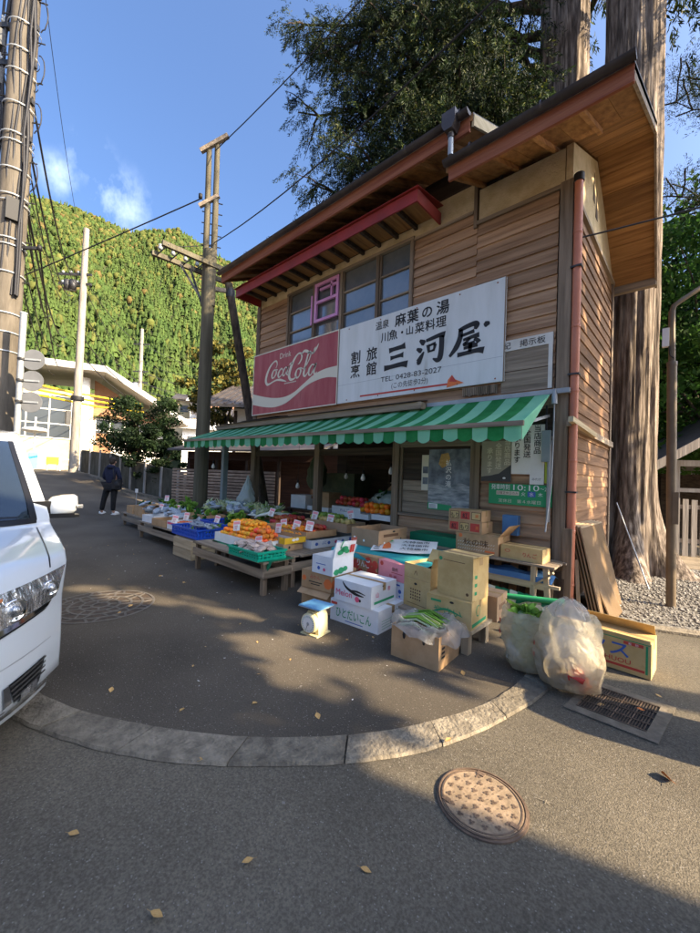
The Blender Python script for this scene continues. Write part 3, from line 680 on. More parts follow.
# downpipe at the corner
mb = MB(); px_, py_ = XR+.085, YF-.02
mb.tube([(px_, py_, .0), (px_, py_, 5.02)], .046, 'pipe', 14); mb.lathe([(.056, 0), (.056, .09)], (px_, py_, 5.02), 'black', 14)
for z in (.35, .95, 1.75, 2.55, 3.3, 4.4): mb.lathe([(.047, 0), (.05, .004), (.05, .03), (.047, .034)], (px_, py_, z), 'pipe', 14)
dp = mb.build('downpipe', shop); mb = MB()
for z in (1.4, 2.75, 4.0): mb.box(px_-.06, px_+.056, py_-.056, py_+.03, z, z+.02, 'darkmetal')
mb.build('bracket', dp)
# ground floor: posts, header, boards, interior
for x, wd, m in ((-7.47, .14, 'wood_z'), (-5.35, .13, 'wood_z'), (-3.52, .12, 'wood_z'), (-2.22, .13, 'wood_z')):
    mb = MB(); mb.box(x-wd/2, x+wd/2, YF-.06, YF+.07, 0, 2.5, m); mb.build('post', shop)
mb = MB(); mb.box(-8.78, -8.66, 4.84, 4.96, 0, 2.5, 'bluegrey'); o = mb.build('post', shop); o['label'] = 'slim post painted blue grey'
mb = MB(); mb.box(-7.5, -3.5, YF-.04, YF+.05, 1.86, 1.98, 'dark_x'); mb.box(-7.6, XR, YF-.03, YF+.06, 2.40, 2.62, 'wood_x'); mb.box(-3.5, XR, YF-.04, YF+.05, 1.97, 2.06, 'wood_x'); mb.build('header_beam', shop)
mb = MB(); mb.box(-8.78, -2.95, 4.66, 4.80, 2.50, 2.60, 'wood_x'); mb.obox((-8.7, 4.62, 2.602), (5.7, 0, 0), (0, .33, .06), (0, 0, .012), 'dark_x')
mb.obox((-7.6, 4.62, 2.62), (1.3, 0, .02), (0, .3, .05), (0, 0, .01), 'dark_x'); mb.box(-2.95, XR+.06, 4.83, 4.92, 2.545, 2.60, 'steel'); mb.build('eave_board', shop)
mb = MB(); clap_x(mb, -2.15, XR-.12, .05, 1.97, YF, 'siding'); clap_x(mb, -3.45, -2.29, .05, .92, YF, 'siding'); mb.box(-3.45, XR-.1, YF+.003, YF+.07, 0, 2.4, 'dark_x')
mb.box(-3.45, -2.29, YF-.05, YF+.0, .93, .975, 'wood_x'); mb.build('lower_wall', shop)
mb = MB()
for i in range(6): mb.box(-3.44, -2.30, YF-.014, YF-.003, .98+.165*i, .98+.165*(i+1)-.006, 'dark_x' if i > 2 else 'wood_x')
mb.box(-3.44, -3.40, YF-.04, YF-.003, .98, 1.97, 'wood_z'); mb.build('board_recess', shop)
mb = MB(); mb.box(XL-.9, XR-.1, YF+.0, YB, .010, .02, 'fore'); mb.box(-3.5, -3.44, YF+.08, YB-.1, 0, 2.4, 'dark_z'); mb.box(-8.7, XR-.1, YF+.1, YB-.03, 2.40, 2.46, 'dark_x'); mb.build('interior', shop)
# timber fixed along the side wall
mb = MB(); mb.obox((XR+.03, 4.86, 2.16), (.05, 0, 0), (0, 2.84, -.02), (0, 0, .09), 'wood_y'); mb.obox((XR+.08, 4.72, 2.19), (.05, 0, 0), (0, 1.3, -.05), (0, 0, .06), 'pale_y'); o = mb.build('batten', shop); o['label'] = 'yellowed timber batten across the side wall'
mb = MB(); mb.tube([(XR-.14, YF-.09, 1.05), (XR-.14, YF-.09, 1.95)], .022, 'steel', 8); mb.tube([(XR-.14, YF-.09, 1.95), (XR-.14, YF-.05, 1.99), (XR-.14, YF, 1.99)], .022, 'steel', 8); mb.box(XR-.22, XR-.13, YF-.12, YF-.06, 1.75, 2.12, 'bluegrey'); mb.tube([(XR-.18, YF-.09, 2.12), (XR-.18, YF-.09, 2.42)], .012, 'rubber', 6); mb.build('cable_box', shop)
# awning
aw = thing('striped_awning', 'green and mint striped fabric awning with a scalloped valance over the shopfront', 'awning', (-5.1, 4.4, 2.2))
AX0, AX1 = -8.82, -1.30; NS = 44; bar = lambda x: 2.085+.085*(AX1-x)/(AX1-AX0)
mt = MB(); sw = (AX1-AX0)/NS
for i in range(NS):
    xa = AX0+i*sw; xb = xa+sw; m = 'awn_m' if i % 2 else 'awn_g'; q = 6; vs = []
    for j in range(q+1):
        t = j/q; y = 4.84+(3.92-4.84)*t
        for x in (xa, (xa+xb)/2, xb): vs.append((x, y, 2.545+(bar(x)+.02-2.545)*t-(.035+.014*math.sin(x*2.3)+.010*math.sin(x*6.1+1))*math.sin(PI*t)+(.004 if x == (xa+xb)/2 else 0)))
    mt.add(vs, [(3*j+k, 3*j+3+k, 3*j+4+k, 3*j+1+k) for j in range(q) for k in (0, 1)], m, True)
mt.build('canopy', aw)
mb = MB(); xr = AX1
mb.add([(xr, 4.84, 2.545), (xr, 3.92, bar(xr)+.02), (xr, 3.92, bar(xr)-.17), (xr, 4.1, bar(xr)-.05)], [(0, 1, 2, 3)], 'awn_m')
mb.build('side_flap', aw); mb = MB(); mb.add([(AX0, 4.84, 2.545), (AX0, 3.92, bar(AX0)+.02), (AX0, 3.92, bar(AX0)-.17), (AX0, 4.1, bar(AX0)-.05)], [(0, 1, 2, 3)], 'awn_m'); mb.build('side_flap', aw)
mb = MB()
for i in range(NS):
    xa = AX0+i*sw; m = 'awn_m' if i % 2 else 'awn_g'; vs = []; k = 6; hh = random.uniform(-.01, .01)
    for j in range(k+1):
        x = xa+sw*j/k; yy = 3.90+.012*math.sin(x*9)
        vs += [(x, 3.90, bar(x)-.02), (x, yy, bar(x)-.14-.035*math.sin(PI*j/k)+hh)]
    mb.add(vs, [(2*j, 2*j+1, 2*j+3, 2*j+2) for j in range(k)], m, True)
mb.build('valance', aw)
mb = MB(); mb.beam((AX0-.02, 3.895, bar(AX0)), (AX1+.02, 3.895, bar(AX1)), .035, .05, 'wood_x'); mb.build('front_bar', aw)
mb = MB()
for x in (AX0+.02, -6.4, -3.9, AX1-.03): mb.beam((x, 3.93, bar(x)-.01), (x, 4.90, 2.30), .03, .03, 'steel'); mb.build('arm', aw); mb = MB()
mb.tube([(AX1+.05, 4.82, 2.6), (AX1+.05, 4.82, 2.15), (AX1+.045, 4.80, 1.5), (AX1+.02, 4.7, .95)], .009, 'steel', 6); mb.lathe([(.035, 0), (.03, .1), (.015, .16)], (AX1+.05, 4.82, 2.42), 'steel', 8); mb.build('crank_rod', aw)
# ------------------------------------------------------------------ signboards and posters
X1, Z1 = Vector((1, 0, 0)), Vector((0, 0, 1)); Y1 = Vector((0, 1, 0))
SY = 4.865
t = thing('shop_sign', 'large white signboard with black brush lettering and a red arrow at its foot', 'sign', (-3.35, 4.88, 2.78))
mb = MB(); mb.box(-4.835, -1.86, SY, 4.90, 2.785, 4.14, 'signwhite'); mb.build('panel', t)
mb = MB()
for x, w_ in ((-4.84, .012), (-1.87, .014)): mb.box(x, x+w_, SY-.006, SY-.001, 2.78, 4.145, 'wood_z')
mb.box(-4.82, -1.88, SY-.001, SY+.0, 3.105, 3.109, 'steel'); mb.build('edge', t)
for x in (-4.6, -3.9, -3.2, -2.5, -1.97):
    for z in (2.83, 4.09): mb = MB(); mb.lathe([(.012, 0), (.010, .004), (0, .005)], (x, SY-.001, z), 'fascia', 8, (0, -1, 0)); mb.build('bolt', t)
mb = MB(); O = (0, SY, 0)
def T(s, x, z, sz, mat='ink', bold=.02, width=None, al='CENTER'): mb.text(s, sz, (x, SY, z-.38*sz), X1, Z1, mat, bold, al, width)
T('温泉', -3.86, 3.99, .15, bold=.012, width=.27)
for ch, x in zip('麻葉の湯', (-3.50, -3.27, -3.02, -2.76)): T(ch, x, 3.985, .215 if ch != 'の' else .2, bold=.026)
for ch, x in zip('川魚・山菜料理', (-3.80, -3.63, -3.46, -3.32, -3.14, -2.96, -2.78)): T(ch, x, 3.775, .175 if ch != '山' else .15, bold=.02)
for ch, x, z in (('割', -4.42, 3.55), ('烹', -4.42, 3.31), ('旅', -4.06, 3.55), ('館', -4.06, 3.30)): T(ch, x, z, .235, bold=.024)
T('TEL. 0428-83-2027', -3.30, 3.085, .115, bold=.0, width=1.10)
T('(この先徒歩2分)', -3.30, 2.955, .105, bold=.0, width=.66)
def S(pts, w_): mb.stroke(pts, [q*1.28 for q in w_], O, X1, Z1, 'ink', .004, 6)
# brush characters: three strokes of "san"
S([(-3.70, 3.525), (-3.62, 3.535), (-3.46, 3.545), (-3.39, 3.555)], [.07, .05, .055, .085])
S([(-3.67, 3.40), (-3.6, 3.405), (-3.48, 3.415), (-3.42, 3.415)], [.06, .04, .045, .075])
S([(-3.79, 3.255), (-3.66, 3.26), (-3.45, 3.27), (-3.34, 3.255)], [.075, .055, .06, .09])
# "ka"
S([(-3.13, 3.575), (-3.07, 3.53), (-3.04, 3.51)], [.025, .07, .05]); S([(-3.18, 3.455), (-3.12, 3.42), (-3.09, 3.40)], [.025, .06, .045])
S([(-3.17, 3.235), (-3.14, 3.25), (-3.09, 3.33), (-3.05, 3.39)], [.03, .08, .05, .012])
S([(-3.02, 3.545), (-2.93, 3.56), (-2.78, 3.585), (-2.71, 3.575)], [.035, .045, .05, .08])
S([(-2.765, 3.57), (-2.76, 3.48), (-2.765, 3.35), (-2.785, 3.25), (-2.83, 3.225), (-2.90, 3.26)], [.06, .065, .065, .07, .055, .012])
S([(-2.985, 3.48), (-2.975, 3.42), (-2.965, 3.36)], [.05, .04, .03]); S([(-2.97, 3.46), (-2.90, 3.475), (-2.86, 3.475)], [.025, .03, .045]); S([(-2.865, 3.47), (-2.875, 3.42), (-2.89, 3.37)], [.045, .035, .025]); S([(-2.96, 3.375), (-2.91, 3.38), (-2.87, 3.385)], [.02, .025, .025])
# "ya"
S([(-2.50, 3.575), (-2.42, 3.60), (-2.28, 3.625), (-2.24, 3.60), (-2.26, 3.545)], [.04, .05, .055, .07, .03])
S([(-2.47, 3.495), (-2.36, 3.51), (-2.27, 3.525)], [.035, .035, .045])
S([(-2.47, 3.59), (-2.475, 3.48), (-2.53, 3.35), (-2.63, 3.235)], [.05, .06, .065, .03])
S([(-2.43, 3.43), (-2.34, 3.445), (-2.20, 3.46)], [.03, .035, .055]); S([(-2.33, 3.44), (-2.38, 3.395), (-2.41, 3.365), (-2.33, 3.365), (-2.26, 3.375)], [.035, .03, .045, .03, .035]); S([(-2.27, 3.42), (-2.22, 3.385), (-2.20, 3.355)], [.03, .045, .05])
S([(-2.42, 3.31), (-2.34, 3.318), (-2.22, 3.33)], [.03, .035, .05]); S([(-2.32, 3.37), (-2.325, 3.30), (-2.33, 3.25)], [.045, .045, .035]); S([(-2.51, 3.235), (-2.40, 3.24), (-2.22, 3.25), (-2.13, 3.235)], [.05, .045, .05, .075])
S([(-2.135, 3.60), (-2.10, 3.575), (-2.085, 3.55)], [.03, .07, .045])
mb.build('lettering', t)
mb = MB(); mb.flat([(-4.29, 2.848), (-2.60, 2.835), (-2.60, 2.862), (-4.29, 2.875)], O, X1, Z1, 'inkred', .003); mb.flat([(-2.66, 2.80), (-2.40, 2.835), (-2.53, 2.90), (-2.58, 2.97), (-2.64, 2.91)], O, X1, Z1, 'inkorange', .005); mb.flat([(-2.62, 2.88), (-2.5, 2.86), (-2.585, 2.965)], O, X1, Z1, 'inkred', .006); o = mb.build('arrow', t); o['label'] = 'faded red arrow pointing right'
# red drink sign
t = thing('drink_sign', 'faded red drink signboard with white script lettering and a white wave', 'sign', (-6.2, 4.88, 2.78))
mb = MB(); mb.box(-7.53, -4.845, SY, 4.90, 2.785, 4.14, 'signred'); mb.build('panel', t)
mb = MB()
for x0, x1, z0, z1 in ((-7.55, -4.84, 4.125, 4.148), (-7.55, -4.84, 2.775, 2.795), (-7.552, -7.532, 2.796, 4.124), (-4.862, -4.842, 2.796, 4.124)): mb.box(x0, x1, SY-.008, SY-.001, z0, z1, 'cream')
mb.build('border', t)
mb = MB()
tp = [(-7.53, 3.27), (-7.15, 3.175), (-6.74, 3.10), (-6.37, 3.085), (-6.06, 3.15), (-5.78, 3.28), (-5.51, 3.405), (-5.21, 3.475), (-4.865, 3.485)]
bt = [(-7.53, 3.03), (-7.13, 2.945), (-6.73, 2.90), (-6.36, 2.94), (-6.06, 3.055), (-5.70, 3.22), (-5.42, 3.29), (-5.13, 3.31), (-4.865, 3.27)]
a, b = cr(tp, 6), cr(bt, 6); n = len(a)
mb.add([(p.x, SY-.003, p.y) for p in a]+[(p.x, SY-.003, p.y) for p in b], [(i, n+i, n+i+1, i+1) for i in range(n-1)], 'cream'); o = mb.build('wave_band', t)
mb = MB()
mb.text('Drink', .165, (-6.40, SY, 3.915), X1, Z1, 'cream', .008, width=.37)
def C(pts, w_): mb.stroke(pts, w_, O, X1, Z1, 'cream', .004, 6)
C([(-6.71, 3.74), (-6.67, 3.81), (-6.70, 3.885), (-6.79, 3.885), (-6.92, 3.80), (-7.02, 3.66), (-7.06, 3.52), (-7.01, 3.43), (-6.92, 3.425), (-6.80, 3.455), (-6.68, 3.475), (-6.56, 3.465), (-6.44, 3.435), (-6.33, 3.40)], [.015, .03, .04, .03, .05, .07, .075, .06, .04, .03, .035, .05, .04, .012])
C([(-6.70, 3.70), (-6.78, 3.70), (-6.84, 3.62), (-6.83, 3.545), (-6.76, 3.55), (-6.69, 3.63), (-6.70, 3.70), (-6.64, 3.69)], [.03, .03, .055, .04, .025, .045, .03, .015])
C([(-6.48, 3.66), (-6.50, 3.70), (-6.57, 3.67), (-6.62, 3.59), (-6.60, 3.53), (-6.54, 3.54), (-6.46, 3.60)], [.035, .025, .035, .055, .04, .022, .015])
C([(-6.32, 3.68), (-6.38, 3.70), (-6.45, 3.63), (-6.455, 3.545), (-6.39, 3.55), (-6.32, 3.65), (-6.29, 3.71), (-6.33, 3.58), (-6.30, 3.535), (-6.24, 3.58)], [.025, .025, .045, .04, .022, .03, .045, .045, .03, .012])
C([(-6.25, 3.735), (-6.20, 3.755), (-6.15, 3.75)], [.03, .045, .03])
C([(-5.98, 3.70), (-5.93, 3.72), (-5.87, 3.80), (-5.88, 3.89), (-5.97, 3.915), (-6.08, 3.84), (-6.19, 3.69), (-6.25, 3.53), (-6.21, 3.43), (-6.11, 3.415), (-6.01, 3.46)], [.015, .03, .04, .045, .03, .05, .075, .08, .06, .035, .015])
C([(-5.93, 3.61), (-6.0, 3.59), (-6.04, 3.50), (-6.0, 3.43), (-5.93, 3.45), (-5.88, 3.55), (-5.92, 3.61), (-5.85, 3.60), (-5.80, 3.57)], [.03, .03, .06, .04, .025, .05, .03, .02, .015])
C([(-5.80, 3.54), (-5.68, 3.68), (-5.60, 3.82), (-5.62, 3.89), (-5.68, 3.84), (-5.74, 3.66), (-5.79, 3.48), (-5.74, 3.425), (-5.66, 3.50)], [.015, .025, .03, .03, .04, .055, .06, .035, .015])
C([(-5.48, 3.60), (-5.55, 3.62), (-5.63, 3.54), (-5.635, 3.44), (-5.57, 3.43), (-5.49, 3.54), (-5.44, 3.63), (-5.49, 3.49), (-5.46, 3.42), (-5.40, 3.46)], [.025, .025, .05, .04, .022, .03, .05, .05, .03, .012])
C([(-5.88, 3.88), (-5.80, 3.93), (-5.71, 3.91), (-5.62, 3.86), (-5.53, 3.85), (-5.44, 3.92), (-5.38, 4.0)], [.02, .05, .06, .035, .04, .045, .008])
C([(-5.53, 3.84), (-5.50, 3.91), (-5.46, 3.95)], [.02, .03, .01])
for i in range(14): mb.flat([(-6.40+.028*i, 3.352), (-6.38+.028*i, 3.352), (-6.38+.028*i, 3.375), (-6.40+.028*i, 3.375)], O, X1, Z1, 'cream', .003)
mb.build('lettering', t)
# notice board
t = thing('notice_board', 'grey weathered notice board with a faded title strip beside the white sign', 'notice board', (-1.6, 4.92, 2.62))
mb = MB(); mb.box(-1.90, -1.30, 4.895, 4.92, 2.63, 3.16, 'wood_x'); mb.box(-1.90, -1.30, 4.890, 4.894, 2.895, 2.902, 'dark_x'); mb.build('panel', t)
mb = MB(); mb.box(-1.90, -1.30, 4.885, 4.92, 3.163, 3.30, 'plaster'); mb.box(-1.345, -1.30, 4.885, 4.92, 2.63, 3.162, 'plaster'); mb.build('frame', t)
mb = MB(); mb.text('紀　掲示板', .095, (-1.88, 4.885, 3.195), X1, Z1, 'ink', .006, 'LEFT', .50); mb.build('lettering', t)
mb = MB()
for i in range(22): x = -2.42+.022*i; mb.box(x, x+.014, 4.87, 4.9, 2.655-.02*random.random(), 2.76, 'wood_z')
o = mb.build('straw_strip'); tag(o, 'short frayed straw strip hung under the white signboard', 'decoration')
# landscape poster
MT['postersky'] = M('poster print', (.05, .065, .09), (.20, .24, .28), 5, rough=.3, bump=0, detail=9, c3=(.32, .22, .10))
MT['posterwater'] = M('poster water', (.10, .13, .15), (.42, .45, .47), 6, stretch=(.6, 1, 3), rough=.3, bump=0, detail=8)
PY = 4.925
t = thing('poster', 'large mountain stream poster with a white lettered column and green foot', 'poster', (-2.62, PY, 1.05))
mb = MB(); mb.box(-2.94, -2.30, PY, PY+.006, 1.06, 1.93, 'posterwater'); mb.build('sheet', t)
mb = MB(); mb.flat([(-2.94, 1.42), (-2.80, 1.45), (-2.65, 1.40), (-2.45, 1.46), (-2.30, 1.42), (-2.30, 1.93), (-2.94, 1.93)], (0, PY, 0), X1, Z1, 'postersky', .001)
mb.flat([(-2.78, 1.72), (-2.72, 1.66), (-2.64, 1.70), (-2.60, 1.80), (-2.63, 1.88), (-2.74, 1.86)], (0, PY, 0), X1, Z1, 'deadleaf', .002); mb.build('picture', t)
mb = MB(); mb.flat([(-2.94, 1.06), (-2.56, 1.06), (-2.56, 1.135), (-2.94, 1.16)], (0, PY, 0), X1, Z1, 'inkgreen', .002); mb.flat([(-2.92, 1.075), (-2.78, 1.075), (-2.78, 1.145), (-2.92, 1.15)], (0, PY, 0), X1, Z1, 'inkwhite', .003)
for i in range(4): mb.flat([(-2.91, 1.082+.015*i), (-2.80, 1.082+.015*i), (-2.80, 1.087+.015*i), (-2.91, 1.087+.015*i)], (0, PY, 0), X1, Z1, 'ink', .004)
mb.text('払沢の滝', .095, (-2.62, PY, 1.70), X1, Z1, 'inkwhite', .005, vert=True, eps=.003); mb.build('lettering', t)
t = thing('poster', 'narrow cream notice partly behind the stream poster', 'poster', (-3.0, PY, 1.3))
mb = MB(); mb.box(-3.06, -2.945, PY+.002, PY+.006, 1.33, 1.85, 'cream'); mb.build('sheet', t)
mb = MB()
for z in (1.58, 1.42): mb.flat([(-3.04, z), (-2.95, z), (-2.95, z+.1), (-3.04, z+.1)], (0, PY+.002, 0), X1, Z1, 'postersky', .001)
mb.build('picture', t)
# banner-style notices by the corner
BY = 4.895
MT['greige'] = M('greige print', (.30, .28, .22), (.34, .32, .26), 4, rough=.6, bump=0)
MT['inkgrey'] = M('dark grey print', (.05, .05, .05), rough=.5, bump=0)
MT['lime'] = M('lime print', (.42, .50, .05), rough=.5, bump=0)
def cols(mb, x, z, s, mat, y, lines=('当店商品', '全国発送', '承ります'), dz=(0, .06, .12), gap=1.0):
    for i, ln in enumerate(lines): mb.text(ln, s, (x-i*s*1.32, y, z-dz[i]-s*.8), X1, Z1, mat, .012, vert=True, gap=gap)
t = thing('shop_notice', 'greige shipping notice with white characters between the stream poster and white notice', 'notice', (-1.95, BY, 1.5))
mb = MB(); mb.box(-2.13, -1.745, BY, BY+.005, 1.50, 2.02, 'greige'); mb.build('sheet', t)
mb = MB(); mb.flat([(-2.13, 1.50), (-1.745, 1.50), (-1.745, 1.72), (-1.9, 1.60), (-2.13, 1.555)], (0, BY, 0), X1, Z1, 'inkgrey', .001); mb.stroke([(-2.13, 1.575), (-1.95, 1.605), (-1.75, 1.73)], .03, (0, BY, 0), X1, Z1, 'greige', .002); mb.ball((-1.83, BY-.002, 1.545), (.02, .001, .012), 'inkwhite'); mb.build('print', t)
mb = MB(); cols(mb, -1.795, 2.04, .085, 'cream', BY, dz=(0, .05, .11)); mb.build('lettering', t)
t = thing('shop_notice', 'tall white shipping notice with black characters beside the corner post', 'notice', (-1.55, BY-.012, 1.5))
mb = MB(); mb.box(-1.74, -1.52, BY-.010, BY-.005, 1.60, 2.20, 'paper'); mb.box(-1.52, -1.36, BY-.012, BY-.007, 1.48, 2.20, 'paper'); mb.build('sheet', t)
mb = MB(); cols(mb, -1.44, 2.19, .088, 'ink', BY-.012, dz=(0, .045, .11)); mb.text('みたけ', .035, (-1.44, BY-.012, 1.53), X1, Z1, 'ink', .004); mb.build('lettering', t)
mb = MB(); mb.box(-1.355, -1.29, BY-.004, BY+.0, 1.5, 2.0, 'lime'); o = mb.build('paper_strip'); tag(o, 'lime green paper strip beside the tall white notice', 'notice')
t = thing('hours_sign', 'green timetable sign reading 10:10 below the white notices', 'sign', (-1.64, BY, 1.2))
mb = MB(); mb.box(-2.02, -1.27, BY-.004, BY+.004, 1.215, 1.475, 'inkgreen'); mb.build('panel', t)
mb = MB(); y_ = BY-.004; mb.flat([(-1.92, 1.335), (-1.64, 1.335), (-1.64, 1.385), (-1.92, 1.385)], (0, y_, 0), X1, Z1, 'cream', .001); mb.flat([(-1.54, 1.325), (-1.45, 1.325), (-1.45, 1.39), (-1.54, 1.39)], (0, y_, 0), X1, Z1, 'inkblue', .001); mb.build('print', t)
mb = MB(); mb.text('発車時刻', .075, (-1.87, y_, 1.405), X1, Z1, 'inkwhite', .006, width=.23); mb.text('10:10', .10, (-1.56, y_, 1.40), X1, Z1, 'inkwhite', .004, width=.30); mb.text('〜20', .06, (-1.35, y_, 1.405), X1, Z1, 'inkwhite', 0, width=.1)
mb.text('日曜定休日のみ', .042, (-1.78, y_, 1.345), X1, Z1, 'inkbrown', .0, width=.26); mb.text('火', .055, (-1.59, y_, 1.337), X1, Z1, 'inkwhite', .004); mb.text('水', .055, (-1.495, y_, 1.337), X1, Z1, 'inkwhite', .004); mb.text('木', .055, (-1.395, y_, 1.337), X1, Z1, 'inkwhite', .004)
mb.text('定休日　第４水曜日', .048, (-1.64, y_, 1.245), X1, Z1, 'cream', 0, width=.5); mb.build('lettering', t)
# ------------------------------------------------------------------ poles and wires
def pole(label, base, topz, r0, r1, mat, lean=(0, 0), n=14, name='utility_pole'):
    t = thing(name, label, 'utility pole', base); mb = MB(); b = Vector(base); q = Vector((base[0]+lean[0], base[1]+lean[1], topz))
    mb.tube([b-Vector((0, 0, .2))]+[b.lerp(q, i/6) for i in range(7)], [r0]+[r0+(r1-r0)*i/6 for i in range(7)], mat, n); mb.build('shaft', t); return t, (lambda z: b+(q-b)*((z-b.z)/(q.z-b.z)))
MT['poleshade'] = M('shaded pole concrete', (.085, .072, .055), (.15, .128, .10), 2.5, stretch=(3, 3, .5), rough=.85, bump=.25, bscale=20, c3=(.06, .052, .042))  # pole concrete darkened: the big pole's shade is in its colour
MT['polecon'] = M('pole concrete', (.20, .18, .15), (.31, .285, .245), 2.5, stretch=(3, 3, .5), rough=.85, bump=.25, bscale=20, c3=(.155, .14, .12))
p1, at1 = pole('massive concrete utility pole wrapped in cables behind the white van', (-9.82, .80, 0), 13.5, .245, .19, 'poleshade', (.5, .02), 20)
mb = MB()
for z in (3.55, 3.9, 4.25, 5.0, 5.5, 5.62, 6.3, 6.42, 6.9, 7.4, 7.55, 8.1, 8.7, 9.1, 9.6): c = at1(z); mb = MB(); mb.lathe([(.245, 0), (.25, .004), (.25, .022), (.245, .026)], c, 'steel', 18); mb.build('band', p1)
mb = MB()
for k in range(20):
    z = 3.4+.38*k; c = at1(z); a = 1.0+PI*(k % 2); mb.tube([c, c+Vector((.34*math.cos(a), .34*math.sin(a), 0))], .012, 'darkmetal', 6)
mb.build('step_bolt', p1)
mb = MB()
fr = Vector((r2.x, r2.y, 0)).normalized()
for k, (o_, r) in enumerate(((.21, .030), (.25, .028), (.17, .022), (.27, .018), (.12, .02), (.05, .018))):
    pts = []
    for i in range(15): z = 4.6+.6*i; pts.append(at1(z)+fr*(o_+.02*math.sin(i*1.7+k))+Vector((.676, -.737, 0))*(.05+.03*k+.02*math.sin(i*2.1+k)))
    mb.tube(pts, r, 'rubber', 7)
for z in (6.9, 8.0, 8.9, 9.9, 10.6):
    c = at1(z)+fr*.27; mb.tube([c+fr*(.12*math.sin(PI*i/10)+.03)+Vector((0, 0, .28*math.cos(PI*i/10)+.02*math.sin(3*i))) for i in range(11)], .010, 'rubber', 6)
mb.build('cable_bundle', p1)
mb = MB()
for z, l in ((7.6, 1.0), (8.3, 1.3), (9.0, 1.5), (9.7, 1.6), (10.3, 1.6)):
    c = at1(z); mb.beam(c-fr*l, c+fr*.25, .08, .09, 'darkmetal'); 
    for q in (.4, .8, 1.2):
        if q < l: mb.lathe([(.0, .05), (.04, .05), (.055, .1), (.03, .13), (.05, .17), (.0, .2)], c-fr*q, 'steel', 8)
for q, r in ((.35, .05), (.45, .03), (.55, .04), (.7, .03)): mb.tube([at1(5.0+.75*i)-fr*(q+.04*math.sin(i*2+q*9)) for i in range(9)], r*.7, 'rubber', 7)
for z in (7.9, 8.6, 9.3, 7.2): c = at1(z)-fr*.5; mb.box(c.x-.14, c.x+.14, c.y-.1, c.y+.1, z, z+.3, 'darkmetal')
mb.build('crossarm', p1)
mb = MB(); c = at1(5.55); mb.beam(c, c+fr*.55, .05, .05, 'darkmetal'); mb.lathe([(0, -.04), (.04, -.04), (.04, .05), (0, .06)], c+fr*.55, 'black', 8); mb.box(c.x+.1, c.x+.3, c.y-.12, c.y+.1, 5.95, 6.35, 'black'); mb.build('bracket', p1)
# road sign pole with three discs
sp = thing('road_sign', 'grey steel road sign post with three round discs seen from behind', 'road sign', (-9.08, 1.02, 0))
mb = MB(); mb.tube([(-9.08, 1.0, 0), (-8.93, .98, 4.16)], .05, 'steel', 10); mb.lathe([(.055, 0), (.055, .03), (0, .04)], (-8.93, .98, 4.16), 'steel', 10); mb.build('post', sp)
MT['signback'] = M('sign back', (.15, .155, .16), (.19, .195, .20), 3, rough=.6, bump=.02, metal=.2)
nrm = Vector((.80, -.60, 0)).normalized(); tx = Vector((-nrm.y, nrm.x, 0))
for k, z in enumerate((3.36, 2.98, 2.60)):
    c = Vector((-8.94-.013*k, 1.0, z))+tx*.17
    mb = MB(); mb.lathe([(0, -.004), (.185, -.004), (.187, 0), (.185, .004), (0, .004)], c, 'signback', 26, nrm, False); mb.beam(c-tx*.22+nrm*.012, c+tx*.12+nrm*.012, .015, .03, 'steel'); mb.build('disc', sp)
mb = MB()
for z in (3.36, 2.98, 2.60): mb.lathe([(.058, -.02), (.062, 0), (.058, .02)], (-8.945, .985, z), 'darkmetal', 10)
mb.build('clamp', sp)
# concrete pole up the road
p2, at2 = pole('slim grey concrete pole beside the road wall uphill', (-24.2, 5.0, 1.0), 13.9, .225, .135, 'polecon', (.35, -.1))
mb = MB()
for z in (11.0, 11.5): c = at2(z); mb.beam(c-fr*1.3, c+fr*.4, .1, .1, 'darkmetal'); [mb.lathe([(0, .05), (.06, .05), (.07, .14), (0, .2)], c-fr*q, 'steel', 8) for q in (.3, .7, 1.1)]
for i in range(4): c = at2(10.6)+Vector((-.1, -.35, 0)); mb.lathe([(.0, 0), (.16, 0), (.16, .5), (0, .55)], c-fr*(.1+.3*i), 'darkmetal', 10) if i < 2 else None
mb.build('crossarm', p2)
mb = MB(); c = at2(5.0); mb.lathe([(.30, -.1), (.31, .0), (.30, .1)], c, 'black', 14); mb.build('band', p2); mb = MB(); mb.box(c.x-.2, c.x+.1, c.y-.45, c.y-.25, 3.6, 4.3, 'darkmetal'); mb.build('meter_box', p2)
p3, at3 = pole('thin far concrete pole rising behind the roadside shrub', (-37.85, 12.6, 1.1), 14.2, .20, .14, 'polecon', (.05, -.2), 10)
mb = MB()
for z in (9.3, 10.3, 12.8): c = at3(z); mb.beam(c-fr*.7, c+fr*.7, .1, .1, 'darkmetal')
c = at3(8.8); mb.lathe([(0, -.5), (.28, -.5), (.28, .4), (0, .5)], c-fr*.4, 'steel', 10); mb.build('crossarm', p3)
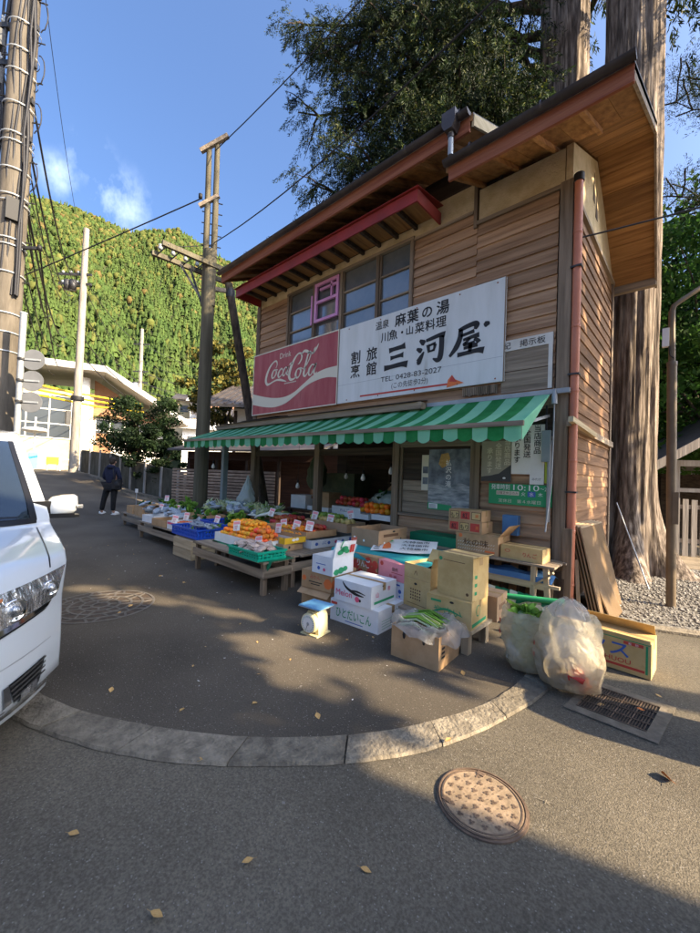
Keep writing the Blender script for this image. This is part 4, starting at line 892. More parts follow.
# wooden double pole at the corner of the awning
p4, at4 = pole('weathered wooden utility pole with crossarms beside the awning end', (-9.2, 4.55, 0), 7.0, .175, .14, 'polewood', (.10, -.1))
mb = MB(); a = at4(6.2); tt_ = (.0, -.0)
for s in (-1, 1):
    q = a+fr*(.10*s); mb.tube([q-Vector((0, 0, .6)), q+Vector((.02, -.03, 1.6)), q+Vector((.06, -.08, 3.45+.08*s))], [.08, .075, .065], 'polewood', 8)
for i in range(9): c = at4(6.0)+Vector((0, 0, .28*i)); mb.lathe([(.015, -.24), (.015, .24)], c, 'darkmetal', 6, (.5, .8, 0))
mb.build('twin_post', p4)
mb = MB(); e = Vector((.2, .98, 0)).normalized()
c = at4(6.6)+fr*.02
mb.beam(V(-9.50, 3.28, 6.60)-Vector((.12, 0, 0)), V(-9.38, 5.25, 6.60)-Vector((.12, 0, 0)), .09, .11, 'polewood'); mb.beam(V(-9.02, 3.28, 6.60), V(-8.95, 5.25, 6.60), .09, .11, 'polewood')
for i in range(5): y = 3.4+.3*i; mb.lathe([(0, .05), (.035, .05), (.055, .1), (.03, .13), (.05, .17), (0, .19)], (-9.45, y, 6.61), 'steel', 8); mb.beam((-9.64, y, 6.6), (-8.95, y, 6.6), .02, .02, 'darkmetal')
mb.beam((-9.5, 3.9, 6.55), (-9.15, 4.5, 5.5), .03, .05, 'darkmetal'); mb.beam((-9.5, 4.15, 6.55), (-9.15, 4.5, 5.2), .03, .05, 'darkmetal'); mb.build('crossarm', p4)
mb = MB(); c = Vector((-8.98, 4.36, 9.62)); mb.beam(c-fr*.32-Vector((0, 0, .22)), c+fr*.34+Vector((0, 0, .20)), .09, .10, 'wood_x'); mb.build('top_arm', p4); mb = MB(); c = Vector((-9.05, 4.4, 8.25)); mb.beam(c-fr*.30-Vector((0, 0, .18)), c+fr*.18+Vector((0, 0, .1)), .08, .09, 'wood_x'); mb.lathe([(0, 0), (.05, .02), (.05, .12), (0, .14)], c-fr*.28, 'black', 8); mb.build('top_arm', p4)
mb = MB(); b0, b1 = Vector((-8.45, 6.1, 0)), Vector((-8.86, 4.86, 6.25)); mb.tube([b0, b0.lerp(b1, .5), b1], [.125, .11, .095], 'bark', 10); mb.lathe([(.105, -.1), (.115, 0), (.105, .1)], b0.lerp(b1, .96), 'darkmetal', 12); mb.beam(b0.lerp(b1, .97), at4(6.05), .07, .1, 'wood_x'); mb.build('brace_post', p4)
# lamp post on the right
lp = thing('lamp_post', 'brown steel lamp post with a bent arm in the gravel yard', 'lamp post', (-.25, 6.36, 0))
MT['lampbrown'] = M('post brown', (.13, .095, .06), (.17, .13, .085), 3, rough=.5, bump=.08, metal=.2)
bx, by = -.25, 6.36
mb = MB(); mb.tube([(bx, by, 0), (bx-.03, by, 3.08)], .052, 'lampbrown', 14); mb.lathe([(.056, 0), (.056, .05), (.04, .06)], (bx-.03, by, 3.07), 'lampbrown', 14); mb.tube([(bx-.03, by, 3.08), (bx-.04, by-.01, 3.78)], .036, 'lampbrown', 12); mb.build('post', lp)
mb = MB(); mb.tube([(bx-.04, by-.01, 3.77), (bx-.02, by, 3.85), (bx+.03, by+.03, 3.90), (bx+.35, by+.30, 4.2), (bx+1.0, by+.85, 4.75), (bx+1.3, by+1.1, 4.8)], .030, 'lampbrown', 10); mb.build('arm', lp)
mb = MB(); mb.box(bx-.13, bx-.06, by-.06, by+.0, 3.32, 3.56, 'paper'); mb.beam((bx-.07, by-.02, 3.5), (bx-.03, by, 3.5), .02, .02, 'steel'); mb.tube([(bx-.06, by-.04, 3.32), (bx-.05, by-.05, 3.2), (bx-.01, by-.03, 3.16)], .008, 'rubber', 5); mb.build('junction_box', lp)
mb = MB(); mb.box(bx-.0, bx+.06, by-.075, by-.045, 1.05, 1.45, 'lampbrown'); mb.build('cover_plate', lp)
# wires
def wire(name, a, b, sag, r, label, grp=None, n=16):
    a, b = Vector(a), Vector(b); mb = MB(); mb.tube([a.lerp(b, i/n)-Vector((0, 0, 4*sag*(i/n)*(1-i/n))) for i in range(n+1)], r, 'rubber', 5); o = mb.build(name); tag(o, label, 'cable', grp); return o
G = 'cables strung from the big pole up the road'
for k, (z, q, z2, s, r) in enumerate(((8.4, .22, 10.9, .8, .016), (8.3, .24, 11.5, .9, .016), (7.5, .22, 10.4, .9, .02), (7.3, .20, 10.2, 1.1, .014), (6.4, .24, 8.2, .8, .022), (6.2, .2, 7.8, .9, .016), (5.55, .55, 6.6, .6, .018), (5.9, .1, 7.2, .8, .014), (5.4, .1, 6.2, .6, .014), (9.0, -.4, 11.4, .7, .012), (9.7, -.8, 11.5, .8, .012), (7.9, .0, 9.4, 1.4, .016))):
    wire('overhead_cable', at1(z)+fr*q, at2(z2)-fr*(.3+.12*k), s, r, 'thick black cable sagging from the big pole towards the uphill pole', G)
wire('overhead_cable', at1(6.0)+fr*.2, at1(3.2)+fr*.24-Vector((.3, .2, 0)), .0, .018, 'short cable running down the side of the big pole')
wire('overhead_cable', (-9.3, .6, 13.5), at2(12.5), .9, .008, 'thin single wire crossing the open sky above the mountain')
G2 = 'cables between the far poles'
for k, (z, z2, s, r) in enumerate(((11.3, 12.8, .5, .02), (10.9, 10.3, .7, .02), (9.6, 9.3, .6, .025), (8.4, 8.6, .7, .03), (7.4, 7.6, .5, .03))):
    wire('overhead_cable', at2(z), at3(z2), s, r, 'pale cable running between the two far poles', G2)
    wire('overhead_cable', at3(z2), (-62, 40, z2+6), 1.0, r, 'cable from the far pole towards the hillside houses', 'cables to the hillside houses')
for k in range(4): wire('overhead_cable', at3(8.6+.9*k), (-13, 10.5, 4.6+.5*k), .9, .016, 'pale cable from the far pole down to the small tiled house', 'cables to the tiled house')
wire('overhead_cable', V(-9.05, 4.4, 8.25)-fr*.28, (-26, -6, 2.9), .2, .016, 'single black cable dropping from the wooden pole across the mountain')
wire('overhead_cable', V(-8.95, 4.4, 9.45), (6, 8.0, 18.2), 1.0, .012, 'single cable rising from the wooden pole top into the cedar')
wire('overhead_cable', V(-9.2, 4.5, 7.2), (4.5, 3.4, 7.7), .75, .012, 'long thin cable passing in front of the red canopy')
wire('overhead_cable', V(-9.5, 3.4, 6.75), V(-9.2, 4.5, 7.2), .02, .010, 'short cable tie on the wooden pole crossarm')
wire('overhead_cable', (XR+.05, YF-.03, 4.35), (5, 8.2, 6.2), .2, .010, 'grey cable from the corner post towards the lamp post')
MT['yellowguard'] = M('yellow guard', (.72, .48, .02), rough=.5, bump=0)
for k in range(3):
    mb = MB(); a, b = Vector((-24.0, 3.0-1.2*k, 4.9+.35*k)), Vector((-27.4, 9.6, 5.2+.25*k)); mb.tube([a.lerp(b, .05), a.lerp(b, .5)-Vector((0, 0, .12)), a.lerp(b, .95)], .055, 'yellowguard', 7); o = mb.build('cable_guard'); tag(o, 'yellow plastic guard sleeve on a cable over the road', 'cable guard', 'yellow sleeves on the road cables')
MT['tape'] = M('packing tape', (.40, .27, .13), (.46, .31, .16), 6, rough=.25, bump=.05)
# ------------------------------------------------------------------ tables, cartons, produce
def table(label, x0, x1, y0, y1, h, rail=True, mat='wood', group=None, name='display_table', legs=None):
    t = thing(name, label, 'table', ((x0+x1)/2, (y0+y1)/2, 0), group)
    mb = MB(); n = max(3, int((y1-y0)/.14))
    for i in range(n):
        a = y0+(y1-y0)*i/n; b = y0+(y1-y0)*(i+1)/n-.012; mb.box(x0+random.uniform(-.015, .015), x1+random.uniform(-.015, .015), a, b, h-.025, h, mat+'_x')
    mb.build('top', t)
    for x, y in legs or ((x0+.03, y0+.03), (x1-.09, y0+.03), (x0+.03, y1-.09), (x1-.09, y1-.09)):
        mb = MB(); mb.box(x, x+.06, y, y+.06, 0, h-.026, mat+'_z'); mb.build('leg', t)
    if rail:
        mb = MB(); mb.box(x0, x1, y0, y0+.028, h-.20, h-.09, mat+'_x'); mb.box(x1-.028, x1, y0+.03, y1, h-.20, h-.09, mat+'_y'); mb.build('rail', t)
    return t
def carton(label, C, rz, w, d, h, z, mat, open_=False, flaps=(), prints=None, group=None, name='carton', fill=None, loc_label=None, trayh=None):
    th = .006; a = rad(180+rz); ax = Vector((math.cos(a), math.sin(a), 0)); ay = Vector((math.cos(a-PI/2), math.sin(a-PI/2), 0))
    C = Vector((C[0], C[1], z)); zu = Vector((0, 0, 1)); cat_ = 'tray' if name == 'produce_tray' else 'foam box' if name == 'foam_box' else 'carton'
    t = thing(name, label, cat_, C+ax*w/2+ay*d/2, group) if (flaps or prints) else None
    mb = MB()
    if open_:
        mb.obox(C, ax*w, ay*d, zu*th, mat); c = C+zu*th; hh = zu*(h-th)
        mb.obox(c, ax*w, ay*th, hh, mat); mb.obox(c+ay*(d-th), ax*w, ay*th, hh, mat)
        mb.obox(c+ay*th, ax*th, ay*(d-2*th), hh, mat); mb.obox(c+ax*(w-th)+ay*th, ax*th, ay*(d-2*th), hh, mat)
    else:
        mb.obox(C, ax*w, ay*d, zu*(h-.004), mat)
        mb.obox(C+zu*(h-.0035), ax*w, ay*(d/2-.002), zu*.0035, mat); mb.obox(C+zu*(h-.0035)+ay*(d/2+.002), ax*w, ay*(d/2-.002), zu*.0035, mat); mb.obox(C+zu*(h+.0005)+ay*(d/2-.025)-ax*.0015, ax*(w+.003), ay*.05, zu*.001, 'tape'); mb.obox(C+zu*(h-.07)+ay*(d/2-.025)-ax*.0015, ax*.001, ay*.05, zu*.0715, 'tape')
    if t is None: return tag(mb.build(name, origin=C+ax*w/2+ay*d/2), label, cat_, group)
    mb.build('body', t)
    for e in flaps:
        side, ang, ln = e[0], rad(e[1]), e[2]; mb = MB(); top = C+zu*h
        if side == 'f': o, u, outw = top, ax*w, -ay
        elif side == 'b': o, u, outw = top+ay*d, ax*w, ay
        elif side == 'r': o, u, outw = top, ay*d, -ax
        else: o, u, outw = top+ax*w, ay*d, ax
        v = outw*math.cos(ang)+zu*math.sin(ang); n = u.cross(v).normalized()
        mb.obox(o+u*.01, u*.98, v*ln, n*.004, mat)
        if len(e) > 3: e[3](mb, o+(u if u.cross(v).dot(-outw+zu*.0) < 0 else u*0), u.normalized(), v)
        mb.build('flap', t)
    if prints:
        mb = MB(); prints(mb, dict(f=(C+ax*w, -ax, zu), s=(C, ay, zu), t=(C+ax*w+zu*h, -ax, ay)), w, d, h); mb.build('print', t)
    return t
def P_text(face, s, u, v, size, mat, bold=.01, width=None):
    return lambda mb, F, w, d, h: mb.text(s, size, F[face][0]+F[face][1]*u+F[face][2]*v, F[face][1], F[face][2], mat, bold, 'CENTER', width)
def rect(mb, F, face, u0, u1, v0, v1, mat, eps=.0012): mb.flat([(u0, v0), (u1, v0), (u1, v1), (u0, v1)], *F[face], mat, eps)
def blobp(mb, F, face, u, v, r, mat, eps=.0015, sq=1.):
    mb.flat([(u+r*math.cos(2*PI*k/14)*(1+.1*math.sin(3*k)), v+sq*r*math.sin(2*PI*k/14)) for k in range(14)], *F[face], mat, eps)
def txt(mb, F, face, s, u, v, size, mat, bold=.01, width=None, eps=.0025):
    mb.text(s, size, F[face][0]+F[face][1]*u+F[face][2]*v, F[face][1], F[face][2], mat, bold, 'CENTER', width, eps)
def seq(*fs):
    def g(mb, F, w, d, h):
        for f in fs: f(mb, F, w, d, h)
    return g

# --- foreground cartons
def pr_open(mb, F, w, d, h):
    for v in (.08, .115, .15): rect(mb, F, 's', .05, .11, v, v+.018, 'ink')
    for u, v in ((.16, .17), (.36, .21)): blobp(mb, F, 's', u, v, .014, 'ink', sq=1.3)
    for u in (.12, .30): blobp(mb, F, 'f', u, .20, .014, 'ink', sq=2.4)
carton('open cardboard carton holding a clear bag of pale green stalks, in front of the stool', (-1.47, 2.70), 4, .43, .40, .26, .009, 'card', True, prints=pr_open)
def pr_white1(mb, F, w, d, h):
    txt(mb, F, 'f', 'ひとだいこん', .30, .06, .11, 'inkgreen', .008, .44); rect(mb, F, 'f', .01, .09, .165, .19, 'inkred'); rect(mb, F, 'f', .2, .42, .025, .033, 'inkblue')
    blobp(mb, F, 's', .26, .16, .02, 'ink', sq=.5)
    for i in range(4): rect(mb, F, 's', .06, .44, .03+.025*i, .034+.025*i, 'inkgreen')
    txt(mb, F, 't', 'だいこん', .26, .2, .06, 'inkgreen', .0)
carton('flat white carton with green radish lettering under another white carton', (-2.22, 2.90), 4, .60, .52, .215, .009, 'card_w', prints=pr_white1)
def pr_white2(mb, F, w, d, h):
    mb.stroke([(.11, .20), (.16, .15), (.27, .11), (.38, .10)], [.008, .025, .03, .008], *F['f'], 'ink', .0015); mb.stroke([(.18, .13), (.30, .135), (.40, .12)], [.006, .02, .005], *F['f'], 'ink', .0018)
    txt(mb, F, 'f', 'Melon', .13, .06, .085, 'inkpink', .012, .21); blobp(mb, F, 'f', .30, .06, .028, 'inkpink'); blobp(mb, F, 'f', .335, .055, .015, 'ink')
    txt(mb, F, 's', '山', .10, .10, .055, 'inkpink', .01); txt(mb, F, 's', '市', .30, .13, .055, 'inkpink', .01); blobp(mb, F, 's', .2, .19, .016, 'ink', sq=.6); rect(mb, F, 's', .05, .4, .035, .06, 'inkgreen')
carton('white carton with pink script and a black swoosh, on top of the radish carton', (-2.30, 2.88), 3, .47, .44, .215, .226, 'card_w', prints=pr_white2)
carton('plain brown carton with its top torn open behind the weighing scale', (-2.86, 2.92), 6, .44, .44, .24, .009, 'card', True, flaps=(('f', -35, .10), ('r', 40, .10)))
def pr_mikan(mb, F, w, d, h):
    blobp(mb, F, 'f', w-.04, .085, .055, 'inkorange'); blobp(mb, F, 'f', .04, .1, .03, 'inkorange'); rect(mb, F, 'f', .11, .30, .07, .08, 'ink'); rect(mb, F, 'f', .14, .27, .045, .055, 'ink'); txt(mb, F, 'f', 'みかん', .2, .11, .05, 'inkred', 0)
    blobp(mb, F, 's', .22, .12, .02, 'ink', sq=.5); blobp(mb, F, 's', .40, .08, .05, 'inkorange'); blobp(mb, F, 's', .05, .08, .045, 'inkorange')
carton('brown carton printed with orange discs, on the torn carton', (-2.86, 2.89), 6, .42, .46, .19, .252, 'card', prints=pr_mikan)
def fl_print(mb, o, u, v):
    o2 = o; n = u.cross(v)
    for i, (a, r) in enumerate(((.07, .05), (.13, .06), (.18, .04), (.1, .035))): mb.flat([(a+r*math.cos(2*PI*k/9), .05+.03*(i % 2)+r*.6*math.sin(2*PI*k/9)) for k in range(9)], o2, u, v, 'inkgreen', .0055)
    for a in (.24, .28): mb.flat([(a-.02, .03), (a+.015, .03), (a+.015, .12), (a-.02, .12)], o2, u, v, 'inkred', .0056)
    mb.stroke([(.06, .1), (.09, .19)], [.02, .012], o2, u, v, 'inkgreen', .0055)
    mb.text('青森', .05, o2+u*.26+v*.16, u, v, 'inkred', .0, eps=.006)
def pr_wo(mb, F, w, d, h):
    blobp(mb, F, 'f', .10, .06, .02, 'inkblue'); blobp(mb, F, 'f', .18, .05, .018, 'inkpink'); rect(mb, F, 'f', .06, .2, .1, .108, 'inkblue')
    for i, (a, r) in enumerate(((.06, .045), (.13, .05), (.20, .04))): blobp(mb, F, 's', a, .035+.01*i, r, 'inkgreen', sq=.7)
carton('opened white carton with green and red printing on its raised flap', (-2.80, 2.85), 3, .30, .34, .19, .444, 'card_w', True, flaps=(('r', 78, .17), ('b', 60, .12)), prints=pr_wo)
# raised flap print
t_ = MB(); o_ = Vector((-2.792, 2.87, .64)); u_ = Vector((-.052, .995, 0)); v_ = Vector((.2, .01, .98)).normalized(); fl_print(t_, o_, u_, v_)
pt = [o for o in COL.objects if o.name.startswith('carton') and o.get('label', '').startswith('opened white')][0]; o = t_.build('flap_print', pt)
# cartons on the low plank under the teal cloth
plank = thing('low_plank', 'long low grey plank carrying the red, pink and tall cartons', 'plank', (-2.7, 3.6, 0))
mb = MB(); mb.obox((-3.30, 3.42, .155), (1.42, -.22, 0), (.06, .42, 0), (0, 0, .04), 'wood_x'); mb.build('top', plank)
for x, y in ((-3.2, 3.5), (-2.1, 3.34)):
    mb = MB(); mb.box(x, x+.08, y, y+.3, .008, .154, 'wood_x'); mb.build('leg', plank)
def pr_tom(mb, F, w, d, h):
    rect(mb, F, 'f', .01, w-.01, .20, h-.03, 'inkred') if 0 else None
    for u, v, r in ((.08, .25, .06), (.30, .31, .062), (.36, .19, .085), (.41, .3, .05), (.17, .17, .05), (.44, .2, .03)): blobp(mb, F, 'f', u, v, r, 'inkred')
    txt(mb, F, 'f', 'りんご', .22, .25, .10, 'inkwhite', .02, .22, .004); rect(mb, F, 'f', .01, .1, h-.055, h-.01, 'inkwhite'); txt(mb, F, 'f', 'ふじ', .22, .17, .06, 'ink', .01, None, .004)
    for i in range(3): rect(mb, F, 'f', .2, .4, .05+.025*i, .056+.025*i, 'inkred')
carton('brown carton covered in big red apple discs, under the teal cloth', (-2.66, 3.42), -8, .45, .36, .385, .197, 'card', prints=pr_tom)
def pr_pw(mb, F, w, d, h):
    txt(mb, F, 'f', '桃', w/2, .055, .085, 'inkpink', .015)
    for u in (.06, w-.08): blobp(mb, F, 'f', u, .10, .022, 'inkblue'); blobp(mb, F, 'f', u, .05, .012, 'inkblue')
    rect(mb, F, 'f', .1, .33, .155, .17, 'inkblue'); rect(mb, F, 'f', .28, .40, .02, .03, 'inkpink')
carton('white carton with a pink character, under the pink carton', (-2.24, 3.37), -8, .41, .34, .195, .197, 'card_w', prints=pr_pw)
def pr_pk(mb, F, w, d, h):
    txt(mb, F, 'f', '信州', .25, .10, .045, 'inkbrown', .01); blobp(mb, F, 'f', .05, .15, .025, 'inkred'); txt(mb, F, 'f', '桃', .19, .025, .04, 'inkred', .01); txt(mb, F, 'f', '桃', .26, .02, .04, 'inkred', .01); rect(mb, F, 'f', .2, .36, .075, .081, 'inkred')
carton('pink carton stacked on a white carton, under the teal cloth', (-2.24, 3.37), -8, .41, .34, .185, .396, 'card_p', prints=pr_pk)
def pr_tall(mb, F, w, d, h):
    blobp(mb, F, 'f', .16, .24, .02, 'ink', sq=.6); mb.stroke([(.14, .33), (.16, .37), (.18, .33)], .006, *F['f'], 'inkbrown', .0015); rect(mb, F, 'f', .02, w-.02, .29, .293, 'card_d'); rect(mb, F, 'f', .05, .30, .035, .04, 'inkbrown')
    for i in range(4):
        for j in range(5): blobp(mb, F, 'f', .10+.03*j, .09+.03*i, .009, 'inkbrown')
carton('tall open cardboard carton standing at the end of the low plank', (-1.91, 3.30), -10, .35, .36, .43, .197, 'card_y', True, flaps=(('r', 75, .10), ('b', 55, .12)), prints=pr_tall)
# low stool with cartons
st = thing('wooden_stool', 'low wooden stool carrying two yellow cartons', 'stool', (-1.6, 3.3, 0))
mb = MB(); mb.box(-1.86, -1.40, 3.12, 3.60, .195, .22, 'pale_x'); mb.build('top', st)
for x, y in ((-1.50, 3.14), (-1.83, 3.14), (-1.50, 3.5), (-1.83, 3.5)):
    mb = MB(); mb.box(x, x+.065, y, y+.065, .008, .194, 'pale_z'); mb.build('leg', st)
def pr_y1(mb, F, w, d, h):
    mb.stroke([(.05, .08), (.18, .13), (.34, .10)], [.01, .02, .006], *F['f'], 'inkgreen', .0015); txt(mb, F, 'f', 'やさい', .2, .09, .075, 'inkgreen', .0, .26); blobp(mb, F, 'f', .24, .2, .02, 'ink', sq=.5); rect(mb, F, 'f', .04, .14, .18, .2, 'inkgreen')
    blobp(mb, F, 's', .15, .14, .05, 'inkgreen'); blobp(mb, F, 's', .15, .14, .04, 'card_y', .002); rect(mb, F, 's', .02, .34, .02, .05, 'inkgreen')
carton('squat yellow carton with green printing on the low stool', (-1.41, 3.13), 3, .42, .38, .235, .222, 'card_y', prints=pr_y1)
def pr_y2(mb, F, w, d, h):
    blobp(mb, F, 'f', .03, h-.05, .018, 'inkgreen'); blobp(mb, F, 'f', w-.05, .05, .014, 'inkbrown'); rect(mb, F, 'f', .06, .28, h-.06, h-.055, 'inkbrown')
    for v in (.05, .12, .19): rect(mb, F, 's', .03, .07, v, v+.03, 'inkgreen')
carton('tall plain yellow carton standing on the squat yellow carton', (-1.42, 3.16), -6, .36, .26, .37, .459, 'card_y', flaps=(('f', 100, .012), ('r', 25, .05)), prints=pr_y2)
carton('brown carton half hidden behind the stool', (-1.36, 3.56), 4, .24, .30, .23, .20, 'card_d', prints=lambda mb, F, w, d, h: [rect(mb, F, 's', .06+.05*i, .09+.05*i, .1, .15, 'inkbrown') for i in range(4)])
# box beside the bags
def pr_ctas(mb, F, w, d, h):
    txt(mb, F, 'f', 'レタス', .345, .125, .13, 'inkblue', .02, .42); txt(mb, F, 'f', 'CHUOU', .46, .07, .05, 'inkred', .01, .22); rect(mb, F, 'f', .3, .66, .035, .055, 'inkred'); rect(mb, F, 'f', .52, .65, .225, .25, 'inkred'); txt(mb, F, 'f', '松　印', .585, .228, .022, 'inkwhite', .0, None, .004)
    rect(mb, F, 'f', .005, .695, .255, .262, 'inkgreen'); rect(mb, F, 'f', .665, .68, .03, .25, 'inkgreen'); rect(mb, F, 's', .02, .05, .02, .25, 'inkgreen')
carton('long cardboard lettuce carton with blue and red lettering behind the white bag', (-.26, 3.83), -3, .70, .27, .275, .002, 'card_y', flaps=(('b', 130, .12), ('f', 95, .02)), prints=pr_ctas)

# --- teal table
tt = table('low table under a teal cloth with an open carton on top', -3.40, -2.12, 3.62, 4.55, .585, name='display_table')
mb = MB(); n = 14; vs = []; 
for j in range(8):
    for i in range(n+1):
        u, v = i/n, j/7; x = -3.47+1.42*u; y = 3.50+1.08*v
        z = .594+.006*math.sin(7*u+3*v) if v > .06 else .575+.006*math.sin(9*u)
        vs.append((x+.04*v, y-.10*u, z))
for i in range(n+1): u = i/n; vs.append((-3.47+1.42*u, 3.485-.10*u, .53+.01*math.sin(11*u)))
k = 8*(n+1); fs = [(j*(n+1)+i, j*(n+1)+i+1, (j+1)*(n+1)+i+1, (j+1)*(n+1)+i) for j in range(7) for i in range(n)]+[(k+i, k+i+1, i+1, i) for i in range(n)]
mb.add(vs, fs, 'teal', True); o = mb.build('table_cloth'); tag(o, 'teal cloth spread over the low table of cartons', 'cloth')
mb = MB(); mb.obox((-3.0, 4.60, .72), (1.0, -.05, 0), (0, .32, 0), (0, 0, .02), 'wood_x'); mb.obox((-3.0, 4.58, .741), (1.02, -.05, 0), (0, .33, 0), (0, 0, .006), 'greencloth'); mb.obox((-3.0, 4.575, .60), (1.02, -.05, 0), (0, .004, 0), (0, 0, .147), 'greencloth')
for x in (-2.95, -2.1): mb.box(x, x+.05, 4.62, 4.68, .0, .72, 'wood_z')
o = mb.build('wall_shelf'); tag(o, 'narrow shelf with a dark green cloth against the board wall', 'shelf')
def pr_ct(mb, F, w, d, h):
    blobp(mb, F, 'f', .06, .10, .02, 'inkwhite', sq=.5); blobp(mb, F, 'f', .22, .07, .016, 'inkwhite'); blobp(mb, F, 's', .12, .06, .014, 'inkwhite'); rect(mb, F, 's', .1, .42, .13, .165, 'inkbrown'); blobp(mb, F, 's', .32, .19, .03, 'ink', sq=.4); blobp(mb, F, 's', .48, .08, .014, 'ink', sq=1.5)
ct = carton('open brown carton with yellow fruit inside on the teal cloth', (-2.95, 3.80), 0, .46, .62, .22, .602, 'card_d', True, prints=pr_ct)
# flyer
t = thing('flyer', 'printed white newspaper sheet with a carrot picture lying on the teal cloth', 'newspaper', (-2.45, 4.0, .61))
mb = MB(); q = MT['paper']; O = Vector((-2.95, 3.64, .603)); ux = Vector((.72, .30, .03)).normalized(); uy = Vector((-.30, .62, .12)).normalized()
vs = [O+ux*(.78*i/6)+uy*(.46*j/4)+Z1*(.008*math.sin(i*1.3+j)) for j in range(5) for i in range(7)]; mb.add(vs, [(j*7+i, j*7+i+1, j*7+i+8, j*7+i+7) for j in range(4) for i in range(6)], 'paper', True); mb.build('sheet', t)
mb = MB()
for i in range(3): mb.text('大特価市'[:4], .085, O+ux*.52+uy*(.06+.12*i)+Z1*.012, ux, uy, 'ink', .01, width=.34)
mb.flat([(.14, .05), (.24, .09), (.22, .22), (.18, .30), (.13, .2)], O+Z1*.012, ux, uy, 'inkorange'); mb.flat([(.18, .30), (.24, .34), (.2, .38)], O+Z1*.012, ux, uy, 'inkgreen')
for i in range(6): mb.flat([(.03, .04+.06*i), (.10, .04+.06*i), (.10, .06+.06*i), (.03, .06+.06*i)], O+Z1*.012, ux, uy, 'ink')
mb.build('print', t)
# bench by the wall with cartons
bn = thing('slatted_bench', 'old slatted wooden bench against the wall by the corner post', 'bench', (-1.75, 4.65, 0))
mb = MB()
for i in range(4): mb.box(-2.55, -1.10+random.uniform(-.02, .03), 4.42+.115*i, 4.42+.115*i+.10, .600, .622, 'wood_x')
mb.build('top', bn)
for x, y, q in ((-1.20, 4.44, .05), (-1.32, 4.44, .0), (-1.24, 4.80, 0), (-2.45, 4.46, 0)):
    mb = MB(); mb.beam((x+q, y, .0), (x, y+.03, .598), .05, .06, 'pale_z', (0, 1, 0)); mb.build('leg', bn)
mb = MB(); mb.box(-2.4, -1.16, 4.43, 4.455, .36, .43, 'pale_x'); mb.beam((-1.12, 4.44, .56), (-1.30, 4.44, .40), .02, .05, 'pale_x', (0, 1, 0)); mb.box(-1.15, -1.05, 4.40, 4.44, .40, .43, 'pale_x'); mb.build('brace', bn)
def pr_momo(mb, F, w, d, h):
    for k, (u, m) in enumerate(((.02, 0), (.16, 1), (.30, 0))):
        if h < .2: rect(mb, F, 'f', u, u+.12, .02, h-.02, 'inkred' if (m+PR[0]) % 2 else 'inkbrown'); rect(mb, F, 'f', u+.007, u+.113, .027, h-.027, 'inkred' if (m+PR[0]) % 2 else 'card_y', .002)
    txt(mb, F, 'f', 'もり', .08 if PR[0] == 0 else .22, .035, .075, 'ink', .01, .10, .004); txt(mb, F, 'f', '紅', .22 if PR[0] == 0 else .08, .035, .075, 'ink', .015, None, .004)
    txt(mb, F, 'f', '果', w-.06, .05, .05, 'inkorange', .01, None, .004)
PR = [1]
def pr_big(mb, F, w, d, h):
    txt(mb, F, 'f', '秋の味', .26, .09, .085, 'inkbrown', .015, .32); blobp(mb, F, 'f', .06, .19, .025, 'inkorange'); rect(mb, F, 'f', .38, .5, .025, .045, 'inkorange')
    for i in range(16):
        for j in range(3): mb.stroke([(.03+.03*i, .03+.04*j), (.045+.03*i, .045+.04*j)], .006, *F['f'], 'cream', .001)
carton('broad orange tinted carton on the bench, under two red stamped cartons', (-1.72, 4.48), -2, .54, .34, .225, .624, 'card', flaps=(('r', 50, .18),), prints=pr_big)
carton('lower of two red stamped cartons stacked on the broad carton', (-1.93, 4.50), -2, .45, .30, .14, .852, 'card', prints=pr_momo)
PR = [0]
carton('topmost carton of the stack on the bench, stamped in red and black', (-1.94, 4.51), 1, .43, .28, .135, .994, 'card', prints=pr_momo)
carton('small long carton with red stamps on the bench beside the corner post', (-1.24, 4.48), -3, .46, .24, .15, .624, 'card_y', prints=lambda mb, F, w, d, h: [txt(mb, F, 'f', c_, u, .05, .055, 'inkred', .01) for c_, u in (('り', .27), ('ん', .32), ('ご', .38))]+[blobp(mb, F, 'f', .08, .09, .03, 'inkred', sq=.6), blobp(mb, F, 'f', .08, .09, .022, 'card_y', .002, sq=.6)])
MT['bluesheet'] = M('blue sheet', (.06, .16, .34), (.09, .22, .42), 4, rough=.5, bump=.2)
mb = MB(); mb.box(-1.80, -1.62, 4.80, 4.90, .85, 1.09, 'bluesheet'); o = mb.build('blue_box'); tag(o, 'blue plastic box behind the stamped cartons', 'box')
mb = MB(); vs = []
for j in range(5):
    for i in range(13): vs.append((-2.1+.95*i/12, 4.46+.10*j, .50-.04*abs(2-j)+.02*math.sin(i*1.4)))
mb.add(vs, [(j*13+i, j*13+i+1, j*13+i+14, j*13+i+13) for j in range(4) for i in range(12)], 'bluesheet', True); mb.add([(a, 4.455+.01*math.sin(i), .49-.10*k_) for k_ in (0, 1) for i, a in enumerate(np.linspace(-2.1, -1.15, 13))], [(i, i+1, 14+i, 13+i)[::-1] for i in range(12)], 'bluesheet', True); o = mb.build('tarpaulin'); tag(o, 'folded blue sheet tucked under the slatted bench', 'tarpaulin')
mb = MB(); 
for i in range(10): mb.obox((-1.95+.085*i, 4.28-.01*i, .10), (.085, -.01, -.012), (.0, .12, .22), (0, .01, -.012), ('greencloth', 'greencloth', 'cream')[i % 3] if i % 3 < 2 else 'cream')
o = mb.build('folded_awning'); tag(o, 'green and white striped cloth folded under the bench', 'cloth')
mb = MB(); mb.tube([(-2.2, 4.1, .22), (-.98, 4.3, .32)], .03, 'inkgreen', 8); o = mb.build('green_pole'); tag(o, 'green bamboo pole lying under the bench', 'pole')
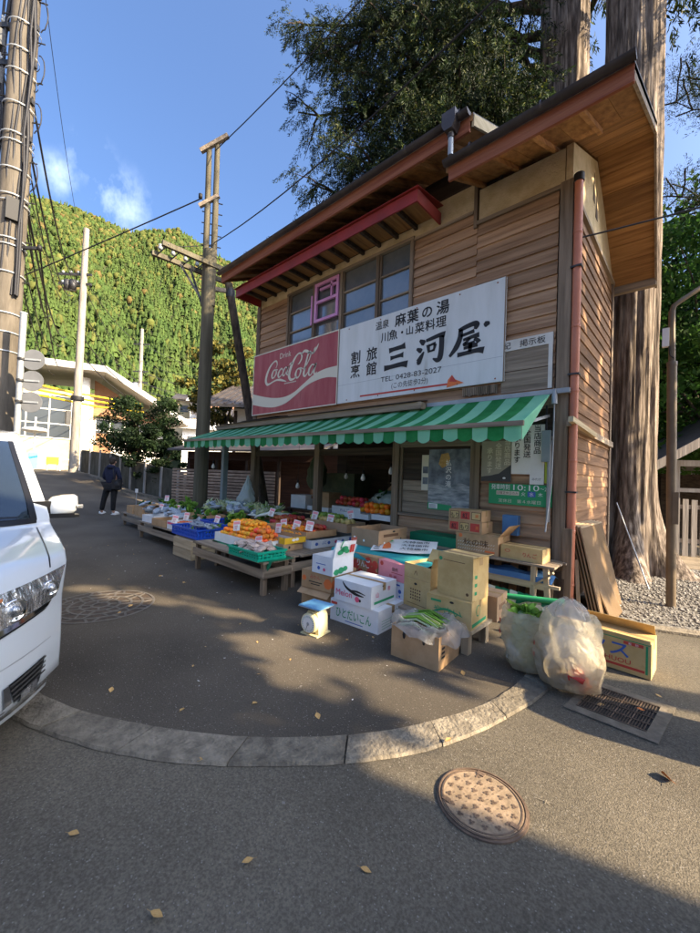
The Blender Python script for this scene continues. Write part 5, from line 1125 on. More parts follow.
mb = MB(); mb.obox((XR+.03, YF-.16, 0), (.09, 0, 0), (0, .022, 0), (.0, .04, 1.0), 'wood_z'); o = mb.build('leaning_board'); tag(o, 'narrow upright board leaning by the downpipe', 'board')
mb = MB()
for i in range(5): x = -2.0+.2*i; mb.obox((x, 4.72, .0), (.10, 0, 0), (0, .02, 0), (.0, .1, .5), 'dark_z')
o = mb.build('stacked_boards'); tag(o, 'dark boards stacked under the bench', 'board')
# --- corrugated sheets leaning on the side wall
MT['corr'] = M('brown plastic board', (.33, .23, .13), (.39, .28, .17), 3, rough=.65, bump=.1)
MT['corr_rib'] = M('board rib', (.27, .185, .10), (.32, .225, .135), 3, rough=.65, bump=.1)
for k in range(5):
    dx = .045*k; y0 = 5.10-.05*k+(0 if k < 4 else .25); wd = 1.05 if k < 4 else .55; base = Vector((-.90+dx+(.03 if k == 4 else 0), y0-.1*(k == 4), .008)); vt = Vector((-.235, .03, 1.0 if k < 4 else .55)).normalized(); hy = Vector((.03, 1, 0)).normalized(); H = 1.04 if k < 4 else .56
    n_ = hy.cross(vt).normalized(); mb = MB(); mb.obox(base, hy*wd, vt*H, n_*.016, 'corr')
    if k >= 3:
        for i in range(int(wd/.036)): mb.obox(base+hy*(.012+.036*i)+n_*.0165, hy*.014, vt*(H-.02)+vt*0, n_*.005, 'corr_rib')
    o = mb.build('ribbed_board'); tag(o, ('outermost short ribbed brown board leaning on the sunny wall' if k == 4 else 'full height ribbed brown board on the outside of the leaning stack' if k == 3 else 'thin brown board inside the stack leaning on the sunny wall'), 'board', 'ribbed boards leaning on the side wall')
mb = MB(); mb.tube([(-1.02, YB+.02, 1.22), (-.52, 7.02, .03)], .011, 'steel', 6); o = mb.build('metal_rod'); tag(o, 'thin pale metal rod leaning across the cedar root', 'rod')
for k, (x, y) in enumerate(((-1.06, 4.84), (-.98, 4.86))):
    mb = MB(); mb.obox((x, y+.03, .006), (.035, 0, 0), (0, .014, 0), (-.06, .08, .74-.1*k), 'pale_z'); o = mb.build('timber_lath'); tag(o, 'pale timber lath leaning behind the rubbish bags, the %s one' % ('longer', 'shorter')[k], 'lath')
# --- weighing scale
sc = thing('weighing_scale', 'cream kitchen scale with a round dial and blue square pan on the asphalt', 'scale', (-2.66, 2.50, .008))
MT['scalecream'] = M('cream enamel', (.70, .62, .36), (.64, .56, .32), 6, rough=.4, bump=.03)
MT['panblue'] = M('blue pan', (.10, .28, .48), (.13, .33, .54), 5, rough=.35, bump=.02)
def sl(x, y, z): # local: x right along front, y depth
    a = rad(8); return Vector((-2.66+x*math.cos(a)-y*math.sin(a), 2.50+x*math.sin(a)+y*math.cos(a), .008+z))
ex = sl(1, 0, 0)-sl(0, 0, 0); ey = sl(0, 1, 0)-sl(0, 0, 0)
mb = MB(); mb.obox(sl(-.10, -.09, .0), ex*.20, ey*.20, Z1*.012, 'scalecream')
mb.prism([(-.085, .0), (-.05, .0), (-.02, .085), (.02, .085), (.05, 0), (.085, 0), (.075, .16), (.05, .20), (-.05, .20), (-.075, .16)], sl(0, .09, .012), ex, Z1, .14, 'scalecream'); mb.build('body', sc)
mb = MB(); mb.lathe([(.0, .0), (.085, .0), (.092, .01), (.092, .05), (.085, .055)], sl(0, -.105, .115), 'scalecream', 28, -(-ey)); mb.build('dial_case', sc)
mb = MB(); mb.lathe([(.078, .0), (0, .0005)], sl(0, -.1065, .115), 'paper', 28, -ey, False); d_ = mb.build('dial', sc)
mb = MB()
for i in range(24):
    a = 2*PI*i/24; c = sl(0, -.1075, .115); mb.stroke([(.058*math.cos(a), .058*math.sin(a)), (.072*math.cos(a), .072*math.sin(a))], .004, c, ex, Z1, 'inkgreen' if i % 6 else 'ink', .0012, 1)
mb.ball(sl(0, -.109, .115), (.016, .004, .016), 'steel', 10, 6); mb.stroke([(0, 0), (-.02, -.06)], [.006, .003], sl(0, -.1075, .115), ex, Z1, 'ink', .002, 1); mb.build('needle', d_)
mb = MB(); mb.obox(sl(-.125, -.10, .255), ex*.25, ey*.22, Z1*.01, 'panblue'); mb.obox(sl(-.13, -.105, .252), ex*.26, ey*.23, Z1*.005, 'steel'); mb.obox(sl(-.02, -.01, .20), ex*.04, ey*.04, Z1*.052, 'steel')
mb.build('pan', sc)
from mathutils import noise as MN
def bagmesh(mb, c, r, h, mat, n=22, m=12, lump=.12, top=.35, seed=1, prof=None):
    R = random.Random(seed); ph = [R.uniform(0, 6) for _ in range(8)]; vs = []
    for j in range(m+1):
        v = j/m; rr = r*(math.sin(PI*min(.5, .12+v*.9))**.6)*(1 if v < .6 else 1-(v-.6)/.4*(1-top))
        if prof:
            for (p0, q0), (p1_, q1) in zip(prof, prof[1:]):
                if p0 <= v <= p1_: rr = r*(q0+(q1-q0)*(v-p0)/(p1_-p0)); break
        for i in range(n):
            a = 2*PI*i/n; k = 1+lump*(.5*math.sin(3*a+ph[0]+4*v)+.35*math.sin(5*a+ph[1]-7*v)+.3*math.sin(9*a+ph[2]+9*v))+.055*MN.noise((a*2.2+seed*7, v*3.1, 1.7))+.13*abs(MN.noise((math.cos(a)*2.2+seed, math.sin(a)*2.2, v*4)))+.045*abs(MN.noise((math.cos(a)*6+seed, math.sin(a)*6, v*7)))+.03*MN.noise((a*5, v*1.5, seed))-.06
            vs.append((c[0]+rr*k*math.cos(a), c[1]+rr*k*math.sin(a), c[2]+h*v+.02*h*math.sin(4*a+ph[3])*(v > .1)))
    fs = [(j*n+i, j*n+(i+1) % n, (j+1)*n+(i+1) % n, (j+1)*n+i) for j in range(m) for i in range(n)]+[tuple(range(n))[::-1]]
    mb.add(vs, fs, mat, True)
# ------------------------------------------------------------------ produce stalls
table('nearest produce table with a teal crate on its front edge', -5.66, -3.84, 2.72, 3.16, .42)
table('wide produce table behind the nearest one, under the apple trays', -5.68, -3.90, 3.20, 4.84, .42, group=None)
def crate(label, x0, x1, y0, y1, z, h, mat, rz=0):
    t = thing('plastic_crate', label, 'crate', ((x0+x1)/2, (y0+y1)/2, z))
    mb = MB(); th = .012
    mb.box(x0, x1, y0, y1, z, z+.01, mat)
    for (a, b, c, d, nx) in ((x0, x1, y0, y0+th, 1), (x0, x1, y1-th, y1, 1), (x0, x0+th, y0+th, y1-th, 0), (x1-th, x1, y0+th, y1-th, 0)):
        mb.box(a, b, c, d, z+.01, z+.035, mat); mb.box(a, b, c, d, z+h-.035, z+h, mat)
        L = (b-a) if nx else (d-c); n = max(3, int(L/.05))
        for i in range(n):
            if nx: q = a+L*i/n; mb.box(q, q+.022, c+.001, d-.001, z+.035, z+h-.035, mat)
            else: q = c+L*i/n; mb.box(a+.001, b-.001, q, q+.022, z+.035, z+h-.035, mat)
        m_ = z+h/2
        if nx: mb.box(a, b, c+.003, d-.003, m_-.008, m_+.008, mat)
        else: mb.box(a+.003, b-.003, c, d, m_-.008, m_+.008, mat)
    mb.build('body', t); mb = MB()
    for (a, b, c, d) in ((x0-.012, x1+.012, y0-.012, y0-.0005), (x0-.012, x1+.012, y1+.0005, y1+.012), (x0-.012, x0-.0005, y0, y1), (x1+.0005, x1+.012, y0, y1)): mb.box(a, b, c, d, z+h-.022, z+h, mat)
    mb.build('rim', t); return t
crate('teal plastic crate of packets on the front of the nearest table', -4.50, -3.84, 2.64, 3.06, .432, .115, 'crateteal')
crate('blue plastic crate of packets, front one of two on the wooden boxes', -6.98, -6.02, 2.95, 3.42, .355, .16, 'crateblue')
crate('blue plastic crate, back one of two beside the orange heap', -6.95, -6.05, 3.46, 3.95, .38, .19, 'crateblue')
def mesh_cloth(mb, x0, x1, y0, y1, z, drop, mat, n=12):
    vs = [(x0+(x1-x0)*i/n, y0+(y1-y0)*j/5, z+.004*math.sin(3*i+2*j)) for j in range(6) for i in range(n+1)]
    vs += [(x0+(x1-x0)*i/n, y0-.02-.012*math.sin(2.2*i), z-drop+.03*math.sin(i*1.7)) for i in range(n+1)]
    k = 6*(n+1); mb.add(vs, [(j*(n+1)+i, j*(n+1)+i+1, (j+1)*(n+1)+i+1, (j+1)*(n+1)+i) for j in range(5) for i in range(n)]+[(k+i, k+i+1, i+1, i) for i in range(n)], mat, True)
mb = MB(); mesh_cloth(mb, -5.5, -4.0, 2.95, 3.17, .425, .0, 'greencloth'); mesh_cloth(mb, -3.98, -3.78, 2.80, 3.15, .428, .09, 'greencloth', 4); o = mb.build('table_cloth'); tag(o, 'dark green cloth under the teal crate on the nearest table', 'cloth')
mb = MB(); mesh_cloth(mb, -8.6, -5.8, 4.25, 5.1, .58, .12, 'greencloth', 20); o = mb.build('table_cloth'); tag(o, 'dark green cloth on the rear vegetable table behind the pole', 'cloth')
def tray(label, x0, x1, y0, y1, z, h, mat, prints=None, cat='tray'):
    return carton(label, (x1, y0), 0, x1-x0, y1-y0, h, z, mat, True, prints=prints, name='produce_tray')
tray('white tray heaped with mandarins on the nearest table', -5.50, -4.30, 2.98, 3.62, .432, .13, 'card_w')
carton('green tinted carton under the yellow ended tray', (-4.16, 3.26), 8, .52, .40, .10, .425, 'card_d', prints=lambda mb, F, w, d, h: [blobp(mb, F, 's', .12, .05, .02, 'ink'), rect(mb, F, 'f', .2, .4, .04, .06, 'inkgreen')])
def pr_yel(mb, F, w, d, h):
    rect(mb, F, 's', .002, d-.002, .002, h-.002, 'yel'); blobp(mb, F, 's', .16, .05, .035, 'inkwhite', .002, .6); blobp(mb, F, 's', .22, .055, .03, 'inkwhite', .002, .7); rect(mb, F, 'f', w-.12, w-.002, .002, h-.002, 'yel')
MT['yel'] = M('yellow print', (.75, .45, .02), rough=.6, bump=0)
tray('shallow cardboard tray with a bright yellow printed end', -4.95, -4.16, 3.28, 3.66, .527, .085, 'card', pr_yel)
def pr_w2(mb, F, w, d, h):
    for u in (.1, .35, .5, .65): blobp(mb, F, 's', u, .06, .03, 'inkblue' if u != .5 else 'inkpink', sq=.8)
    rect(mb, F, 's', .80, .98, .03, .10, 'inkblue'); txt(mb, F, 's', 'ふじ', .25, .05, .05, 'inkblue', .01)
tray('long white carton tray with blue printing beside the torn white carton', -4.75, -4.10, 3.72, 4.80, .425, .12, 'card_w', pr_w2)
tray('cardboard tray of red apples behind the yellow ended tray', -5.35, -4.22, 3.72, 4.35, .55, .10, 'card')
tray('cardboard tray of pears with price cards behind the apples', -5.0, -4.05, 4.40, 4.85, .60, .14, 'card_d')
carton('white foam box beside the pear tray', (-3.78, 4.60), 0, .24, .34, .20, .43, 'card_w', name='foam_box')
# wooden boxes under the blue crates
for k, (z, l) in enumerate(((.008, 'lower wooden crate under the blue plastic crates'), (.172, 'upper wooden crate under the blue plastic crates'))):
    t = thing('wooden_crate', l, 'crate', (-6.5, 3.1, z)); mb = MB(); mb.box(-6.78, -6.12, 2.92, 3.36, z, z+.16, 'pale_x'); mb.build('body', t)
    mb = MB(); mb.box(-6.79, -6.11, 2.905, 2.919, z+.005, z+.155, 'pale_x'); mb.box(-6.119, -6.105, 2.92, 3.36, z+.005, z+.155, 'pale_y'); mb.build('side_board', t)
# far tables
table('far produce table beyond the wooden boxes', -8.95, -7.0, 3.05, 4.1, .36)
table('farthest produce table at the end of the stall row', -11.1, -9.0, 3.38, 4.4, .33, rail=True)
table('rear vegetable table behind the blue crates', -8.5, -5.8, 4.2, 5.1, .56)
table('rear vegetable table beyond the utility pole', -11.0, -9.9, 4.3, 5.1, .50)
def far_carton(label, x, y, w, d, h, z, mat='card', **k): return carton(label, (x, y), random.uniform(-3, 3), w, d, h, z, mat, True, **k)
far_carton('cardboard box at the far end of the farthest table', -10.45, 3.42, .5, .5, .18, .335, 'card')
far_carton('larger cardboard box with folded flaps on the farthest table', -9.75, 3.40, .6, .55, .24, .335, 'card', flaps=(('r', 20, .1),))
far_carton('cardboard box of wrapped greens on the farthest table', -9.05, 3.42, .62, .6, .20, .335, 'card_d')
far_carton('white paper lined box on the far table', -8.25, 3.10, .55, .5, .14, .365, 'card_w')
far_carton('shallow cardboard tray of packets on the far table', -7.55, 3.06, .62, .5, .13, .365, 'card')
far_carton('pink edged tray of red punnets on the far table', -7.02, 3.08, .46, .42, .15, .365, 'card_w', prints=lambda mb, F, w, d, h: rect(mb, F, 'f', .01, w-.01, .09, .13, 'inkpink'))
far_carton('tall cardboard box behind the far trays', -7.6, 3.62, .55, .4, .26, .365, 'card')
far_carton('cardboard box with price strips behind the pink edged tray', -6.98, 3.6, .5, .4, .26, .365, 'card')
far_carton('brown box of onions on the rear vegetable table', -6.2, 4.25, .7, .5, .12, .585, 'card_d')
far_carton('wooden tray of roots on the rear vegetable table', -7.2, 4.28, .7, .5, .10, .585, 'card_d')
# --- fruit: one mesh each, then copies
def fruitmesh(name, mat, sq=.9, dimple=True):
    mb = MB(); n, m = 14, 9; vs = []; fs = []
    for j in range(m+1):
        th = PI*j/m
        for i in range(n):
            ph = 2*PI*i/n; r = math.sin(th); z = sq*math.cos(th)
            if dimple: z -= .28*math.exp(-(th/.45)**2)*sq
            vs.append((r*math.cos(ph), r*math.sin(ph), z))
    for j in range(m):
        for i in range(n): fs.append((j*n+i, (j+1)*n+i, (j+1)*n+(i+1) % n, j*n+(i+1) % n))
    mb.add(vs, fs, mat, True); mb.tube([(0, 0, sq*.6), (.05, 0, sq*.95)], .07, 'inkbrown' if dimple else 'inkgreen', 5); o = mb.build(name); return o
FM = {}
def heap(kind, mat, label, cat, group, c, ux, uy, nx, ny, r, peak=2, sq=.9):
    first = kind not in FM
    if first: FM[kind] = fruitmesh(kind, mat, sq)
    src = FM[kind]; k = 0
    for l in range(peak):
        ax, ay = nx-l*1.0, ny-l*1.0
        for j in range(int(ay)):
            for i in range(int(ax)):
                u = (i-(int(ax)-1)/2)*r*1.95+random.uniform(-.25, .25)*r; v = (j-(int(ay)-1)/2)*r*1.9+random.uniform(-.25, .25)*r
                p = (c[0]+u*ux[0]+v*uy[0], c[1]+u*ux[1]+v*uy[1], c[2]+r*.9+l*r*1.45+random.uniform(-.1, .1)*r)
                s = r*random.uniform(.88, 1.08)
                if first: o = src; first = False; o.location = p; o.rotation_euler = (random.uniform(-.6, .6), random.uniform(-.6, .6), random.uniform(0, 6)); o.scale = (s,)*3
                else: o = dup(src, p, (random.uniform(-.6, .6), random.uniform(-.6, .6), random.uniform(0, 6)), s)
                tag(o, label, cat, group); k += 1
E1, E2 = (1, 0), (0, 1)
heap('mandarin', 'orange', 'orange mandarin in the heap on the white tray', 'mandarin', 'mandarins heaped on the white tray', (-5.10, 3.32, .51), E1, E2, 10, 7, .041, 4)
heap('persimmon', 'persimmon', 'orange persimmon in rows behind the mandarin heap', 'persimmon', 'persimmons behind the mandarins', (-4.62, 3.86, .56), E1, E2, 7, 4, .044, 2, .75)
heap('tomato', 'tomato', 'red tomato piled at the end of the white tray beside the mandarins', 'tomato', 'tomatoes on the white tray', (-4.50, 3.18, .53), E1, E2, 5, 5, .040, 3)
heap('red_apple', 'apple', 'red apple in the cardboard tray below the price cards', 'apple', 'red apples in the cardboard tray', (-4.62, 4.18, .57), E1, E2, 8, 3, .043, 2)
heap('pear', 'pear', 'tan pear in the tray at the end of the fruit table', 'pear', 'pears in the rear tray', (-4.5, 4.62, .62), E1, E2, 8, 3, .052, 2)
heap('pink_apple', 'apple', 'red apple heaped behind the mandarins near the shop post', 'apple', 'apples heaped near the shop post', (-5.42, 4.35, .60), E1, E2, 6, 6, .045, 2)
heap('green_apple', 'gapple', 'green apple heaped behind the red apples', 'apple', 'green apples behind the red ones', (-5.05, 4.98, .66), E1, E2, 9, 3, .045, 2)
heap('shop_apple', 'apple', 'red apple on the shelf inside the shop', 'apple', 'apples inside the shop', (-4.95, 5.55, .92), E1, E2, 7, 3, .055, 2)
heap('shop_apple2', 'persimmon', 'orange fruit on the shelf inside the shop', 'fruit', 'orange fruit inside the shop', (-4.25, 5.45, .84), E1, E2, 6, 3, .06, 2)
heap('yellow_fruit', 'yel', 'yellow citrus lying in the open brown carton', 'citrus', 'yellow fruit in the open carton', (-3.2, 4.05, .612), E1, E2, 3, 2, .045, 1)
heap('strawberry', 'tomato', 'small red fruit in the pink edged tray', 'fruit', 'small red fruits in the far tray', (-7.24, 3.28, .44), E1, E2, 6, 5, .034, 1)
heap('onion', 'potato', 'brown root vegetable in the box on the rear table', 'root vegetable', 'roots on the rear table', (-6.55, 4.5, .64), E1, E2, 7, 4, .045, 2)
heap('pale_bulb', 'radish', 'pale turnip on the rear vegetable table', 'turnip', 'turnips on the rear table', (-7.55, 4.55, .64), E1, E2, 6, 3, .06, 2)
# --- leafy bundles
def bundle(mat, n, L, wd, spread=.5, stalk=None):
    vs = []; fs = []
    mb = MB()
    for i in range(n):
        a = random.uniform(0, 2*PI); t = random.uniform(.1, spread); d = Vector((math.cos(a)*t, math.sin(a)*t, 1)).normalized(); s = d.cross(Vector((random.uniform(-1, 1), random.uniform(-1, 1), .2))).normalized()
        l = L*random.uniform(.6, 1.1); w_ = wd*random.uniform(.7, 1.2); p = []
        for q in range(5):
            u = q/4; c = d*l*u+Vector((d.x, d.y, 0))*l*.5*u*u-Vector((0, 0, .35*l*u*u)); ww = w_*(math.sin(PI*min(1, .12+u*.88))**.8)
            p += [c+s*ww, c-s*ww]
        mb.add(p, [(2*q, 2*q+1, 2*q+3, 2*q+2) for q in range(4)], mat, True)
        if stalk and i < n//3: mb.tube([(0, 0, 0), d*l*.6], .006, stalk, 5)
    return mb
def scatter_bundles(name, mat, n, L, wd, label, cat, group, pts, stalk=None, spread=.7, flat=1.0):
    src = [bundle(mat, n, L, wd, spread, stalk).build(name) for _ in range(3)]
    for i, p in enumerate(pts):
        o = src[i] if i < 3 else dup(src[i % 3], (0, 0, 0)); o.location = p; o.rotation_euler = (random.uniform(-.9, .9)*flat, random.uniform(-.9, .9)*flat, random.uniform(0, 6)); s = random.uniform(.8, 1.25); o.scale = (s,)*3
        tag(o, label, cat, group)
def rp(n, x0, x1, y0, y1, z): return [(random.uniform(x0, x1), random.uniform(y0, y1), z+random.uniform(0, .06)) for _ in range(n)]
scatter_bundles('leafy_greens', 'palegreen', 16, .22, .02, 'bunch of pale green vegetables on the rear table', 'vegetable', 'pale green vegetables on the rear table', rp(64, -8.4, -6.0, 3.95, 4.95, .66), 'radish')
scatter_bundles('spinach_bunch', 'darkgreen', 18, .18, .03, 'bunch of dark green leaves on the far tables', 'vegetable', 'dark leafy bunches on the far tables', rp(30, -10.9, -6.3, 3.6, 4.9, .52))
scatter_bundles('cabbage_leaves', 'lettuce', 16, .16, .045, 'loose head of bright green leaves on the stalls', 'vegetable', 'green leaf heads on the stalls', rp(34, -10.2, -6.1, 3.6, 4.8, .58))
scatter_bundles('herb_bunch', 'lettuce', 12, .14, .02, 'small green packet of herbs in the blue crates', 'vegetable', 'herb packets in the blue crates', rp(12, -6.85, -6.1, 3.0, 3.85, .43))
scatter_bundles('shop_greens', 'darkgreen', 18, .28, .05, 'leafy greens piled on the shelf inside the shop', 'vegetable', 'greens inside the shop', rp(12, -4.6, -3.7, 5.7, 6.4, .98))
# radishes and leeks
src = None
for i in range(26):
    if src is None:
        mb = MB(); mb.tube([(-.17, 0, 0), (-.1, 0, .004), (.1, 0, 0), (.17, 0, -.004), (.2, 0, 0)], [.006, .026, .034, .028, .01], 'radish', 9)
        for k in range(6): mb.tube([(.18, 0, 0), (.26, random.uniform(-.05, .05), random.uniform(0, .05)), (.34, random.uniform(-.09, .09), random.uniform(-.01, .05))], [.006, .008, .004], 'lettuce', 5)
        src = mb.build('white_radish'); o = src
    else: o = dup(src, (0, 0, 0))
    o.location = (random.uniform(-8.2, -5.9), random.uniform(4.1, 4.9), random.uniform(.66, .76)); o.rotation_euler = (random.uniform(-.2, .2), random.uniform(-.3, .1), random.uniform(-.8, .8)+1.2); o.scale = (.95,)*3
    tag(o, 'white radish with green tops lying on the rear vegetable table', 'radish', 'white radishes on the rear table')
# packets: small wrapped bags (printed film)
MT['packet'] = M('packet print', (.55, .5, .45), (.30, .16, .10), 18, rough=.25, bump=.4, c3=(.62, .60, .58), var=.35)
MT['packetb'] = M('blue white packet', (.60, .64, .68), (.12, .22, .34), 14, rough=.25, bump=.4, var=.3)
def packets(label, group, pts, mat, s=.09):
    mb = MB(); mb.ball((0, 0, 0), (1, .62, .36), mat, 10, 7, True, .12); mb.box(-1.2, -.9, -.4, .4, -.04, .04, mat); mb.box(.9, 1.2, -.4, .4, -.04, .04, mat); src = mb.build('packet')
    for i, p in enumerate(pts):
        o = src if i == 0 else dup(src, (0, 0, 0)); o.location = p; o.rotation_euler = (random.uniform(-.6, .6), random.uniform(-.6, .6), random.uniform(0, 6)); q = s*random.uniform(.8, 1.2); o.scale = (q, q, q); tag(o, label, 'packet', group)
packets('wrapped packet of vegetables in the teal crate', 'packets in the teal crate', rp(24, -4.42, -3.92, 2.72, 2.98, .52), 'packet')
packets('printed packet in the front blue crate', 'packets in the blue crates', rp(14, -6.9, -6.1, 3.0, 3.38, .49), 'packetb', .08)
packets('wrapped packet in the boxes on the far tables', 'packets on the far tables', rp(40, -10.6, -7.2, 3.3, 4.1, .53), 'packetb', .12)
packets('wrapped packet on the back table inside the shop', 'packets inside the shop', rp(18, -5.2, -3.7, 5.5, 6.6, .92), 'packet', .12)
packets('wrapped packet among the vegetables on the rear table', 'packets on the rear table', rp(24, -8.3, -6.0, 4.0, 4.9, .72), 'packetb', .11)
# price cards
card = None
for i, (x, y, z, r) in enumerate(((-5.02, 3.06, .70, .1), (-4.52, 3.44, .70, -.2), (-4.86, 3.80, .70, .1), (-4.52, 3.78, .72, .2), (-4.22, 3.78, .74, .3), (-4.85, 4.45, .80, 0), (-4.48, 4.46, .78, .1), (-4.25, 4.7, .86, .2), (-4.1, 2.82, .62, -.1), (-6.4, 3.5, .62, 0), (-7.3, 3.35, .60, .2), (-7.1, 3.05, .58, .4), (-8.3, 3.6, .66, .1), (-9.6, 3.9, .78, .3), (-8.9, 3.5, .64, .1), (-5.6, 4.1, .80, .0))):
    if card is None:
        mb = MB(); mb.box(-.075, .075, -.002, .002, -.10, .10, 'paper'); mb.flat([(-.065, .03), (.065, .03), (.065, .085), (-.065, .085)], (0, -.002, 0), X1, Z1, 'card_p', .001)
        for k in range(2): mb.text(('300', '円')[k], .055, (-.012+.0*k, -.002, -.03-.055*k), X1, Z1, 'inkred', .005)
        mb.tube([(0, .004, -.10), (0, .004, -.2)], .004, 'pale_z', 4); card = mb.build('price_card'); o = card
    else: o = dup(card, (0, 0, 0))
    o.location = (x, y, z); o.scale = (.72,)*3; o.rotation_euler = (-.25, random.uniform(-.25, .25), .35+r); tag(o, 'small white and pink price card with red numerals stuck among the produce', 'price card', 'price cards among the produce')
# inside the shop
table('dark shop table inside behind the fruit', -5.4, -3.62, 5.25, 6.5, .74, mat='dark')
table('dark shop table deeper inside the shop on the left', -7.2, -5.6, 5.7, 6.9, .70, mat='dark')
far_carton('white printed box of apples on the table inside the shop', -4.6, 5.35, .75, .45, .16, .745, 'card_w', prints=lambda mb, F, w, d, h: [txt(mb, F, 'f', 'りんご', .35, .05, .08, 'inkblue', .01)])
far_carton('tilted brown box on the shelf at the back of the shop', -4.2, 6.3, .7, .4, .25, .95, 'card_d')
MT['clutter'] = M('dull green tarpaulin', (.05, .075, .04), (.085, .11, .06), 4, rough=.7, bump=.4)
mb = MB(); mb.box(-7.2, -5.9, 6.6, 7.2, .72, 1.55, 'clutter'); o = mb.build('covered_shelf'); tag(o, 'shelf covered by a dull green sheet inside the shop', 'shelf')
mb = MB(); mb.box(-5.3, -3.6, 7.1, 7.5, 1.35, 1.39, 'wood_x'); mb.box(-5.3, -3.6, 7.1, 7.5, .9, .94, 'wood_x')
for x in (-5.3, -3.65): mb.box(x, x+.05, 7.1, 7.5, 0, 1.8, 'dark_z')
o = mb.build('rack'); tag(o, 'pale topped wooden rack against the back wall of the shop', 'rack')
for k, (x, z, w_, h_) in enumerate(((-5.2, 1.392, .4, .25), (-4.6, 1.392, .5, .2), (-4.0, 1.392, .3, .3), (-4.9, .942, .5, .25))): carton(('cardboard box at the left of the rack top', 'wide cardboard box in the middle of the rack top', 'tall box at the right of the rack top', 'cardboard box on the lower rack board')[k], (x+w_, 7.12), 0, w_, .3, h_, z, 'card_d')
MT['glaze'] = M('crumpled film', (.24, .30, .27), (.48, .54, .50), 5, rough=.2, bump=.6)
mb = MB(); mb.ball((-4.35, 6.0, 1.02), (.5, .35, .22), 'glaze', 18, 10, True, .12); o = mb.build('plastic_sheet'); tag(o, 'crumpled clear sheet heaped over produce inside the shop', 'plastic sheet')
MT['bulb'] = M('bulb glass', (.75, .75, .72), rough=.2, bump=0)
bsrc = None
for i, (x, y, z) in enumerate(((-4.44, 5.2, 1.49), (-3.83, 5.2, 1.62), (-6.3, 5.25, 1.26), (-8.72, 4.6, 1.62), (-5.6, 6.0, 1.5))):
    if bsrc is None:
        b0 = thing('light_bulb', '', 'light bulb', (0, 0, 0)); mb = MB(); mb.lathe([(0, -.075), (.03, -.065), (.042, -.035), (.035, 0), (.018, .035), (.016, .05)], (0, 0, 0), 'bulb', 14); mb.build('bulb', b0)
        mb = MB(); mb.lathe([(.0, .05), (.022, .05), (.022, .10), (.006, .12)], (0, 0, 0), 'black', 10); mb.build('socket', b0); mb = MB(); mb.tube([(0, 0, .11), (.01, 0, .5), (0, 0, .85)], .004, 'rubber', 5); mb.build('cord', b0); bsrc = b0; o = b0
    else: o = dup(bsrc, (0, 0, 0))
    o.location = (x, y, z); o['label'] = 'unlit white bulb hanging on a cord in the shop opening'; o['group'] = 'bulbs hanging in the shop opening'
for k, (x, y, z, l) in enumerate(((-4.9, 5.10, .745, 'white foam tray at the front of the shop table'), (-4.15, 5.08, .77, 'white foam tray by the middle post inside the shop'), (-6.4, 5.6, .72, 'white foam tray on the deeper shop table'))):
    carton(l, (x+.7, y), -3, .7, .4, .09, z, 'card_w', True, name='foam_box')
for k, (x, y, z, w_, h_, m_, l) in enumerate(((-6.0, 5.0, .0, .6, .5, 'card_d', 'big cardboard box on the shop floor behind the blue crates'), (-5.3, 5.02, .0, .5, .62, 'card', 'cardboard box on the shop floor behind the fruit trays'), (-7.1, 5.75, .71, .5, .3, 'card_w', 'white carton on the deeper shop table'), (-6.5, 5.9, .71, .5, .4, 'card', 'brown carton on the deeper shop table'), (-4.0, 6.0, .745, .3, .2, 'card_y', 'small yellow carton on the shop table'))): carton(l, (x+w_, y), 2, w_, .4, h_, z, m_)
mb = MB(); mb.obox((-5.0, 6.2, .75), (.5, .1, .5), (.0, .35, .0), (-.1, 0, .1), 'card_d'); o = mb.build('leaning_board'); tag(o, 'slanted brown panel leaning inside the shop', 'board')
mb = MB(); bagmesh(mb, (-6.75, 6.2, 1.15), .22, .8, 'clutter', 30, 20, .3, .3, 12); o = mb.build('hanging_cloth'); tag(o, 'dull green cloth bundle hanging inside the shop', 'cloth')
# hanging clear bag on the corner post
mb = MB(); bagmesh(mb, (-7.5, 4.80, .80), .19, 0.62, 'whitebag', 40, 30, .3, .10, 4, prof=[(0, .45), (.06, .9), (.2, 1.0), (.5, .62), (.8, .25), (1, .09)]); o = mb.build('plastic_bag'); tag(o, 'white carrier bag hanging on the corner post above the vegetables', 'bag')
# --- bags by the kerb
t = thing('rubbish_bag', 'knotted translucent bag with leafy green tops sticking out', 'bag', (-1.0, 3.28, .02))
mb = MB(); bagmesh(mb, (-1.0, 3.28, .022), .195, .46, 'bagfilm', 96, 64, .10, .86, 2, prof=[(0, .55), (.05, .78), (.2, .90), (.5, 1.0), (.8, 1.04), (.93, 1.0), (1, .90)]); mb.build('sack', t)
mb = MB(); mb.ball((-1.0, 3.28, .24), (.15, .15, .2), 'palegreen', 12, 8, True, .2); mb.ball((-1.06, 3.24, .16), (.1, .1, .1), 'radish', 10, 7, True, .2); mb.build('filling', t)
gb = [bundle('lettuce', 26, .19, .035, 1.1) for _ in range(3)]
mg = MB()
for k, (dx, dy, dz) in enumerate(((0, 0, .40), (-.07, .05, .40), (.08, .02, .39))):
    for f in [0]:
        g = gb[k]; o_ = len(mg.v); mg.v += [(p[0]-1.0+dx, p[1]+3.28+dy, p[2]+dz) for p in g.v]; mg.mi('lettuce')
        mg.f += [tuple(i+o_ for i in q) for q in g.f]; mg.m += [0]*len(g.f); mg.sm += g.sm; mg.var += g.var
o = mg.build('leaves', t)
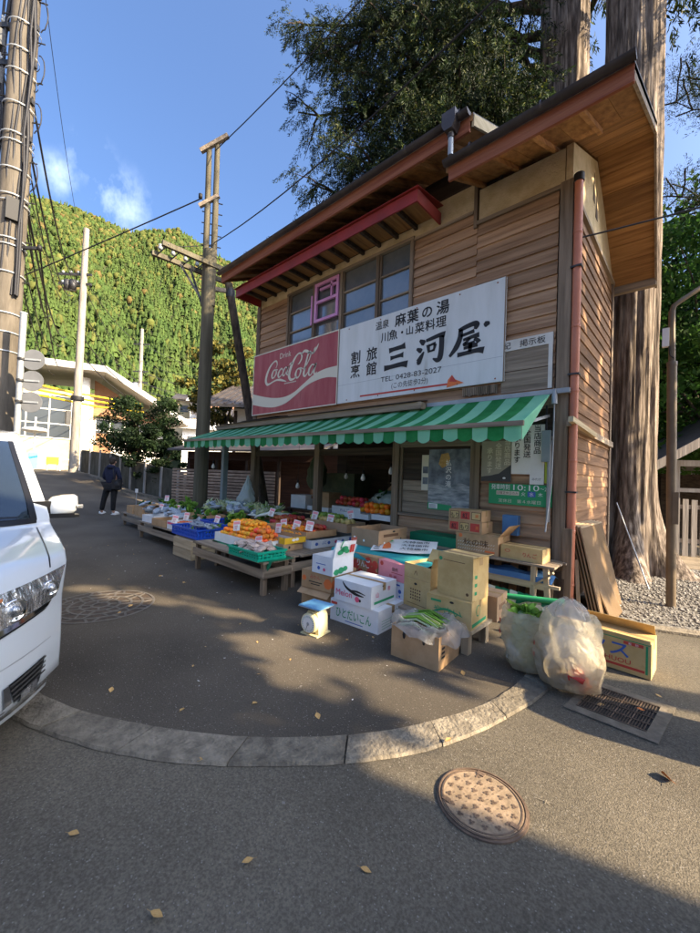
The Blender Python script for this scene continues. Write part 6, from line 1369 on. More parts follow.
def bag_marks(mb, c, r, zs, a0):
    for k, z in enumerate(zs):
        for i in range(3):
            a = a0+i*.13; p = Vector((c[0]+r*math.cos(a), c[1]+r*math.sin(a), z)); ux = Vector((-math.sin(a), math.cos(a), 0)); mb.flat([(-.022, -.018), (.022, -.014), (.02, .018), (-.018, .014)], p, ux, Z1, 'inkred', .004)
mb = MB(); bag_marks(mb, (-1.0, 3.28), .212, (.29, .38), rad(198)); mb.build('red_print', t)
t = thing('rubbish_bag', 'bigger full translucent bag with crumpled clear top beside the drain', 'bag', (-.70, 3.24, .02))
mb = MB(); bagmesh(mb, (-.70, 3.24, .022), .225, .52, 'bagfilm', 96, 64, .10, .66, 7, prof=[(0, .60), (.06, .88), (.25, 1.02), (.5, 1.04), (.75, .97), (.9, .86), (1, .72)]); mb.build('sack', t)
mb = MB(); mb.ball((-.70, 3.24, .25), (.17, .17, .2), 'paper', 12, 8, True, .2); mb.ball((-.62, 3.08, .17), (.06, .05, .045), 'inkred', 9, 6, True, .3); mb.ball((-.76, 3.10, .14), (.08, .06, .07), 'potato', 9, 6, True, .3); mb.ball((-.60, 3.15, .10), (.06, .05, .05), 'inkorange', 9, 6, True, .3); mb.build('filling', t)
mb = MB(); bagmesh(mb, (-.72, 3.27, .38), .165, .26, 'bagclear', 70, 40, .2, .25, 9, prof=[(0, .8), (.3, 1.0), (.6, .85), (.85, .55), (1, .2)]); mb.build('inner_bag', t)
mb = MB(); bag_marks(mb, (-.70, 3.24), .238, (.30, .22), rad(196)); mb.build('red_print', t)
# clear bag with stalks in the open carton
t = thing('plastic_bag', 'clear plastic bag of pale green leeks spilling over the open carton', 'bag', (-1.66, 2.92, .2))
mb = MB(); n, m = 30, 9; vs = []; ph = 1.3
for j in range(m+1):
    v = j/m
    for i in range(n):
        a = 2*PI*i/n; rr = .10+.20*v; k = 1+.14*math.sin(3*a+ph+5*v)+.09*math.sin(7*a-3*v)+.05*math.sin(13*a+v*9)
        z = .27+.075*math.sin(PI*v*.55)-.12*max(0, v-.62)*2.2*(1+.5*math.sin(2*a+2.2))+.016*math.sin(9*a+6*v)
        vs.append((-1.69+rr*k*math.cos(a)*1.05, 2.86+rr*k*.92*math.sin(a), z))
mb.add(vs, [(j*n+i, j*n+(i+1) % n, (j+1)*n+(i+1) % n, (j+1)*n+i) for j in range(m) for i in range(n)], 'bagclear', True); mb.build('film', t)
mb = MB()
for i in range(34):
    y = 2.72+.30*random.random(); x0 = -1.86+random.uniform(-.03, .03); z0 = .25+.06*random.random()
    mb.tube([(x0, y, z0), (-1.72, y+random.uniform(-.02, .02), z0+.05), (-1.54+random.uniform(-.03, .03), y-.03+random.uniform(-.04, .04), z0+.02)], [.011, .009, .005], 'lettuce' if i % 3 else 'palegreen', 5)
mb.build('leeks', t)
# ------------------------------------------------------------------ white van
van = thing('parked_van', 'pearl white minivan parked with its nose over the kerb beside the net patterned manhole', 'van', (-4.5, -.25, 0))
UB = Vector((-1, .062, 0)).normalized(); UW = Vector((UB.y, -UB.x, 0)); VO = Vector((-2.24, -.350, 0))   # back, towards the shop side
HW = .875
def hw(z): return HW*(.955 if z < .3 else 1.0)+.028*smooth01((z-.7)/.25) if z < .95 else HW*(1-.16*max(0, (z-.98)/.88)**1.15)+.028*(1-smooth01((z-1.1)/.6))
def uf(z):   # front edge on the centre line
    P = [(.20, .10), (.30, .02), (.45, 0), (.60, .02), (.80, .06), (.90, .13), (.95, .24), (.985, .55), (1.02, .95), (1.05, 1.22), (1.10, 1.36), (1.40, 1.86), (1.66, 2.34), (1.74, 2.52), (1.80, 2.75), (1.84, 3.1), (1.86, 3.5)]
    for (a, b), (c, d) in zip(P, P[1:]):
        if z <= c: return b+(d-b)*(z-a)/(c-a)
    return P[-1][1]
def cf(z): return .62 if z < .95 else max(.20, .62-(z-.95)*2.6)
def ur(z): return 4.75-.25*max(0, (z-.9)/.9)
def fpt(s, z):  # s in -1..1 across
    h = hw(z); u = uf(z)+cf(z)*abs(s)**2.6
    hh = h*(s if abs(s) < .999 else math.copysign(1, s))
    return VO+UB*u+UW*hh+Vector((0, 0, z))
ZL = [.20, .24, .30, .36, .42, .48, .54, .60, .66, .72, .78, .84, .90, .93, .95, .965, .985, 1.0, 1.02, 1.035, 1.05, 1.075, 1.10, 1.2, 1.3, 1.4, 1.5, 1.6, 1.66, 1.70, 1.74, 1.78, 1.81, 1.835, 1.85, 1.86]
SS = [math.copysign(1-(1-abs(q))**1.6, q) for q in [i/18 for i in range(-18, 19)]]
mb = MB(); rows = []; ns = len(SS); NSIDE = 14
for z in ZL:
    row = [fpt(s, z) for s in SS]; h = hw(z); u1 = uf(z)+cf(z); ue = ur(z)
    for i in range(1, NSIDE+1): row.append(VO+UB*(u1+(ue-u1)*i/NSIDE)+UW*h+Vector((0, 0, z)))
    for i in range(1, 6): row.append(VO+UB*(ue+.06*math.sin(PI*i/6))+UW*(h-2*h*i/6)+Vector((0, 0, z)))
    for i in range(NSIDE+1): row.append(VO+UB*(ue+(u1-ue)*i/NSIDE)-UW*h+Vector((0, 0, z)))
    rows.append(row[:-1])
nr = len(rows[0])
for j in range(len(ZL)-1):
    z = (ZL[j]+ZL[j+1])/2
    for i in range(nr):
        m = 'carpaint'
        if 1.075 < z < 1.70:
            if i < ns-1 and abs((SS[i]+SS[i+1])/2) < .90: m = 'carglass'
            elif (ns+1 <= i < ns+NSIDE-1 or ns+NSIDE+6 <= i < nr-2) and (i-ns) % 5 != 4: m = 'carglass'
        p = [rows[j][i], rows[j][(i+1) % nr], rows[j+1][(i+1) % nr], rows[j+1][i]]
        o = len(mb.v); mb.v += [tuple(q) for q in p]; mb.f.append((o, o+1, o+2, o+3)); mb.m.append(mb.mi(m)); mb.sm.append(True); mb.var.append(.5)
mb.add(rows[-1], [tuple(range(nr))], 'carpaint', True); mb.add(rows[0], [tuple(range(nr))[::-1]], 'carblack')
bo = mb.build('body', van)
import bmesh
bm = bmesh.new(); bm.from_mesh(bo.data); bmesh.ops.remove_doubles(bm, verts=bm.verts, dist=.0005); bmesh.ops.recalc_face_normals(bm, faces=bm.faces); bm.to_mesh(bo.data); bm.free()
def patch(name, quad, mat, eps=.006, nu=10, nv=6, parent=van, smooth=True, lab=None):
    # quad: four (s,z) corners, on the nose side towards the shop
    mb = MB(); vs = []
    for j in range(nv+1):
        for i in range(nu+1):
            a, b = i/nu, j/nv; q = [quad[k][0]*w_+0 for k, w_ in ()] 
            s = (1-a)*(1-b)*quad[0][0]+a*(1-b)*quad[1][0]+a*b*quad[2][0]+(1-a)*b*quad[3][0]; z = (1-a)*(1-b)*quad[0][1]+a*(1-b)*quad[1][1]+a*b*quad[2][1]+(1-a)*b*quad[3][1]
            p = fpt(s, z); n = (fpt(s+.01, z)-fpt(s-.01, z)).cross(fpt(s, z+.01)-fpt(s, z-.01)).normalized()
            if n.dot(-UB+UW*s*.8) < 0: n = -n
            vs.append(p+n*eps)
    fs = [(j*(nu+1)+i, j*(nu+1)+i+1, (j+1)*(nu+1)+i+1, (j+1)*(nu+1)+i) for j in range(nv) for i in range(nu)]
    mb.add(vs, fs, mat, smooth); o = mb.build(name, parent)
    if lab: o['label'] = lab
    return o
for sg in (1, -1):
    h = patch('headlight', [(sg*.50, .655), (sg*.95, .735), (sg*.985, .885), (sg*.52, .845)], 'lampglass', .006)
    for (ss, zz, rr) in ((.72, .765, .055), (.90, .80, .042)):
        m_ = MB(); q_ = fpt(sg*ss, zz); nn_ = (-UB*.9+UW*sg*.45).normalized(); m_.lathe([(rr, .0), (rr*1.05, .012), (rr*.9, .012), (rr*.75, .004), (0, .001)], q_+nn_*.006, 'chrome', 20, nn_); m_.ball(q_+nn_*.012, rr*.62, 'lampglass', 14, 9); m_.build('lamp_bowl', h)
    MT['amber'] = MT.get('amber') or M('amber lens', (.45, .16, .06), rough=.15, bump=.3, bscale=60)
    patch('indicator', [(sg*.56, .80), (sg*.66, .822), (sg*.655, .836), (sg*.54, .826)], 'amber', .011, parent=h)
    patch('chrome_strip', [(sg*.30, .605), (sg*.90, .705), (sg*.92, .728), (sg*.30, .645)], 'chrome', .008)
    patch('dark_strip', [(sg*.30, .590), (sg*.88, .692), (sg*.90, .703), (sg*.30, .603)], 'carblack', .007)
    f = patch('fog_lamp', [(sg*.755, .285), (sg*.87, .32), (sg*.895, .45), (sg*.715, .42)], 'carblack', .006)
    for k in range(4): patch('fin', [(sg*(.72-.0+.006*k), .405-.026*k), (sg*.893, .440-.026*k), (sg*.893, .450-.026*k), (sg*(.715+.006*k), .415-.026*k)], 'chrome', .012, parent=f, nv=2)
    patch('lens', [(sg*.77, .285), (sg*.85, .305), (sg*.85, .355), (sg*.77, .34)], 'lampglass', .014, parent=f)
    patch('fog_rim', [(sg*.705, .265), (sg*.74, .268), (sg*.715, .42), (sg*.69, .418)], 'chrome', .010, nu=3)
    patch('hood_seam', [(sg*.885, .90), (sg*.893, .90), (sg*.895, 1.035), (sg*.887, 1.035)], 'carblack', .003, nu=2, nv=20)
    patch('pillar_trim', [(sg*.86, 1.08), (sg*.905, 1.08), (sg*.905, 1.70), (sg*.86, 1.70)], 'carblack', .004, nu=3, nv=12)
patch('bumper_crease', [(.2, .475), (.93, .52), (.93, .526), (.2, .481)], 'steel', .002)
patch('lower_lip', [(-.96, .20), (.96, .20), (.96, .235), (-.96, .235)], 'carpaint', .018, nu=30)
patch('grille', [(-.28, .60), (.28, .60), (.30, .84), (-.30, .84)], 'carblack', .006); 
for k in range(3): patch('grille_bar', [(-.27, .64+.07*k), (.27, .64+.07*k), (.27, .67+.07*k), (-.27, .67+.07*k)], 'chrome', .014)
patch('number_plate', [(-.19, .40), (.19, .40), (.19, .55), (-.19, .55)], 'paper', .02)
patch('air_intake', [(-.55, .26), (.55, .26), (.50, .37), (-.50, .37)], 'carblack', .005)
patch('wiper', [(-.6, 1.09), (.78, 1.085), (.78, 1.10), (-.6, 1.105)], 'carblack', .018); patch('cowl', [(-.9, 1.05), (.9, 1.05), (.9, 1.085), (-.9, 1.085)], 'carblack', .006, nu=24)
# things seen through/at the foot of the windscreen
mb = MB(); c = VO+UB*1.75+UW*.55+Vector((0, 0, 1.17)); mb.ball(c, (.05, .04, .05), 'inkbrown', 10, 7, True, .2)
for sg in (1, -1):
    c = VO+UB*1.72+UW*(sg*(HW+.115))+Vector((0, 0, 1.165)); m = MB()
    vs = []; n = 12
    for j, (du, sc_) in enumerate(((-.075, .55), (-.06, .85), (-.02, 1), (.05, 1), (.07, .92))):
        for i in range(n):
            a = 2*PI*i/n; e = .5; ca, sa = math.cos(a), math.sin(a); x = math.copysign(abs(ca)**e, ca)*.100*sc_; z = math.copysign(abs(sa)**e, sa)*.083*sc_
            vs.append(c+UB*du+UW*x+Vector((0, 0, z+.02*(x*sg/.125))))
    m.add(vs, [(j*n+i, j*n+(i+1) % n, (j+1)*n+(i+1) % n, (j+1)*n+i) for j in range(4) for i in range(n)]+[tuple(range(n))[::-1]], 'carpaint', True); mi_ = m.build('door_mirror', van)
    m = MB(); m.add(vs[-n:], [tuple(range(n))], 'chrome'); m.build('glass', mi_)
    m = MB(); m.obox(c-UW*(.11*1)+UB*-.05+Vector((0, 0, -.098)), UW*.22, UB*.10, Vector((0, 0, .022)), 'carblack'); m.obox(c-UW*(sg*.28)+UB*-.05+Vector((0, 0, -.098)), UW*(sg*.22), UB*.10, Vector((0, 0, .135)), 'carblack'); m.obox(c-UW*(sg*.10)-UB*.082+Vector((0, 0, -.096)), UW*(sg*.17), UB*.10, Vector((0, 0, .035)), 'carblack'); m.obox(c+UW*(sg*.075)-UB*.065+Vector((0, 0, -.02)), UW*(sg*.055), UB*.03, Vector((0, 0, .025)), 'lampglass'); m.build('bracket', mi_)
    for u in (1.35, 3.75):
        wc = VO+UB*u+UW*(sg*(HW-.20))+Vector((0, 0, .32)); m = MB(); m.lathe([(.19, -.10), (.30, -.10), (.32, -.07), (.32, .07), (.30, .10), (.19, .10)], wc, 'tyre', 28, UW); wh = m.build('wheel', van)
        m = MB(); m.lathe([(0, .06*sg), (.17, .09*sg), (.19, .095*sg)], wc, 'chrome', 20, UW); m.build('rim', wh)
        m = MB(); m.lathe([(.0, 0), (.36, 0)], VO+UB*u+UW*(sg*(HW+.003))+Vector((0, 0, .33)), 'carblack', 28, UW, False); m.build('wheel_arch', van)
m = MB(); cc = VO+UB*1.95+UW*.25; m.add([fpt(.3+.08*math.cos(a), 1.62+.02*math.sin(a))+UB*.06 for a in [2*PI*i/10 for i in range(10)]], [tuple(range(10))], 'carblack'); m.build('rear_view_mirror', van)
# ------------------------------------------------------------------ trees
from mathutils import noise as MN
def flare_trunk(mb, base, top, r0, r1, flare, mat, n=36, roots=7, seed=3, hflare=.9, m=40):
    R = random.Random(seed); b, q = Vector(base), Vector(top); ph = R.uniform(0, 6); vs = []
    for j in range(m+1):
        t = (j/m)**1.7; z = t*(q.z-b.z); c = b.lerp(q, t); rr = r0+(r1-r0)*t; fl = flare*math.exp(-z/hflare*2.2)
        for i in range(n):
            a = 2*PI*i/n; k = 1+.022*math.sin(11*a+ph+z*.25+1.5*math.sin(z*.5))+.02*math.sin(17*a-z*.3+1.1*math.sin(z*.9))+.03*math.sin(4*a+z*.3)
            rad_ = rr*k+fl*(.55+.45*math.sin(roots*a+ph))+.03*r0*2*MN.noise((math.cos(a)*9+seed, math.sin(a)*9, z*.55))+.022*r0*2*MN.noise((math.cos(a)*22+seed, math.sin(a)*22, z*1.1))
            vs.append((c.x+rad_*math.cos(a), c.y+rad_*math.sin(a), c.z))
    mb.add(vs, [(j*n+i, j*n+(i+1) % n, (j+1)*n+(i+1) % n, (j+1)*n+i) for j in range(m) for i in range(n)], mat, True)
def limb(p, q, droop=0., n=8, seed=0):
    R = random.Random(seed); p, q = Vector(p), Vector(q); L = (q-p).length; pts = []
    for i in range(n+1):
        t = i/n; pts.append(p.lerp(q, t)+Vector((R.uniform(-1, 1)*.03*L*(0 < i), R.uniform(-1, 1)*.03*L*(0 < i), -droop*L*t*t+R.uniform(-1, 1)*.02*L*(0 < i))))
    return pts
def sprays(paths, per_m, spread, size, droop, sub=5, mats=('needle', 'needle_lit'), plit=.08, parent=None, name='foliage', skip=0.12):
    """needle sprays: short drooping twigs, each carrying a fan of narrow blades"""
    C = []; D = []; Vr = []
    for pts in paths:
        L = sum((b-a).length for a, b in zip(pts, pts[1:]))
        for k in range(int(L*per_m)):
            t = (skip+(1-skip)*random.random())*(len(pts)-1); i = min(int(t), len(pts)-2); p = pts[i].lerp(pts[i+1], t-i)
            dirn = (pts[i+1]-pts[i]).normalized(); o = Vector((random.gauss(0, 1), random.gauss(0, 1), random.gauss(0, .7))); o -= dirn*o.dot(dirn)*.6
            tw = p+o*spread*random.random()**.6; td = (o.normalized()*.7+dirn*.5+Vector((0, 0, -droop))).normalized(); v = random.random()
            lat = td.cross(Vector((random.gauss(0, 1), random.gauss(0, 1), random.gauss(0, .4)))).normalized()
            for s in range(sub):
                q_ = s/sub; sg_ = -1 if s % 2 else 1; C.append(tw+td*(.35*q_)+lat*(sg_*(.11-.075*q_)*random.random())+Vector((random.gauss(0, size*.2), random.gauss(0, size*.2), random.gauss(0, size*.2)))); D.append(td+lat*(sg_*.7)+Vector((random.gauss(0, .3), random.gauss(0, .3), random.gauss(0, .3)))); Vr.append(min(1, max(0, v+random.gauss(0, .15))))
    v, f = leaves([tuple(c) for c in C], size, 4.6, dirs=[tuple(d) for d in D], jit=.1)
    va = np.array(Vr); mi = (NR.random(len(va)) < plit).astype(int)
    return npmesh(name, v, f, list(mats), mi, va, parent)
# cedar A: right behind the shop corner, thick bare trunk with a buttressed root
ta = thing('cedar_tree', 'massive cedar trunk with flared roots beside the side wall', 'tree', (-1.05, 8.45, 0))
mb = MB(); flare_trunk(mb, (-1.06, 8.48, -.1), (-.95, 8.60, 19), .48, .42, .80, 'trunk', 150, 5, 3, 1.1, 120); mb.build('trunk', ta)
pa = [limb((-.85, 8.55, z), (-.85+L*math.cos(a), 8.55+L*math.sin(a), z+dz), .10, 8, k) for k, (z, a, L, dz) in enumerate(((10.5, .35, 4.5, .5), (12, 1.2, 5, .8), (12.5, 2.3, 5, .6), (13.5, 3.4, 5.5, 1.0), (14.5, 4.2, 4.5, .8), (15.5, .2, 5, .5), (17, 2.8, 4, 1)))]
mb = MB()
for p in pa: mb.tube(p, [.10-.08*i/8 for i in range(9)], 'branch', 7)
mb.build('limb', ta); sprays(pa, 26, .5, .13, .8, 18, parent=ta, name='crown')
# cedar B: behind the roof, its low limbs reach out over the shop towards the left
tb = thing('cedar_tree', 'tall cedar behind the shop roof with dark limbs spreading over the eaves', 'tree', (-2.3, 9.05, 0))
mb = MB(); flare_trunk(mb, (-2.3, 9.05, -.1), (-2.35, 9.05, 21), .52, .44, .5, 'trunk', 110, 6, 8, 1.0, 80); mb.build('trunk', tb)
pb = []
def add_limbs(o, tips, store, droop=.06):
    for k, tp in enumerate(tips):
        main = limb(o(tp), tp, droop, 9, 31*k+len(store)); store.append(main)
        for i in range(2, 9):
            for sgn in (-1, 1):
                if random.random() < .86:
                    d = (main[i]-main[i-1]).normalized(); s = Vector((-d.y, d.x, 0))*sgn; L = random.uniform(.7, 1.7)*(1-.05*i)
                    store.append(limb(main[i], main[i]+s*L*.8+d*L*.7+Vector((0, 0, random.uniform(-.5, .25))), .18, 5, 7*i+k+len(store)))
tips = [Vector(t) for t in ((-8.2, 5.7, 13.4), (-8.2, 6.3, 13.3), (-6.9, 6.2, 11.8), (-6.6, 6.5, 10.8), (-6.5, 6.0, 9.4), (-6.9, 5.7, 8.7), (-5.8, 6.0, 8.7), (-5.3, 6.4, 9.2), (-5.8, 6.6, 10.6), (-5.2, 6.4, 11.2), (-6.4, 6.7, 13.0), (-4.7, 6.9, 11.7), (-4.3, 6.7, 10.0), (-4.6, 6.4, 9.2), (-5.2, 6.6, 8.7), (-3.8, 6.8, 9.2), (-3.8, 7.1, 10.5), (-3.7, 7.8, 11.8), (-3.5, 6.9, 9.3), (-3.6, 7.3, 9.0), (-4.6, 7.7, 9.5), (-7.8, 6.1, 11.3), (-7.2, 5.9, 12.6))]
add_limbs(lambda tp: Vector((-2.75, 9.0, tp.z-random.uniform(-.3, 1.6))), tips, pb)
mb = MB()
for p in pb: n = len(p)-1; r = .10 if n == 9 else .03; mb.tube(p, [r*(1-.85*i/n) for i in range(n+1)], 'branch', 6, caps=False)
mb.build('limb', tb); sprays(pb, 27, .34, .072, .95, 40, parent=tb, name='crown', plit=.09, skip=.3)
# small lit sprout by the gutter
t = thing('sapling', 'yellow green sapling top lit by the sun just above the gutter', 'sapling', (-2.3, 7.9, 6.2)); ps = [limb((-2.0, 8.6, 5.5), (-2.05+.4*math.cos(k), 8.0+.3*math.sin(k), 6.9+.22*k), .0, 5, k) for k in range(5)]
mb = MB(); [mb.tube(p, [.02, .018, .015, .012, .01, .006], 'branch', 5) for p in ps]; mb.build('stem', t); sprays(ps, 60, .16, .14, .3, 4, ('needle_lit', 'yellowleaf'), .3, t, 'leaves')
# broad-leaved trees to the right and behind
def leafy(label, base, h, R, nclump, nleaf, size, mat, trunk_r=.15, seed=1, zlo=.35, flat=.8, mats=None, name='leafy_tree', group=None):
    RN = random.Random(seed); t = thing(name, label, 'tree', base, group); b = Vector(base); mb = MB(); top = b+Vector((RN.uniform(-.3, .3), RN.uniform(-.3, .3), h*.8)); trunkp = limb(b, top, 0, 7, seed); mb.tube(trunkp, [trunk_r*(1-.1*i) for i in range(8)], 'bark', 10); mb.build('trunk', t)
    C = []; Vr = []; mbb = MB()
    for k in range(nclump):
        a = RN.uniform(0, 2*PI); rr = R*math.sqrt(RN.random()); zz = h*(zlo+(1-zlo)*RN.random()); lim = R*math.sqrt(max(.05, 1-((zz/h-.62)/.5)**2)); rr = min(rr, lim); c = b+Vector((rr*math.cos(a), rr*math.sin(a), zz)); cr_ = R*RN.uniform(.16, .34); v0 = RN.random()
        if k % 3 == 0: mbb.tube(limb(trunkp[RN.randint(2, 6)], c, .05, 4, k), [trunk_r*.35, trunk_r*.28, trunk_r*.2, trunk_r*.14, trunk_r*.08], 'bark', 5, caps=False)
        q = NR.normal(size=(nleaf, 3)); q /= np.linalg.norm(q, axis=1)[:, None]; q *= (NR.random(nleaf)**.45)[:, None]*cr_; q[:, 2] *= flat*.7
        C.append(q+np.array(c)); Vr.append(np.clip(v0*.7+.3*NR.random(nleaf), 0, 1))
    mbb.build('limb', t); C = np.concatenate(C); v, f = leaves(C, size, 1.9, .2); ms = mats or [mat]; npmesh('crown', v, f, ms, NR.integers(0, len(ms), len(f)), np.concatenate(Vr), t); return t
leafy('bright green broadleaf tree beyond the lamp post', (.6, 15.5, 0), 8.5, 3.4, 150, 240, .16, 'maple', .16, 4, .22)
leafy('darker broadleaf tree behind the cedar trunk', (-2.6, 18.5, 0), 9.5, 4.2, 140, 220, .20, 'maple', .2, 5, .2, mats=['maple', 'shrub'])
leafy('dense evergreen at the back of the gravel yard', (2.8, 22, 0), 13, 5.5, 150, 220, .26, 'shrub', .25, 6, .12, mats=['maple', 'shrub'])
leafy('tall evergreen filling the gap behind the shop', (-6.5, 20, 0), 12, 5.5, 130, 200, .26, 'shrub', .25, 16, .1, mats=['shrub', 'needle'])
# pine-like tree at the upper right
tp = thing('pine_tree', 'feathery dark conifer against the sky beyond the cedar trunk', 'tree', (2.6, 14.5, 0)); mb = MB(); mb.tube(limb((2.6, 14.5, 0), (2.4, 14.3, 17), 0, 8, 2), [.3-.025*i for i in range(9)], 'bark', 10); mb.build('trunk', tp)
pp = []
for k, (z, L, a) in enumerate(((8.0, 3.2, 3.6), (9.2, 3.0, 3.0), (9.8, 3.4, 4.0), (10.8, 3.2, 3.5), (11.8, 2.8, 3.2), (12.6, 2.8, 4.1), (13.4, 2.3, 3.6), (9.0, 3.4, 4.6), (11.2, 3.2, 4.7))):
    tipz = Vector((2.45+L*math.cos(a), 14.4+L*math.sin(a), z+.8)); mainp = limb((2.45, 14.4, z), tipz, -.1, 8, k); pp.append(mainp)
    for i in range(2, 9):
        for s in (-1, 1): d = (mainp[i]-mainp[i-1]).normalized(); pp.append(limb(mainp[i], mainp[i]+(Vector((-d.y, d.x, 0))*s*.8+d*.5+Vector((0, 0, random.uniform(-.1, .5))))*random.uniform(.5, 1.0), .0, 4, i+k))
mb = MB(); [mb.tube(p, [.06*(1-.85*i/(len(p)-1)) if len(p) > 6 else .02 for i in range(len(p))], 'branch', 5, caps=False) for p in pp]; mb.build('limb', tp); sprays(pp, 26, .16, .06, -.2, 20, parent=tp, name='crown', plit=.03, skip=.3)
# roadside shrub and yellow tree
leafy('dark rounded shrub leaning over the roadside wall', (-18.7, 6.35, .6), 3.9, 1.7, 75, 190, .13, 'shrub', .09, 7, .42, .95, name='roadside_shrub')
leafy('dark low shrub hanging down over the wall behind the standing man', (-17.3, 6.5, .4), 2.3, 1.15, 36, 170, .12, 'shrub', .05, 9, .25, .9, name='roadside_shrub')
leafy('yellow green tree behind the wooden utility pole', (-21, 11.6, 1.0), 7.6, 2.3, 70, 150, .24, 'yellowleaf', .14, 8, .45, mats=['yellowleaf', 'shrub', 'yellowleaf'])
# ------------------------------------------------------------------ background: mountain, houses, walls
def ridge(az):   # azimuth measured from the camera's forward axis, degrees (left negative) -> elevation tangent
    P = [(-75, .30), (-60, .42), (-50, .50), (-42, .535), (-37, .545), (-31, .535), (-27, .565), (-25.5, .575), (-22, .545), (-14, .49), (-6, .43), (6, .36), (25, .27), (50, .2)]
    for (a, b), (c, d) in zip(P, P[1:]):
        if az <= c: return b+(d-b)*max(0, (az-a)/(c-a))
    return .2
R0, R1 = 85., 330.
def hill_z(az, r):
    t = (r-R0)/(R1-R0); H = ridge(az)*R1; base = 3.2
    k = t**1.12 if t > 0 else 0
    return base+(H-base)*min(1.0, k)+ (0 if t < 1 else -.25*(r-R1)) + 2.6*math.sin(az*1.1+r*.045)*math.sin(max(0, min(1, t))*PI)
def hp(az, r):
    a = rad(az); d = Vector((fw.x, fw.y, 0)).normalized(); s = Vector((d.y, -d.x, 0)); p = d*math.cos(a)*r+s*math.sin(a)*r; return p.x, p.y
mb = MB(); AZ = [-78+1.6*i for i in range(84)]; RR = [70, 85]+[85+245*(i/22) for i in range(1, 23)]+[380, 460]
vs = []
for r in RR:
    for a in AZ: x, y = hp(a, r); vs.append((x, y, hill_z(a, r)-.3 if r > 84 else -1))
n = len(AZ); MT['hill'] = M('hill floor', (.03, .04, .012), (.055, .06, .018), .06, rough=1, bump=0)
mb.add(vs, [(j*n+i, j*n+i+1, (j+1)*n+i+1, (j+1)*n+i) for j in range(len(RR)-1) for i in range(n-1)], 'hill', True); mb.build('mountain', struct=True)
def fmat(name, c1, c2): return M(name, c1, c2, .05, rough=.9, bump=0, var=.28, spec=.1)
MT['fcon'] = fmat('hill conifer', (.042, .072, .018), (.062, .09, .022)); MT['fyel'] = fmat('hill broadleaf', (.075, .088, .022), (.095, .10, .026)); MT['forg'] = fmat('hill autumn', (.115, .088, .030), (.13, .095, .032)); MT['fdark'] = fmat('hill dark', (.042, .062, .017), (.055, .075, .02))
VV = []; FF = []; MI = []; VA = []; o = 0
unit = []
for tier, (z0, z1, r) in enumerate(((.05, .62, 1.0), (.38, .85, .68), (.66, 1.05, .36))):
    for i in range(7): unit.append((r*math.cos(2*PI*i/7+tier), r*math.sin(2*PI*i/7+tier), z0+.05*(i % 2)))
    unit.append((0, 0, z1))
unit = np.array(unit); uf_ = np.array([(8*t+i, 8*t+(i+1) % 7, 8*t+7) for t in range(3) for i in range(7)])
# broadleaf crown: lumpy ball
bl = []; bf = []
for j in range(1, 5):
    for i in range(8): bl.append((math.sin(PI*j/5)*math.cos(2*PI*i/8+.4*j), math.sin(PI*j/5)*math.sin(2*PI*i/8+.4*j), .55-.5*math.cos(PI*j/5)))
for j in range(3):
    for i in range(8): a, b, c, d = j*8+i, j*8+(i+1) % 8, (j+1)*8+(i+1) % 8, (j+1)*8+i; bf += [(a, b, c), (a, c, d)]
for i in range(8): bf.append((24+i, 24+(i+1) % 8, 32))
bl.append((0, 0, 1.05)); bl = np.array(bl); bf = np.array(bf)
# trees laid out in staggered rows up the slope
cnt = 0; r = 88.
while r < 336:
    step = 1.6+.0030*r; da = math.degrees(step*1.0/r); a = -48+random.random()*da
    while a < 14:
        az = a+random.uniform(-.42, .42)*da; rr = r+random.uniform(-.45, .45)*step*.9
        t = (rr-R0)/(R1-R0); x, y = hp(az, rr); z = hill_z(az, rr)
        nse = math.sin(az*.55+2.1)*.6+math.sin(az*.23+rr*.025)*.7+math.sin(rr*.06+az*.8)*.35
        mixp = smooth01((t-.48+.22*nse)/.35)
        leftp = smooth01((-30-az)/9)
        br = random.random() < max(mixp*.55, .4*leftp*smooth01((t-.3)/.3)) or random.random() < .05
        hgt = random.uniform(3.2, 5.4)*(1 if not br else .72); w_ = hgt*random.uniform(.22, .30) if not br else hgt*random.uniform(.42, .6)
        rot = random.uniform(0, 6); ca, sa = math.cos(rot), math.sin(rot); U, F = (bl, bf) if br else (unit, uf_)
        P = U*np.array([w_, w_, hgt])*(1+.34*(NR.random(U.shape)-.5)); P = np.stack([P[:, 0]*ca-P[:, 1]*sa+x, P[:, 0]*sa+P[:, 1]*ca+y, P[:, 2]+z-.6], 1)
        VV.append(P); FF.append(F+o); o += len(P); q = random.random()
        m = (2 if q < .11 else 1 if q < .58 else 0 if q < .86 else 3) if br else (0 if q < .80 else 3 if q < .93 else 1)
        MI.append(np.full(len(F), m)); VA.append(np.full(len(F), random.random())*.75+.25*NR.random(len(F))); cnt += 1
        a += da
    r += step*.92
fo = npmesh('forest', np.concatenate(VV), np.concatenate(FF), ['fcon', 'fyel', 'forg', 'fdark'], np.concatenate(MI), np.concatenate(VA)); tag(fo, 'sunlit conifer and autumn forest covering the whole mountainside', 'forest', kind='stuff')
